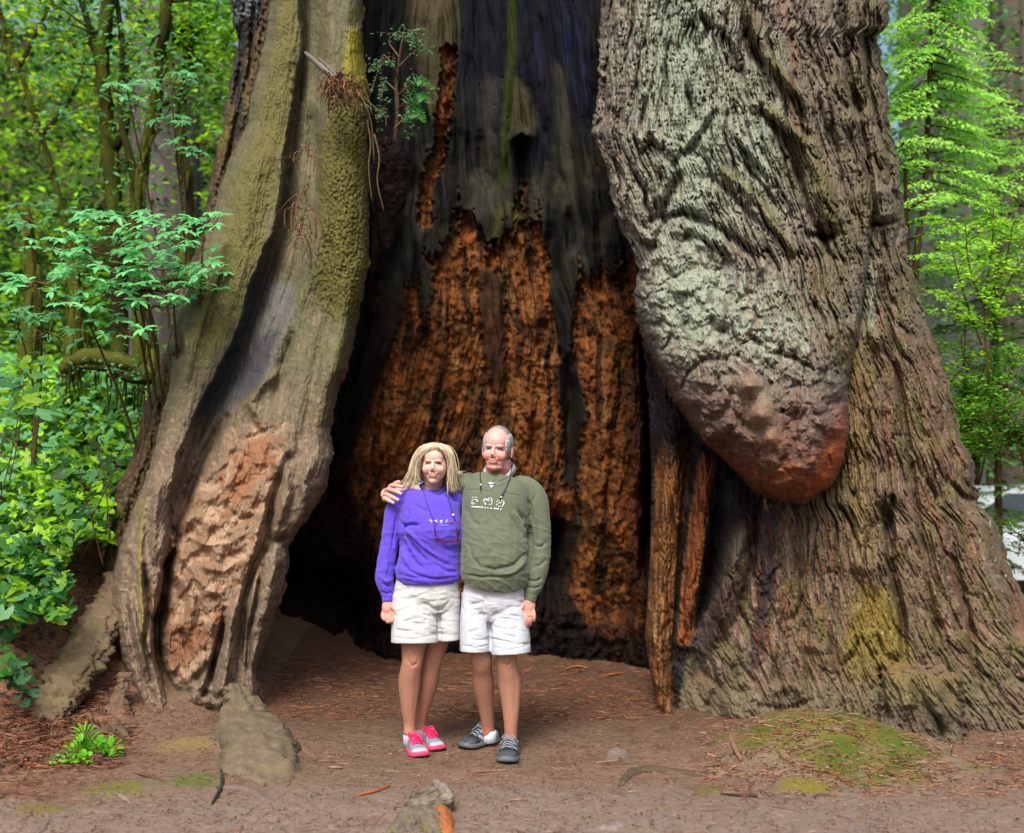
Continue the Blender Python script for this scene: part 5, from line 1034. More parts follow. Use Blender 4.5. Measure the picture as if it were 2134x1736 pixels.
# shrub and ferns rooted in the rim of the hollow
hp = W(855, 262, 8.3); hb = empty('huckleberry_bush', hp, 'sparse shrub with tiny leaves growing from rotten wood high at the hollow rim', 'shrub'); ms = MB(); ml = MB()
ms.tube(curve_pts([W(822, 300, 8.15), W(828, 240, 8.1), W(826, 170, 8.1), (W(836, 95, 8.05))], 20), [.013, .014, .009], C(98, 78, 64), k=8, lump=.3)
T = []
for q in [((826, 170), (815, 130), (780, 135), (765, 150)), ((828, 150), (800, 115), (790, 140), (768, 205)), ((832, 120), (810, 85), (840, 70), (870, 90)), ((830, 140), (860, 110), (885, 95), (900, 100)), ((828, 200), (850, 180), (875, 170), (890, 200)), ((826, 190), (800, 170), (795, 200), (790, 230)), ((824, 230), (850, 215), (860, 240), (858, 270)), ((834, 100), (845, 70), (870, 66), (890, 70)), ((815, 250), (800, 225), (790, 235), (785, 250)), ((820, 270), (840, 250), (850, 262), (860, 280))]:
    cp = curve_pts([W(a, b, 8.05+random.uniform(-.12, .12)) for a, b in q], 14); ms.tube(cp, [.006, .002], C(120, 92, 78), k=4); T.append(cp[4:])
    for _ in range(5):
        a = cp[random.randint(3, 13)]; b = a+rng.normal(0, .055, 3); ms.tube([a, b], [.002, .001], C(120, 92, 78), k=3); T.append(a+(b-a)*np.linspace(0, 1, 5)[:, None])
T = np.vstack(T); i = rng.integers(0, len(T), 420); leaves(ml, T[i]+rng.normal(0, .012, (420, 3)), .026*rng.uniform(.6, 1.3, 420), .018, leafc(C(130, 190, 130, 1.1), 420), .2, .6)
ms.build('stem', M_STEM, hb); ml.build('foliage', M_LEAF, hb, smooth=False)
for lb, qs in [('dark green fern frond pair arching over the rotten wood at the hollow rim', [((845, 230), (870, 170), (903, 185)), ((850, 240), (875, 205), (900, 215)), ((840, 240), (870, 235), (885, 255))])]:
    p0 = W(845, 235, 8.1); fe = empty('fern', p0, lb, 'fern'); ml = MB(); ms = MB()
    for q in qs: frond(ml, ms, W(*q[0], 8.1), W(*q[1], 8.0), W(*q[2], 7.9), .06, C(90, 170, 90, 1.1))
    ms.build('frond_stem', M_STEM, fe); ml.build('frond', M_LEAF, fe, smooth=False)
# rotten wood ledge and hanging rootlets under that shrub
root_mesh('rotten_ledge', [W(790, 290, 8.35), W(815, 330, 8.4), W(812, 420, 8.5), W(800, 520, 8.6)], [.03, .09, .08, .03], wood_col(C(36, 28, 25), C(58, 42, 35), C(20, 16, 16)), tree, seed=71, lump=.7, mat=M_CHAR, fib=.12, rg=1.4, sq=.7)
for q in [((700, 150), (740, 165), (765, 200), (775, 240)), ((715, 170), (750, 200), (772, 250), (780, 340)), ((740, 180), (770, 215), (800, 240), (805, 265)), ((765, 250), (772, 300), (768, 350), (775, 420)), ((780, 280), (790, 330), (786, 380), (800, 440))]:
    mb = MB(); mb.tube(curve_pts([W(a, b, 7.98-.0*i) for i, (a, b) in enumerate(q)], 20), [.007, .003], C(120, 100, 70), k=5, lump=.2); o = mb.build('rootlet', M_STEM, tree)
# snapped branch lodged against the buttress with torn bark on it
for lb, pts, r_ in [('grey snapped branch lodged across the groove of the mossy buttress', [(634, 108), (660, 132), (690, 158), (700, 168)], .016), ('thin grey branch lodged beside the snapped one on the buttress', [(662, 120), (685, 142), (705, 165)], .008)]:
    o = root_mesh('dead_branch', [W(u, v, 7.9) for u, v in pts], [r_*.6, r_, r_], wood_col(C(140, 128, 122), C(160, 150, 146)), None, seed=81, n=30, k=10, lump=.15); tag(o, lb, 'branch', 'dead branches lodged on the buttress')
def debris(label, pts, n, L):
    mb = MB()
    for i in range(n):
        u, v, d = pts[random.randrange(len(pts))]; a = W(u+random.gauss(0, 9), v+random.gauss(0, 8), d+random.uniform(-.05, .05)); b = a+Vector((random.gauss(0, L*.4), random.gauss(-.01, .02), -random.uniform(.2, 1)*L)); m = (a+b)/2+Vector((random.gauss(0, L*.2), -.02, random.uniform(0, .4)*L))
        mb.tube(curve_pts([a, m, b], 7), [.006, .003], C(*random.choice([(150, 100, 76), (110, 76, 62), (176, 130, 100), (84, 60, 52)])), k=4, flat=.5)
    o = mb.build('bark_debris', M_STEM, None); tag(o, label, 'bark debris', 'torn bark caught on the buttress'); o['kind'] = 'stuff'
debris('tangle of torn red bark shreds hanging from the lodged branch', [(695, 165, 7.85), (705, 175, 7.85), (715, 170, 7.85), (690, 180, 7.85), (700, 195, 7.85), (730, 185, 7.85)], 130, .16)
debris('wisps of pink bark stuck in the moss half way down the buttress', [(630, 430, 7.75), (625, 450, 7.75), (640, 470, 7.72), (635, 500, 7.72)], 26, .22)
debris('small bark shreds on the moss above the wisps', [(620, 325, 7.8), (650, 315, 7.8), (640, 380, 7.8)], 16, .12)
# ------------------------------------------------------------------ the two people
DP = 6.5; PX = DP/FP
def H(u, v, dy=0.0): return np.array(W(u, v, DP+dy))
def ell(c, r, rot=None, n=22):
    th = np.linspace(0, np.pi, n//2+1); ph = np.linspace(0, 2*np.pi, n, endpoint=False); T_, P_ = np.meshgrid(th, ph, indexing='ij')
    co = np.stack([np.sin(T_)*np.cos(P_), np.sin(T_)*np.sin(P_), np.cos(T_)], -1).reshape(-1, 3)*np.array(r)
    if rot is not None: co = co@np.array(rot).T
    m = len(th); i = np.arange(m-1)[:, None]*n+np.arange(n)[None, :]; j = np.arange(m-1)[:, None]*n+((np.arange(n)+1) % n)[None, :]
    return co+np.array(c), np.stack([i, i+n, j+n, j], -1).reshape(-1, 4)
def ltube(pts, rx, ry, k=26, n=None, pw=2.0):
    """tube with separate half-widths across (x) and through (y); smooth along its length"""
    P = np.array([tuple(p) for p in pts], float); n = n or max(12, len(P)*6); cp = curve_pts(P, n)
    t = np.linspace(0, 1, n); tk = np.linspace(0, 1, len(rx)); f = lambda r: curve_pts([(a, b, 0) for a, b in zip(tk, r)], n)[:, 1]
    rx_, ry_ = f(rx), f(ry); T = np.gradient(cp, axis=0); T /= np.linalg.norm(T, axis=1)[:, None]
    ref = np.array([1.0, 0, 0]) if abs(T[:, 0]).mean() < .8 else np.array([0, 0, 1.0])
    A = ref-(T@ref)[:, None]*T; A /= np.linalg.norm(A, axis=1)[:, None]; B = np.cross(T, A)
    a = np.linspace(0, 2*np.pi, k, endpoint=False); ca = np.sign(np.cos(a))*np.abs(np.cos(a))**(2/pw); sa = np.sign(np.sin(a))*np.abs(np.sin(a))**(2/pw)
    co = cp[:, None, :]+(rx_[:, None]*ca)[..., None]*A[:, None, :]+(ry_[:, None]*sa)[..., None]*B[:, None, :]
    i = np.arange(n-1)[:, None]*k+np.arange(k)[None, :]; j = np.arange(n-1)[:, None]*k+((np.arange(k)+1) % k)[None, :]
    q = np.stack([i, j, j+k, i+k], -1).reshape(-1, 4); co = np.vstack([co.reshape(-1, 3), cp[0], cp[-1]]); N = n*k; t_ = []
    for x in range(k): y = (x+1) % k; t_ += [(N, y, x), (N+1, (n-1)*k+x, (n-1)*k+y)]
    return co, q, np.array(t_)
def limb(pts, r, flat=1.0, **kw): r = np.array(r, float); return ltube(pts, r, r*flat, **kw)
def union(parts, voxel, smooth=3, fac=.5):
    mb = MB()
    for p in parts: mb.add(p[0], p[1] if len(p) > 1 else None, p[2] if len(p) > 2 else None)
    o = mb.build('tmp', None, None); m = o.modifiers.new('r', 'REMESH'); m.mode = 'VOXEL'; m.voxel_size = voxel
    s_ = o.modifiers.new('s', 'SMOOTH'); s_.iterations = smooth; s_.factor = fac
    dg = bpy.context.evaluated_depsgraph_get(); dg.update(); ev = o.evaluated_get(dg); me = ev.to_mesh()
    n = len(me.vertices); co = np.empty(n*3); me.vertices.foreach_get('co', co); nm = np.empty(n*3); me.vertex_normals.foreach_get('vector', nm)
    lt = np.empty(len(me.polygons), int); me.polygons.foreach_get('loop_total', lt); li = np.empty(len(me.loops), int); me.loops.foreach_get('vertex_index', li)
    assert (lt == 4).all(); q = li.reshape(-1, 4); ev.to_mesh_clear(); d_ = o.data; bpy.data.objects.remove(o); bpy.data.meshes.remove(d_)
    return co.reshape(-1, 3), q, nm.reshape(-1, 3)
def proj(co): return co[:, 0]/co[:, 1]*FP+CU, CV-(co[:, 2]-EYE)/co[:, 1]*FP
def push(co, nm, strokes, front=True):
    """press or raise folds given as polylines in picture units; amount in metres along the surface normal"""
    u, v = proj(co); d = np.zeros(len(co)); fr = np.clip(-nm[:, 1]*1.6+.2, 0, 1) if front else 1
    for pts, w_, a_ in strokes:
        m = local(u, v, pts, w_*3)
        if m.any():
            ds, t = polydist(u[m], v[m], pts); d[m] += a_*np.exp(-(ds/w_)**2)*np.clip(np.minimum(t, 1-t)*4+.15, 0, 1)
    return co+nm*(d*fr)[:, None]
M_SKIN = mat_attr('skin', 0.5, 0.15, 400, 0.4, 0.05, 300, bdist=0.001)
M_SKIN.node_tree.nodes['Principled BSDF'].inputs['Subsurface Weight'].default_value = .12
M_SKIN.node_tree.nodes['Principled BSDF'].inputs['Subsurface Radius'].default_value = (.012, .005, .003)
M_CLOTH = mat_attr('cotton_fleece', 0.95, 0.35, 500, 0.15, 0.06, 350, bdist=0.001, sheen=.15)
M_TWILL = mat_attr('cotton_twill', 0.9, 0.25, 600, 0.2, 0.04, 400, bdist=0.0008)
M_HAIR = mat_attr('hair', 0.5, 0, spec=.35, vary=.12, vscale=300)
M_SHOE = mat_attr('shoe_fabric', 0.55, 0.3, 500, .4, .08, 300, bdist=0.001); M_GLOSS = mat_attr('shoe_gloss', 0.25, 0, spec=.6, vary=.03)
M_WHITE = mat_plain('white_print', C(245, 245, 240)*1.3, .8, vary=.04); M_CORD = mat_plain('black_cord', C(30, 30, 36), .6, vary=.1); M_BEAD = mat_plain('bead', C(235, 235, 240)*1.4, .3, vary=.03)
M_REDF = mat_plain('red_frame', C(120, 10, 50), .25, .5); M_GOLD = mat_plain('gold', C(220, 180, 90)*1.2, .25, .5, .9); M_SILV = mat_plain('silver', C(220, 220, 220)*1.2, .3, .5, .8)
def head_parts(O, R, s, male):
    """skull, jaw, nose, lips, ears, neck in millimetres round the head centre O, turned by R"""
    f = lambda p: O+s*.001*(R@np.array(p, float)); E = lambda c, r: ell(f(c), np.array(r)*.001*s, R)
    P = [E((0, 10, 30), (75 if male else 72, 93, 91)), E((0, -26, -28), (61, 58, 70)), E((0, -24, -66), (53 if male else 47, 54, 44)), E((0, -62, -98), (26 if male else 22, 22, 20)),
         E((0, -40, 40), (58, 48, 50)), E((0, -80, -63), (27, 15, 17)), E((0, -30, -96), (44 if male else 34, 46, 22))]
    for sx in (-1, 1):
        P += [E((sx*36, -58, -34), (27, 26, 28)), E((sx*27, -74, 15), (24, 14, 9)), E((sx*10, -96, -37), (9, 10, 8)), E((sx*(80 if male else 76), 12, -8), (7, 17, 30)), E((sx*(78 if male else 74), 8, -32), (6, 9, 11))]
    P += [limb([f((0, -80, 14)), f((0, -94, -10)), f((0, -102, -33))], np.array([7, 9, 12])*.001*s), E((0, -87, -57), (22, 6, 5)), E((0, -85, -73), (18, 7, 5.5))]
    return P, f
def face_detail(co, nm, O, R, s, male, smile=1.0):
    L = (co-O)@R/(.001*s); x, y, z = L.T; fr = (y < -30) & (np.abs(x) < 80) & (z > -130) & (z < 90)
    d = np.zeros(len(co))
    for sx in (-1, 1):
        ex = x-sx*31; d += fr*(6.5*np.exp(-((ex/19)**2+((z-1)/10)**2))-5.5*np.exp(-((ex/13)**2+(z/6.5)**2)))
        lid = z-(1.5-(ex/14)**2*2.5); d += fr*1.8*np.exp(-(lid/1.4)**2)*(np.abs(ex) < 14)
        t = np.clip((z+38)/(-70+38), 0, 1); fx_ = sx*(17+17*t); d += fr*1.1*np.exp(-((x-fx_)/3.5)**2)*((z < -36) & (z > -72))
        d -= fr*1.5*np.exp(-(((x-sx*38)/15)**2+((z+32)/13)**2))
    mz = z+65-smile*4*(x/26)**2; d += fr*2.2*np.exp(-(mz/3.2)**2)*np.exp(-(x/24)**4); d += fr*2.5*np.exp(-(((np.abs(x)-28)/5)**2+((z+60)/5)**2))
    co = co+(d*.001*s)[:, None]*(R@np.array([0, 1.0, 0]))[None, :]
    L = (co-O)@R/(.001*s); return co, L
def face_colour(c, L, male, base, pink, smile=1.0):
    x, y, z = L.T; fr = (y < -20) & (np.abs(x) < 80) & (z > -130) & (z < 110)
    def g(cx_, cz_, wx_, wz_): return np.exp(-(((x-cx_)/wx_)**2+((z-cz_)/wz_)**2))*fr
    c = mix(c, pink, .4*(g(36, -34, 20, 16)+g(-36, -34, 20, 16))+.4*g(0, -36, 13, 11)+.15*g(0, -95, 25, 14))
    for sx in (-1, 1):
        ex = x-sx*31; lid = z-(.8-(ex/14)**2*3); m = np.exp(-(lid/(2.9 if male else 2.8))**2)*np.exp(-(ex/15)**6)*fr; c = mix(c, C(20, 14, 18), np.clip(m*1.25, 0, 1))
        c = mix(c, C(130, 78, 78), np.exp(-((lid-5)/2.5)**2)*(np.abs(ex) < 15)*fr*.45); c = mix(c, C(196, 140, 140), np.exp(-((lid+7)/2.5)**2)*(np.abs(ex) < 13)*fr*.35)
        bz = z-(16-(ex/20)**2*4); c = mix(c, C(170, 165, 170) if male else C(176, 140, 118), np.exp(-(bz/(3.2 if male else 2))**2)*(np.abs(ex) < 20)*fr*(.85 if male else .6))
        c = mix(c, C(150, 80, 78), g(sx*7, -43, 4, 2.6)*.6)
    mz = z+65-smile*4*(x/26)**2; mm = np.exp(-(mz/3.6)**2)*(np.abs(x) < 25)*fr
    c = mix(c, C(226, 206, 198), mm*np.exp(-(x/19)**4)*.85); c = mix(c, C(96, 40, 44), np.exp(-((mz-3.6)/2.0)**2)*(np.abs(x) < 28)*fr*.85); c = mix(c, C(110, 48, 50), np.exp(-(mz/2.6)**2)*(np.abs(x) > 18)*(np.abs(x) < 29)*fr*.7)
    c = mix(c, C(206, 112, 118), np.exp(-((mz-7.5)/2.2)**2)*(np.abs(x) < 23)*fr*.4+np.exp(-((mz+6.5)/3.4)**2)*(np.abs(x) < 21)*fr*.8)
    c = mix(c, C(160, 90, 86), (g(27, -62, 3.5, 4)+g(-27, -62, 3.5, 4))*.6)
    return c
def rotm(yaw=0, pitch=0, roll=0): return np.array((Matrix.Rotation(math.radians(yaw), 3, 'Z')@Matrix.Rotation(math.radians(pitch), 3, 'X')@Matrix.Rotation(math.radians(roll), 3, 'Y')))
def hand(wrist, palm, fingers, thumb, rw=.026, rf=.0088, flat=.55):
    w_, p_ = np.array(wrist, float), np.array(palm, float); P = [limb([w_-(p_-w_)*.4, (w_+p_)/2, p_+(p_-w_)*.35], [rw*.85, rw*1.2, rw*1.25, rw*1.0], flat), ell(p_, (rw*1.15, rw*.75, rw*.9))]
    for f_ in fingers: P.append(limb(f_, [rf*1.1, rf*1.05, rf, rf*.75], 1, k=12))
    P.append(limb(thumb, [rf*1.5, rf*1.2, rf*.85], 1, k=12)); return P
def surf(V_, co, off=.003):
    """front-most point of a surface at picture position"""
    u, v = V_; pu, pv = proj(co); m = (np.abs(pu-u) < 2.2) & (np.abs(pv-v) < 2.2)
    if not m.any(): m = (np.abs(pu-u) < 6) & (np.abs(pv-v) < 6)
    d = co[m, 1].min()-off; return np.array(W(u, v, d))
LR_ = [.0034]
def shoe(name, parent, toe, heel, ln, wd, zc, colfun, sole_c, lace_c, gloss=False, tall=.088):
    """toe and heel: ground points; builds upper, sole and laces"""
    a = np.array(heel, float); b = np.array(toe, float); ax = b-a; ax[2] = 0; ax /= np.linalg.norm(ax); sd = np.array([ax[1], -ax[0], 0.0]); g = zc
    n, k = 44, 32; t = np.linspace(0, 1, n)
    hw = np.interp(t, [0, .03, .12, .3, .5, .7, .85, .95, .985, 1], [.012, .024, .034, .036, .038, .047, .046, .034, .022, .010])*wd
    top = np.interp(t, [0, .03, .15, .28, .40, .55, .7, .85, .95, 1], [.055, .078, .086, .082, .088, .072, .056, .048, .040, .022])*tall/.088
    ang = np.linspace(0, np.pi, k); prof_x = np.sign(np.cos(ang))*np.abs(np.cos(ang))**.62; prof_z = np.sin(ang)**.75
    zb = .022
    co = a[None, None, :]+(t*ln)[:, None, None]*ax+(hw[:, None]*prof_x)[..., None]*sd; z = g+zb+(top-zb)[:, None]*prof_z[None, :]
    dip = np.exp(-((t-.20)/.13)**2)[:, None]*np.exp(-((ang-np.pi/2)/.55)**2)[None, :]; z = z-.03*dip
    lat = np.clip(1-prof_z, 0, 1)[None, :]
    co[..., 2] = z; T2, A2 = np.meshgrid(t, ang, indexing='ij'); cc = colfun(T2, A2)
    up = mesh_np('shoe', co, gridquads(n, k), None, M_GLOSS if gloss else M_SHOE, parent, cc.reshape(-1, 3)); 
    # sole: a rounded slab along the same outline
    m = 26; rows_ = []; cs = []
    for (ex, zz, cl_) in [(-.004, .0, sole_c[1]), (.003, .004, sole_c[1]), (.006, .012, sole_c[0]), (.005, .022, sole_c[0]), (.001, .029, sole_c[0]), (-.006, .030, sole_c[0])]:
        out = np.vstack([a+(t*ln)[:, None]*ax+(hw+ex)[:, None]*sd, (a+(t*ln)[:, None]*ax-(hw+ex)[:, None]*sd)[::-1]]); ctr = a+ax*ln*.5
        out = ctr+(out-ctr)*np.array([1+ex*4, 1+ex*4, 1]); toe_up = np.clip(np.concatenate([t, t[::-1]])-.8, 0, 1)**2*.25
        out[:, 2] = g+zz+toe_up; rows_.append(out); cs.append(np.tile(cl_, (len(out), 1)))
    N = 2*n; R_ = np.array(rows_); i = np.arange(len(rows_)-1)[:, None]*N+np.arange(N)[None, :]; j = np.arange(len(rows_)-1)[:, None]*N+((np.arange(N)+1) % N)[None, :]
    q = np.stack([i, j, j+N, i+N], -1).reshape(-1, 4); tp = [(r*N+x, r*N+x+1, r*N+N-2-x, r*N+N-1-x) for r in (0, len(rows_)-1) for x in range(n-1)]
    so_ = mesh_np('sole', R_.reshape(-1, 3), np.vstack([q, tp]), None, M_SHOE, up, np.vstack(cs))
    mb = MB()
    def sp(tt, aa, lift=.004): 
        i_ = tt*(n-1); ti = int(i_); c0_ = co[ti, int(np.clip(aa/np.pi*(k-1), 0, k-1))]; return c0_+np.array([0, 0, lift])
    for e in range(5):
        tt = .40+e*.068; mb.tube([sp(tt, np.pi*.33), sp(tt+.02, np.pi*.5, .008), sp(tt+.03, np.pi*.67)], LR_[0], lace_c, k=6); mb.tube([sp(tt, np.pi*.67), sp(tt+.02, np.pi*.5, .009), sp(tt+.03, np.pi*.33)], LR_[0], lace_c, k=6)
    c0_ = sp(.40, np.pi*.5, .010)
    for s_ in (-1, 1):
        mb.tube(curve_pts([c0_, c0_+sd*s_*.02+np.array([0, 0, .012]), c0_+sd*s_*.034+ax*.015+np.array([0, 0, -.004]), c0_+sd*s_*.012], 12), LR_[0], lace_c, k=6)
        mb.tube(curve_pts([c0_, c0_+sd*s_*.022+ax*.03+np.array([0, 0, -.005]), c0_+sd*s_*.04+ax*.05+np.array([0, 0, -.028])], 9), LR_[0], lace_c, k=6)
    mb.build('laces', M_SHOE, up); return up
def strands(mb, paths, n, r, cols, jit=.006, k=4, m=14):
    """paths: list of equally long control polylines; strands blend neighbouring paths"""
    P = [curve_pts(p, m) for p in paths]
    for _ in range(n):
        f_ = random.uniform(0, len(P)-1.001); i = int(f_); w_ = f_-i; q = P[i]*(1-w_)+P[i+1]*w_; e = rng.normal(0, jit, 3)
        q = q+e*np.linspace(.55, 1.3, m)[:, None]+np.cumsum(rng.normal(0, jit*.12, (m, 3)), axis=0)
        e_ = random.randint(m-3, m); mb.tube(q[:e_], [r*.7, r, r*.9, r*.3], np.asarray(cols[random.randrange(len(cols))])*random.uniform(.8, 1.2), k=k)

# ================= woman
wm = empty('person', (H(890, 1300)[0], DP, gh(H(890, 1300)[0], DP)), 'smiling person with shoulder length blond hair in a purple sweatshirt and pale shorts', 'person')
OW = H(905, 966, -.03); RW = rotm(-2, 0, 1.5); SW = .93
P, fw = head_parts(OW, RW, SW, False)
P += [ell(H(905, 972, -.045), (.066, .055, .085))]
P += [limb([H(905, 985, .03), H(903, 1010, .035), H(900, 1040, .05)], [.052, .050, .062], .95), ltube([H(899, 1032, .05), H(896, 1060, .04), H(896, 1120, .03), H(895, 1180, .03), H(890, 1230, .03)], [.11, .13, .13, .13, .13], [.07, .09, .10, .10, .09])]
P += [limb([H(842, 1040, .03), H(822, 1070, .03), H(811, 1130, .02), H(804, 1190, 0), H(806, 1235, -.02), H(808, 1258, -.03)], [.045, .038, .032, .031, .026, .025], 1)]
P += [limb([H(948, 1040, .06), H(968, 1080, .16), H(985, 1130, .24), H(1010, 1160, .27)], [.05, .042, .034, .025])]
P += hand(H(1008, 1160, .27), H(1025, 1165, .27), [[H(1025, 1160+i*6, .27), H(1034, 1160+i*6, .265), H(1044, 1161+i*6, .26)] for i in range(4)], [H(1018, 1172, .26), H(1026, 1182, .25), H(1034, 1186, .25)])
# hand at her side, loosely closed
P += hand(H(808, 1256, -.03), H(808, 1272, -.035), [[H(799, 1273, -.03), H(797, 1284, -.05), H(802, 1291, -.065), H(807, 1287, -.07)], [H(805, 1277, -.04), H(804, 1289, -.062), H(809, 1296, -.07), H(813, 1290, -.072)], [H(812, 1277, -.045), H(812, 1289, -.065), H(816, 1295, -.07), H(819, 1288, -.068)], [H(818, 1274, -.045), H(820, 1284, -.06), H(823, 1289, -.062), H(824, 1282, -.06)]], [H(816, 1262, -.05), H(823, 1271, -.065), H(825, 1281, -.072)], rw=.0255, rf=.0100, flat=.75)
kneeW = [([H(872, 1235, .02), H(866, 1300, .02), H(861, 1350, .0), H(859, 1378, -.01), H(855, 1400, .0), H(853, 1422, .02), H(852, 1465, .03), H(853, 1505, .04), H(853, 1528, .04)], [.095, .084, .066, .057, .057, .0605, .047, .033, .034]),
         ([H(922, 1235, .06), H(915, 1300, .08), H(906, 1350, .09), H(900, 1378, .09), H(895, 1400, .10), H(891, 1422, .12), H(882, 1465, .15), H(875, 1500, .165), H(874, 1520, .17)], [.095, .082, .064, .056, .055, .058, .045, .032, .034])]
for pts, r in kneeW: P.append(limb(pts, np.array(r), 1.0, n=60))
P += [ell(H(894, 1235, .04), (.15, .10, .09))]
co, q, nm = union(P, .0026, 3); co, L = face_detail(co, nm, OW, RW, SW, False, .8)
u, v = proj(co)
co = push(co, nm, [([(848, 1366), (850, 1378), (858, 1388), (868, 1384), (870, 1372)], 3, -.005), ([(853, 1352), (857, 1368)], 5, .002), ([(866, 1395), (866, 1440), (860, 1490)], 3, -.0025), ([(845, 1500), (848, 1520)], 3, -.002), ([(893, 1370), (897, 1386), (906, 1386)], 3, -.003)])
c = np.zeros((len(co), 3))+C(238, 190, 176, 1.25); nz = fbm(co[:, 0]*40+co[:, 1]*20, co[:, 2]*40, 3, 500)
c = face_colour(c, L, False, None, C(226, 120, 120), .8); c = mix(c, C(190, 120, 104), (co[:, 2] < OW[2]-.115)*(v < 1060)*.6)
leg = v > 1180; c = mix(c, C(198, 142, 120, 1.05), leg*1.0); c = mix(c, C(180, 120, 104), leg*sstep(-.1, .4, nz)*.4*(v < 1400)+leg*smask(u, v, [(857, 1366), (859, 1382)], 12)*.4)
c = mix(c, C(232, 176, 160, 1.15), (v > 1180)*(v < 1310)*(u < 830)*.9); c = mix(c, C(196, 116, 104), (v > 1270)*(v < 1310)*(u < 830)*.4)
mesh_np('body', co, q, None, M_SKIN, wm, c)
# sweatshirt
P = [ltube([H(900, 1020, .03), H(900, 1030, .03), H(896, 1046, .02), H(896, 1080, .0), H(898, 1106, -.005), H(897, 1136, .0), H(895, 1170, -.0), H(893, 1192, 0), H(892, 1206, .0), H(892, 1216, .0)],
           np.array([22, 44, 61, 65, 68, 65, 66, 69, 66, 58])*PX, [.060, .085, .112, .125, .142, .130, .132, .142, .138, .125], n=70, pw=2.3),
     limb([H(856, 1036, .03), H(835, 1043, .025), H(823, 1060, .02), H(817, 1092, .015), H(811, 1130, .01), H(804, 1175, -.005), H(801, 1206, -.015), H(805, 1226, -.02), H(807, 1242, -.025), H(807, 1255, -.03)], np.array([17, 20, 20, 19, 18, 19, 19.5, 16, 12.5, 12.2])*PX, 1.0, n=60),
     limb([H(938, 1036, .03), H(953, 1046, .06), H(965, 1080, .13), H(980, 1130, .22), H(1005, 1158, .26)], np.array([18, 20, 19, 17, 14])*PX)]
co, q, nm = union(P, .0042, 4)
F = [([(835, 1100), (842, 1094), (860, 1092), (875, 1094)], 4.5, -.014), ([(833, 1080), (836, 1100), (834, 1130), (830, 1160)], 4, -.016), ([(838, 1108), (850, 1125), (868, 1148), (890, 1170)], 4, -.011), ([(842, 1100), (862, 1118), (885, 1140), (915, 1165)], 4, .008), ([(836, 1120), (846, 1145), (862, 1168), (885, 1190)], 4.5, -.010),
     ([(833, 1135), (842, 1160), (856, 1185)], 4, .008), ([(890, 1150), (915, 1170), (945, 1180)], 6, -.007), ([(900, 1170), (930, 1190), (955, 1192)], 5, -.007), ([(840, 1180), (870, 1200), (910, 1208), (950, 1206)], 4, -.006), ([(960, 1060), (962, 1100), (958, 1130)], 4, -.008),
     ([(912, 1120), (922, 1140), (945, 1150)], 6, -.006), ([(848, 1058), (852, 1075), (846, 1090)], 3, -.006), ([(870, 1040), (866, 1060)], 3, .003), ([(795, 1215), (808, 1222), (818, 1218)], 3, -.008), ([(790, 1200), (805, 1212), (820, 1206)], 3, .006), ([(793, 1232), (806, 1238), (820, 1234)], 3, -.006),
     ([(826, 1075), (822, 1110), (816, 1150)], 4, -.006), ([(800, 1120), (798, 1160), (792, 1190)], 4, -.004), ([(805, 1140), (806, 1175), (802, 1200)], 4, .005), ([(827, 1196), (860, 1204), (900, 1207), (958, 1202)], 3, -.004), ([(860, 1050), (880, 1062), (895, 1068)], 4, -.003)]
F = [(a_, b_*.8, c_*1.7) for a_, b_, c_ in F]; co = push(co, nm, F); u, v = proj(co); co = co-nm*(.0022*billow((u+v*.5)/48, (v-u*.35)/20, 1, 515)*sstep(1050, 1110, v)*sstep(.0, .5, -nm[:, 1]))[:, None]; wn = fbm(u/14+v/40, v/22-u/40, 3, 510); co = co+nm*(.0035*wn*sstep(1040, 1100, v))[:, None]
rib = sstep(1206, 1209, v)*(u > 826)+sstep(1241, 1243, v)*(u < 826); co = co-nm*(rib*.002)[:, None]
PUR = C(112, 88, 236, 1.0); c = np.zeros((len(co), 3))+PUR; c = mix(c, C(98, 72, 206), .3*sstep(0, .5, wn)+.25*rib*(np.sin(u*3.2) > 0))
sw_w = mesh_np('sweatshirt', co, q, None, M_CLOTH, wm, c); cow = co
mb = MB(); mb.tube(curve_pts([H(877, 1012, .02), H(882, 1022, -.02), H(892, 1030, -.05), H(903, 1032, -.06), H(914, 1030, -.05), H(923, 1021, -.02), H(928, 1010, .02), H(915, 1004, .09), H(890, 1004, .09), H(877, 1012, .02)], 50), .0085, C(80, 62, 205, .95), k=10); mb.build('collar', M_CLOTH, sw_w)
# printed marks on the chest
def line(mb, pts, r, c_, body, k=5): mb.tube([surf(p, body, .0015) for p in pts], r, c_, k=k, flat=.6)
M_PRINT = mat_attr('print', .8, vary=0)
mb = MB(); WH = C(236, 246, 250)*1.5; PK = C(255, 120, 170)*1.4
for pts, c_ in [([(896, 1083), (898, 1087), (900, 1091)], WH), ([(894, 1085), (898, 1084), (901, 1087)], WH), ([(905, 1084), (909, 1087), (914, 1089)], WH), ([(909, 1083), (908, 1087)], WH*.9), ([(916, 1086), (920, 1084), (923, 1086)], WH), ([(920, 1084), (919, 1088), (917, 1091)], WH), ([(919, 1087), (922, 1091)], WH),
                ([(927, 1089), (931, 1086), (935, 1089)], WH*.9), ([(929, 1085), (933, 1083)], WH*.9), ([(937, 1087), (941, 1088), (944, 1087)], PK), ([(938, 1085), (941, 1086)], PK)]: line(mb, pts, .0022, c_, cow)
for i in range(9): line(mb, [(915.5+i*2.3, 1094.4), (917+i*2.3, 1094.6)], .0014, WH*.85, cow, 4)
mb.build('chest_print', M_PRINT, sw_w)
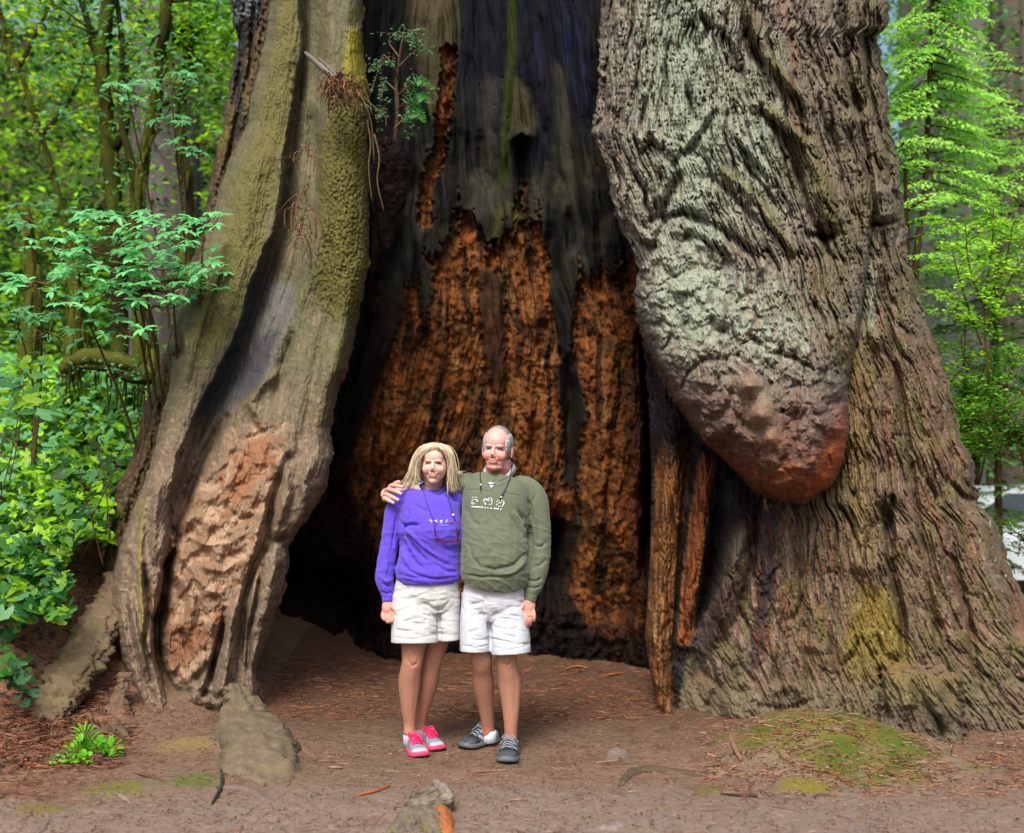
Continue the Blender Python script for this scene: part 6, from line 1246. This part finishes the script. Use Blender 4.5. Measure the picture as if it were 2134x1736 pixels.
# shorts
P = [ltube([H(890, 1195, .02), H(890, 1215, .02), H(888, 1245, .03), H(890, 1268, .04)], np.array([62, 66, 71, 69])*PX, [.125, .13, .135, .12], n=30, pw=2.4),
     ltube([H(860, 1235, .02), H(864, 1275, .01), H(864.5, 1310, .0), H(864.5, 1338, -.005)], np.array([44, 49, 49.5, 50])*PX, [.115, .118, .118, .118], pw=2.4),
     ltube([H(926, 1235, .04), H(932, 1275, .05), H(935, 1305, .05), H(936, 1331, .05)], np.array([34, 28, 25, 24.5])*PX, [.11, .11, .11, .11], pw=2.4)]
co, q, nm = union(P, .0042, 3); rnd = random.Random(5)
def wr(n, box, w_, a_, ang=(.0, .35)):
    o = []
    for _ in range(n):
        u_ = rnd.uniform(box[0], box[1]); v_ = rnd.uniform(box[2], box[3]); l_ = rnd.uniform(12, 40); s_ = rnd.choice([-1, 1, 1]); k_ = math.tan(rnd.uniform(*ang))*s_
        o.append(([(u_, v_), (u_+l_*.5, v_+l_*.5*k_+rnd.uniform(-1, 2)), (u_+l_, v_+l_*k_)], rnd.uniform(1.6, w_), rnd.uniform(-a_, a_*.6)))
    return o
F = wr(80, (815, 950, 1218, 1328), 4.2, .006)+[([(913, 1262), (914, 1290), (915, 1328)], 3, -.014), ([(880, 1255), (900, 1268), (913, 1275)], 4, -.01), ([(940, 1250), (925, 1266), (915, 1276)], 4, -.008), ([(848, 1208), (838, 1222), (826, 1238)], 1.6, -.004), ([(816, 1328), (860, 1332), (911, 1322)], 1.3, -.003), ([(916, 1322), (958, 1323)], 1.3, -.003)]
co = push(co, nm, F); u, v = proj(co); KH = C(210, 212, 216, 1.25); c = np.zeros((len(co), 3))+KH; c = mix(c, C(196, 194, 190, 1.2), .4*sstep(0, .5, fbm(u/18, v/14, 3, 520)))
mesh_np('shorts', co, q, None, M_TWILL, wm, c)
# hair
HB = [C(244, 222, 184, 1.25), C(228, 204, 166, 1.15), C(250, 240, 222, 1.35), C(216, 188, 150), C(244, 228, 200, 1.25)]; hw_ = empty('hair_root')
bpy.data.objects.remove(hw_); mb = MB()
mb.add(*ell(H(906, 960, .022), (.076, .085, .084))[:2], None, C(190, 168, 122)); mb.tube([H(906, 965, .06), H(905, 990, .075), H(905, 1016, .075)], [.070, .066, .045], C(176, 150, 108), k=16)
Lp = [[H(901, 930, -.05), H(888, 936, -.084), H(876, 948, -.085), H(869, 966, -.065), H(867, 984, -.05), H(870, 1002, -.04), H(863, 1014, -.04)],
      [H(902, 928, -.04), H(884, 935, -.075), H(874, 947, -.075), H(870, 966, -.06), H(867, 984, -.045), H(859, 1004, -.035), H(850, 1015, -.035)],
      [H(903, 927, -.02), H(881, 935, -.05), H(869, 948, -.05), H(861, 968, -.04), H(857, 986, -.03), H(848, 1005, -.02), H(840, 1016, -.02)],
      [H(904, 926, .0), H(881, 935, -.01), H(869, 948, .0), H(864, 968, .01), H(861, 986, .02), H(854, 1004, .03), H(848, 1014, .03)]]
Rp = [[H(905, 930, -.05), H(921, 936, -.084), H(934, 948, -.085), H(940, 966, -.065), H(941, 984, -.05), H(938, 1004, -.045), H(936, 1022, -.05)],
      [H(905, 928, -.04), H(926, 935, -.075), H(936, 948, -.075), H(939, 966, -.06), H(940, 985, -.045), H(940, 1006, -.04), H(943, 1024, -.045)],
      [H(905, 927, -.02), H(929, 935, -.05), H(940, 949, -.05), H(944, 968, -.04), H(946, 986, -.03), H(945, 1006, -.02), H(950, 1020, -.02)],
      [H(905, 926, .0), H(929, 935, -.01), H(939, 950, .0), H(943, 968, .01), H(945, 986, .02), H(944, 1004, .03), H(947, 1018, .03)]]
strands(mb, Lp, 560, .0019, HB, .008); strands(mb, Rp, 560, .0019, HB, .008)
Bg = [[H(903, 925, -.06), H(896, 929, -.094), H(886, 935, -.099), H(878, 948, -.094)], [H(905, 925, -.06), H(903, 929, -.095), H(898, 933, -.103), H(890, 940, -.102)], [H(906, 925, -.06), H(911, 929, -.095), H(919, 933, -.102), H(928, 943, -.094)], [H(906, 925, -.06), H(919, 930, -.09), H(930, 940, -.09), H(934, 956, -.085)]]
strands(mb, Bg[:2], 60, .0014, HB[:3]+HB[4:], .004); strands(mb, Bg[1:3], 60, .0014, HB[:3]+HB[4:], .004); strands(mb, Bg[2:], 80, .0017, HB, .004); strands(mb, [Bg[0], Lp[0][:4]], 60, .002, HB, .003); strands(mb, [Lp[0][:4]]*2, 40, .002, HB, .005); strands(mb, [Rp[0][:4]]*2, 40, .002, HB, .005)
strands(mb, [[H(944, 980, -.02), H(952, 983, -.01), H(961, 983, 0), H(966, 981, 0)], [H(944, 992, -.02), H(952, 989, -.01), H(960, 986, 0), H(968, 982, 0)]], 18, .0010, HB[2:3], .003, m=9)
mb.build('hair', M_HAIR, wm)
mb = MB(); a = np.linspace(0, 2*np.pi, 22); mb.tube([H(873.5+4.4*math.sin(x), 1003-5*math.cos(x), -.055) for x in a], .0014, k=6); mb.tube([H(873.5+2.2*math.sin(x), 1005-2.6*math.cos(x), -.055) for x in a], .001, k=5); mb.build('earring', M_SILV, wm)
# shoes
def colW(T2, A2):
    c = np.zeros(T2.shape+(3,))+C(150, 156, 172, 1.1); side = np.abs(A2-np.pi/2); c = mix(c, C(236, 70, 120, 1.2), ((T2 > .36) & (T2 < .66) & (side < .25))*.6); c = mix(c, C(190, 200, 216, 1.2), (T2 > .84)*.8+(T2 < .1)*.4)
    c = mix(c, C(225, 110, 140, 1.1), (np.abs((T2-.42)-(side-.9)*.3) < .022)*(side > .7)*(T2 < .62)*.8); return c
PKS = (C(250, 70, 110, 1.3), C(60, 60, 66)); LC = C(250, 40, 110, 1.4)
zg = gh(H(870, 1560)[0], 6.5)
def gz_at(u, v): p = G(u, v); return np.array([p.x, p.y, p.z])
t1, h1 = gz_at(879, 1582), gz_at(846, 1552); t2, h2 = gz_at(916, 1568), gz_at(878, 1540)
def foot_fix(toe, heel, ln): ax = (toe-heel)/np.linalg.norm(toe-heel); return toe-ax*ln
h1 = t1+np.array([-.088, .24, 0]); h2 = t2+np.array([-.115, .222, 0])
shoe('shoe', wm, t1, h1, .255, 1.02, (t1[2]+h1[2])/2+.002, colW, PKS, LC, True, .092)
shoe('shoe', wm, t2, h2, .25, 1.0, (t2[2]+h2[2])/2+.002, colW, PKS, LC, True, .092)
# eyeglasses on a beaded cord
eg = empty('eyeglasses', tuple(surf((930, 1110), cow, .01)), 'dark red eyeglasses hanging from a beaded cord on the purple sweatshirt', 'eyeglasses')
S_ = lambda u, v, o=.006: surf((u, v), cow, o)
mb = MB(); 
for pts in ([(904, 1084), (905, 1100), (907, 1115)], [(950, 1087), (952, 1103), (953, 1119)]): mb.tube([S_(*p, .008) for p in pts], [.0022, .003], k=6)
mb.tube([S_(907, 1116), S_(909, 1122, .012), S_(918, 1125, .014), S_(927, 1128, .014), S_(935, 1127, .014), S_(943, 1128, .014), S_(951, 1124, .012), S_(953, 1119)], .0034, k=7)
mb.tube(curve_pts([S_(909, 1122, .012), S_(914, 1127, .018), S_(924, 1130, .018), S_(933, 1128, .015)], 10), .0018, k=6); mb.tube(curve_pts([S_(936, 1128, .015), S_(940, 1130, .018), S_(949, 1129, .018), S_(952, 1123, .012)], 10), .0018, k=6)
mb.build('frame', M_REDF, eg)
mb = MB()
for pts in ([(876, 1006), (880, 1020), (887, 1040), (894, 1062), (904, 1084)], [(927, 1020), (932, 1034), (938, 1052), (944, 1073), (950, 1087)]):
    cp = curve_pts([S_(*p, .005) if p[1] > 1034 else H(*p, -.085+.002*(1034-p[1])) for p in pts], 34); mb.tube(cp, .0011, k=5)
    for p in cp[::1]: mb.add(*ell(p, (.0021,)*3, n=6)[:2])
mb.build('cord', M_CORD, eg); mb = MB(); mb.add(*ell(S_(944, 1073, .008), (.006, .006, .0065))[:2]); mb.build('bead', M_BEAD, eg)

# ================= man
mn = empty('person', (H(1035, 1300)[0], DP, gh(H(1035, 1300)[0], DP)), 'tall balding person with grey hair in an olive green sweatshirt and pale cargo shorts', 'person')
OM = H(1036, 936, -.03); RM = rotm(-13, 0, 4); SM = 1.0
P, fm = head_parts(OM, RM, SM, True)
P += [limb([H(1038, 958, .02), H(1039, 985, .03), H(1040, 1015, .05)], [.068, .070, .085], .95), ltube([H(1036, 1005, .05), H(1034, 1035, .04), H(1033, 1090, .03), H(1033, 1160, .02), H(1032, 1230, .03)], [.13, .16, .16, .17, .16], [.08, .10, .11, .12, .11])]
P += [limb([H(1102, 1022, .03), H(1120, 1050, .03), H(1126, 1095, .02), H(1126, 1136, .01), H(1120, 1190, -.01), H(1106, 1238, -.03), H(1101, 1258, -.04)], [.052, .048, .042, .036, .034, .029, .029])]
P += [limb([H(966, 1020, .06), H(935, 1020, .15), H(890, 1022, .20), H(850, 1026, .19), H(822, 1030, .14), H(810, 1030, .09)], [.06, .055, .05, .044, .034, .028])]
P += [limb([H(815, 1030, .12), H(808, 1030, .08), H(806, 1030, .04)], [.03, .034, .034], 1.0)]
for f_ in ([(811, 1017, .05), (815, 1012, .0), (826, 1012, -.045), (840, 1015, -.072)], [(804, 1024, .05), (808, 1020, -.01), (820, 1022, -.062), (837, 1030, -.082)], [(801, 1033, .04), (804, 1030, -.015), (814, 1034, -.066), (831, 1043, -.085)], [(800, 1041, .03), (801, 1039, -.015), (808, 1042, -.06), (822, 1049, -.078)]):
    P.append(limb([H(*p) for p in f_], [.0125, .0118, .0112, .0085], 1, k=12))
P.append(limb([H(815, 1018, .1), H(824, 1008, .06), H(832, 1004, .03)], [.016, .013, .010]))
P += hand(H(1102, 1254, -.04), H(1099, 1270, -.045), [[H(1089, 1271, -.045), H(1086, 1284, -.06), H(1087, 1295, -.065), H(1090, 1303, -.06)], [H(1096, 1274, -.055), H(1095, 1289, -.07), H(1096, 1300, -.07), H(1098, 1307, -.062)], [H(1103, 1274, -.055), H(1104, 1287, -.07), H(1104, 1296, -.07), H(1105, 1303, -.06)], [H(1110, 1271, -.05), H(1112, 1281, -.06), H(1112, 1289, -.06), H(1111, 1295, -.055)]], [H(1090, 1260, -.055), H(1084, 1270, -.07), H(1082, 1282, -.075)], rw=.030, rf=.0112, flat=.7)
for pts, r in [([H(1000, 1235, .03), H(998, 1300, .03), H(1001, 1350, .02), H(1003, 1376, .01), H(1005, 1400, .05), H(1007, 1428, .09), H(1012, 1470, .13), H(1016, 1508, .16), H(1018, 1532, .17)], [.105, .09, .063, .056, .054, .0575, .044, .036, .038]),
               ([H(1058, 1235, .02), H(1058, 1300, .01), H(1055, 1350, .0), H(1055, 1376, -.01), H(1059, 1400, .0), H(1062, 1425, .02), H(1064, 1475, .02), H(1064, 1525, .01), H(1064, 1548, .01)], [.105, .09, .064, .058, .058, .062, .047, .034, .036])]:
    P.append(limb(pts, r, 1.0, n=60))
P += [ell(H(1030, 1235, .04), (.17, .11, .09))]
co, q, nm = union(P, .0026, 3); co, L = face_detail(co, nm, OM, RM, SM, True, 1.4); u, v = proj(co)
co = push(co, nm, [([(1045, 1366), (1048, 1380), (1056, 1388), (1064, 1382), (1066, 1370)], 3, -.005), ([(1052, 1395), (1053, 1430), (1057, 1480)], 3, .002), ([(1072, 1400), (1074, 1440), (1070, 1490)], 4, -.003), ([(994, 1385), (1000, 1392), (1008, 1388)], 3, -.002), ([(1094, 1276), (1093, 1290)], 1.5, -.003), ([(1101, 1276), (1101, 1290)], 1.5, -.003), ([(1108, 1275), (1109, 1288)], 1.5, -.003)])
c = np.zeros((len(co), 3))+C(240, 176, 166, 1.2); nz = fbm(co[:, 0]*40+co[:, 1]*20, co[:, 2]*40, 3, 501)
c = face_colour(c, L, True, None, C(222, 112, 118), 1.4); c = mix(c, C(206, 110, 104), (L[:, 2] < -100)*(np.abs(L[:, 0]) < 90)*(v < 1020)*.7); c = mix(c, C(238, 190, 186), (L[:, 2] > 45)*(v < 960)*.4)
leg = (v > 1310); c = mix(c, C(200, 146, 122, 1.05), leg*1.0); c = mix(c, C(188, 116, 100), leg*sstep(1470, 1530, v)*.5+leg*sstep(0, .5, nz)*.25); hd = (v > 1240)*(v <= 1310); c = mix(c, C(226, 166, 150, 1.15), hd*1.0); c = mix(c, C(176, 100, 86), hd*sstep(1285, 1300, v)*.4)
mesh_np('body', co, q, None, M_SKIN, mn, c)
P = [ltube([H(1039, 990, .04), H(1038, 998, .04), H(1036, 1010, .03), H(1034, 1035, .02), H(1032, 1080, .01), H(1032, 1130, -.01), H(1032, 1170, -.02), H(1032, 1192, -.015), H(1031, 1206, .0), H(1030, 1217, .0)],
           np.array([30, 48, 64, 70, 71, 72, 73, 73, 70, 64])*PX, [.075, .10, .125, .148, .16, .172, .176, .172, .16, .145], n=80, pw=2.3),
     limb([H(1084, 1014, .03), H(1103, 1021, .025), H(1117, 1044, .02), H(1124, 1090, .015), H(1125, 1136, .01), H(1121, 1180, -.005), H(1114, 1212, -.02), H(1108, 1232, -.03), H(1105, 1243, -.035), H(1103, 1253, -.04)], np.array([22, 24, 24.5, 23, 23, 22.5, 20, 17, 14.5, 14])*PX, 1.0, n=60),
     ell(H(1086, 1012, .03), (.085, .07, .055)), ell(H(985, 1010, .04), (.08, .07, .05)),
     limb([H(985, 1005, .04), H(962, 1012, .07), H(930, 1018, .16), H(885, 1022, .205), H(845, 1027, .19), H(822, 1030, .145)], np.array([22, 24, 22, 20, 17, 13])*PX)]
co, q, nm = union(P, .0044, 4)
F = [([(1078, 1060), (1092, 1080), (1102, 1105), (1106, 1135)], 4.5, -.012), ([(1062, 1072), (1078, 1095), (1090, 1120)], 4.5, -.008), ([(1070, 1065), (1086, 1090), (1096, 1118)], 4, .007), ([(1103, 1090), (1105, 1140), (1100, 1185)], 4, -.014), ([(1100, 1150), (1070, 1178), (1030, 1188), (1000, 1180)], 5, -.007), ([(1098, 1165), (1072, 1192), (1035, 1199)], 4.5, .006),
     ([(1096, 1185), (1060, 1203), (1000, 1203), (966, 1196)], 4, -.007), ([(975, 1130), (985, 1165), (1005, 1188)], 5, -.005), ([(1000, 1100), (1020, 1150), (1045, 1175)], 8, .004), ([(1110, 1010), (1116, 1030), (1106, 1050)], 3, -.004), ([(966, 1022), (1000, 1020), (1020, 1026)], 1.4, -.003), ([(1045, 1024), (1065, 1030), (1090, 1033)], 1.4, -.003),
     ([(1100, 1040), (1106, 1060), (1104, 1085)], 3, -.006), ([(1035, 1005), (1052, 1000), (1066, 988)], 3, -.004), ([(1028, 1015), (1045, 1008), (1062, 998)], 2.5, .003), ([(1138, 1130), (1128, 1140), (1112, 1138)], 4, -.006), ([(1140, 1165), (1126, 1178), (1110, 1180)], 4, -.005), ([(1130, 1205), (1115, 1212), (1098, 1208)], 3, -.007), ([(1126, 1222), (1112, 1226), (1095, 1222)], 3, -.006), ([(1118, 1080), (1114, 1120), (1110, 1150)], 5, -.005),
     ([(968, 1050), (980, 1080), (1000, 1100)], 6, -.004), ([(1022, 1062), (1030, 1080), (1044, 1090)], 3, -.003), ([(1034, 1000), (1024, 1010), (1023, 1020)], 2.5, -.006)]
F = [(a_, b_*.8, c_*1.7) for a_, b_, c_ in F]; co = push(co, nm, F); u, v = proj(co); co = co-nm*(.0022*billow((u+v*.5)/48, (v-u*.35)/20, 1, 515)*sstep(1050, 1110, v)*sstep(.0, .5, -nm[:, 1]))[:, None]; wn = fbm(u/16+v/40, v/26-u/40, 3, 511); co = co+nm*(.004*wn*sstep(1020, 1090, v))[:, None]
rib = sstep(1208, 1211, v)*(u < 1090)+sstep(1236, 1238, v)*(u > 1085); co = co-nm*(rib*.002)[:, None]
OLV = C(120, 128, 108, 1.0); c = np.zeros((len(co), 3))+OLV; c = mix(c, C(104, 112, 90), .35*sstep(0, .5, wn)+.25*rib*(np.sin(u*3.2) > 0))
sw_m = mesh_np('sweatshirt', co, q, None, M_CLOTH, mn, c); com = co
mb = MB(); mb.tube(curve_pts([H(1008, 985, .03), H(1012, 997, -.02), H(1022, 1005, -.06), H(1036, 1007, -.075), H(1052, 1002, -.07), H(1066, 988, -.03), H(1072, 974, .03), H(1055, 966, .10), H(1020, 968, .10), H(1008, 985, .03)], 50), .0095, C(112, 122, 98), k=10); mb.build('collar', M_CLOTH, sw_m)
mb = MB(); mb.tube(curve_pts([H(1010, 981, .03), H(1014, 993, -.02), H(1024, 1000, -.055), H(1037, 1002, -.068), H(1051, 997, -.062), H(1064, 983, -.025), H(1069, 970, .03), H(1053, 962, .09), H(1022, 964, .09), H(1010, 981, .03)], 50), .009, C(190, 192, 204, 1.2), k=10)
ptri = [surf((1017, 1005), com, .006), surf((1031, 1006), com, .006), surf((1023.5, 1022), com, .004)]; mb.add(ptri+[p+np.array([0, .02, 0]) for p in ptri], None, [(0, 1, 2), (3, 5, 4), (0, 3, 4), (0, 4, 1), (1, 4, 5), (1, 5, 2), (2, 5, 3), (2, 3, 0)], C(210, 212, 226, 1.3)); mb.build('undershirt', M_CLOTH, mn)
# printed paw marks and a line of small lettering
mb = MB()
def paw(cu, cv_, s_):
    for a0_, a1_ in ((200, 340),):
        t_ = np.radians(np.linspace(a0_, a1_, 7)); line(mb, [(cu+7*s_*math.cos(x), cv_+1+6*s_*math.sin(x)) for x in t_], .0030, WH, com)
    line(mb, [(cu-6*s_, cv_+1), (cu-6.5*s_, cv_+4)], .0028, WH, com)
mw = lambda pts, r=.0026: line(mb, pts, r, WH, com)
paw(989, 1046, 1); mw([(983, 1049), (986, 1047), (990, 1050), (985, 1051), (983, 1049)], .003); mw([(993, 1045), (996.5, 1046)])
for i in range(4): mw([(984+i*3.2, 1037.5-abs(i-1.5)*-.6), (984.4+i*3.2, 1034.6+abs(i-1.5)*.8)], .0016)
mw([(1008, 1047), (1008, 1043), (1010, 1040), (1014, 1041), (1017, 1041), (1019, 1038)]); mw([(1013, 1043), (1020, 1044), (1024, 1044)]); mw([(1022, 1037), (1025, 1042), (1025, 1048), (1023, 1053)], .003); mw([(1010, 1048), (1012, 1053)], .0036); mw([(1019, 1050), (1021, 1053)])
mw([(1035, 1047), (1037, 1043)], .003); mw([(1040, 1042), (1041, 1045)], .0028); mw([(1045, 1041), (1046, 1045)], .0024); mw([(1049, 1044), (1050, 1049), (1047, 1054), (1045, 1056)], .003); mw([(1038, 1050), (1042, 1047), (1046, 1049)], .003); mw([(1034, 1054), (1036, 1050)], .003); mw([(1040, 1055), (1043, 1056)], .003); mw([(1037, 1053), (1040, 1057)], .0022)
x_ = 983.0; rl = random.Random(2)
for wl in (9, 1, 1, 2, 4, 1):
    for i in range(wl):
        y_ = 1056+(x_-983)/61*5.4; h_ = 1.8
        k_ = rl.randrange(3)
        line(mb, [(x_, y_-h_), (x_, y_+h_)], .0013, WH, com, 4); line(mb, [(x_+1.4, y_-h_ if k_ else y_), (x_+1.4, y_+h_)], .0013, WH*.9, com, 4); line(mb, [(x_, y_-h_ if k_ != 1 else y_), (x_+1.4, y_-h_ if k_ else y_+h_)], .0012, WH*.9, com, 4); x_ += 2.75
    x_ += 2.6
mb.build('chest_print', M_PRINT, sw_m)
# cargo shorts
P = [ltube([H(1030, 1195, .02), H(1030, 1215, .02), H(1030, 1250, .03), H(1031, 1285, .04)], np.array([60, 63, 69, 70])*PX, [.145, .15, .155, .13], n=30, pw=2.4),
     ltube([H(998, 1240, .03), H(992, 1285, .02), H(990.5, 1320, .015), H(990.5, 1356, .01)], np.array([36, 33.5, 33, 32.5])*PX, [.125, .125, .125, .12], pw=2.4),
     ltube([H(1056, 1240, .02), H(1059, 1290, .01), H(1062, 1325, .0), H(1064, 1360, -.005)], np.array([36, 40, 42, 42])*PX, [.125, .128, .128, .128], pw=2.4)]
co, q, nm = union(P, .0042, 3)
F = wr(80, (960, 1092, 1218, 1348), 4.2, .006)+[([(1016, 1288), (1021, 1320), (1022, 1352)], 3, -.014), ([(1014, 1230), (1008, 1260), (1016, 1290)], 3, -.006), ([(1044, 1262), (1046, 1280), (1060, 1284), (1082, 1281)], 1.5, -.004), ([(1046, 1250), (1082, 1247)], 1.5, -.003), ([(960, 1262), (966, 1270), (964, 1276)], 1.5, -.004), ([(960, 1344), (990, 1350), (1019, 1343)], 1.3, -.003), ([(1024, 1348), (1062, 1354), (1104, 1345)], 1.3, -.003), ([(1000, 1275), (1012, 1285)], 4, -.008), ([(1040, 1275), (1024, 1287)], 4, -.008), ([(990, 1215), (1005, 1240), (1020, 1260)], 3, -.005)]
co = push(co, nm, F); u, v = proj(co); c = np.zeros((len(co), 3))+C(210, 213, 226, 1.3); c = mix(c, C(196, 198, 210, 1.2), .4*sstep(0, .5, fbm(u/18, v/14, 3, 521))); mesh_np('shorts', co, q, None, M_TWILL, mn, c)
# grey hair round the bald crown
HGc = [C(216, 216, 224, 1.1), C(204, 206, 214, 1.1), C(226, 226, 232, 1.1), C(190, 192, 200)]; mb = MB()
def hair_shell(n, cond, ln, r, cols, lift=3.0, c_=(0, 10, 30), rr_=(75, 93, 91), flow=(0, .5, -1.0)):
    k = 0
    while k < n:
        d = rng.normal(0, 1, 3); d /= np.linalg.norm(d); p = np.array(c_)+d*np.array(rr_)
        if not cond(*p): continue
        nrm = d/np.array(rr_); nrm /= np.linalg.norm(nrm); fl = np.array(flow)+rng.normal(0, .22, 3); fl -= nrm*(fl@nrm); fl /= np.linalg.norm(fl)+1e-6
        l_ = ln*rng.uniform(.6, 1.2); pts = [p+nrm*(-1), p+nrm*lift*rng.uniform(.7, 1.5)+fl*l_*.4, p+nrm*lift*rng.uniform(.4, 1.5)+fl*l_]; mb.tube([fm(x) for x in pts], [r, r*.9, r*.4], np.asarray(cols[random.randrange(len(cols))])*random.uniform(.85, 1.15), k=4); k += 1
hair_shell(2000, lambda x, y, z: z > -28 and z < 88 and ((abs(x) > 54 and y > -48+.25*max(0, z-20)) or y > 40) and not (abs(x) > 66 and y < -20 and z < -2), 24, .0016, HGc, 4.5)
hair_shell(650, lambda x, y, z: z > 84 and y > -34, 22, .0011, [C(214, 200, 206), C(200, 190, 200)], 2.0, flow=(.4, .6, -.2))
hair_shell(400, lambda x, y, z: abs(x) > 56 and -52 < y < -20 and -22 < z < 62, 18, .0014, HGc[:3], 3)
mb.build('hair', M_HAIR, mn)
mb = MB(); a = np.linspace(0, 2*np.pi, 16); mb.tube([H(1104+4.6*math.cos(x), 1284+1.0*math.sin(x), -.07+.0115*math.sin(x)) for x in a], .0018, k=6); mb.build('ring', M_GOLD, mn)
# socks and shoes
def colM(T2, A2):
    side = np.abs(A2-np.pi/2); c = np.zeros(T2.shape+(3,))+C(44, 50, 64); st_ = np.sin((T2*1.0+side*.12)*46); c = mix(c, C(160, 160, 170, 1.2), ((T2 > .12) & (T2 < .66) & (side > .38) & (st_ > -.3))*1.0); c = mix(c, C(86, 96, 108), (T2 > .78)*.7); c = mix(c, C(40, 44, 56), ((side < .42) & (T2 < .7) & (T2 > .3))*.9); return c
LR_[0] = .0021; SLM = (C(112, 112, 116), C(34, 34, 38))
t1 = gz_at(961, 1563); h1 = t1+np.array([.200, .203, 0]); t2 = gz_at(1054, 1594); h2 = t2+np.array([.034, .298, 0])
shoe('shoe', mn, t1, h1, .285, 1.12, (t1[2]+h1[2])/2+.002, colM, SLM, C(170, 180, 196), False, .098)
shoe('shoe', mn, t2, h2, .30, 1.15, (t2[2]+h2[2])/2+.002, colM, SLM, C(170, 180, 196), False, .098)
for (u, v, dy, r, nm_) in [(1019, 1528, .17, .040, mn), (1064, 1551, -.02, .037, mn), (853, 1536, .045, .035, wm), (874, 1523, .17, .035, wm)]:
    mb = MB(); mb.tube([H(u, v-6, dy), H(u, v+4, dy), H(u+1, v+18, dy)], [r*.97, r, r*1.1], C(226, 230, 240, 1.2) if nm_ is mn else C(180, 186, 200, 1.2), k=20); mb.build('sock', M_CLOTH, nm_)
# cord round his neck
cd = empty('lanyard', tuple(surf((1048, 1030), com, .01)), 'black cord with small white beads hanging round the neck over the olive sweatshirt', 'cord')
S2_ = lambda u, v, o=.005: surf((u, v), com, o); mb = MB()
mb.tube(curve_pts([H(1001, 975, -.0), H(1000, 990, -.075), S2_(1001, 1002, .008), S2_(1002, 1012), S2_(1001, 1024)], 18), .0022, k=6); mb.tube(curve_pts([H(1068, 965, .0), H(1065, 980, -.07), S2_(1062, 995, .010), S2_(1054, 1016), S2_(1046, 1033), S2_(1042, 1041)], 22), .0022, k=6)
mb.tube([S2_(1048, 1028), S2_(1045, 1034)], .004, k=7); mb.tube([S2_(1043, 1037), S2_(1041, 1042)], .0045, k=7); mb.tube([S2_(1001, 1013), S2_(1001, 1017)], .0035, k=7); mb.tube([surf((1016, 1010), com, .008), surf((1030, 1008), com, .009)], .0016, k=5); mb.build('cord', M_CORD, cd)
mb = MB(); mb.add(*ell(S2_(1001.5, 1010, .008), (.005,)*3)[:2]); mb.build('bead', M_BEAD, cd); mb = MB(); mb.add(*ell(S2_(1044, 1036, .009), (.005,)*3)[:2]); mb.build('bead', M_BEAD, cd)
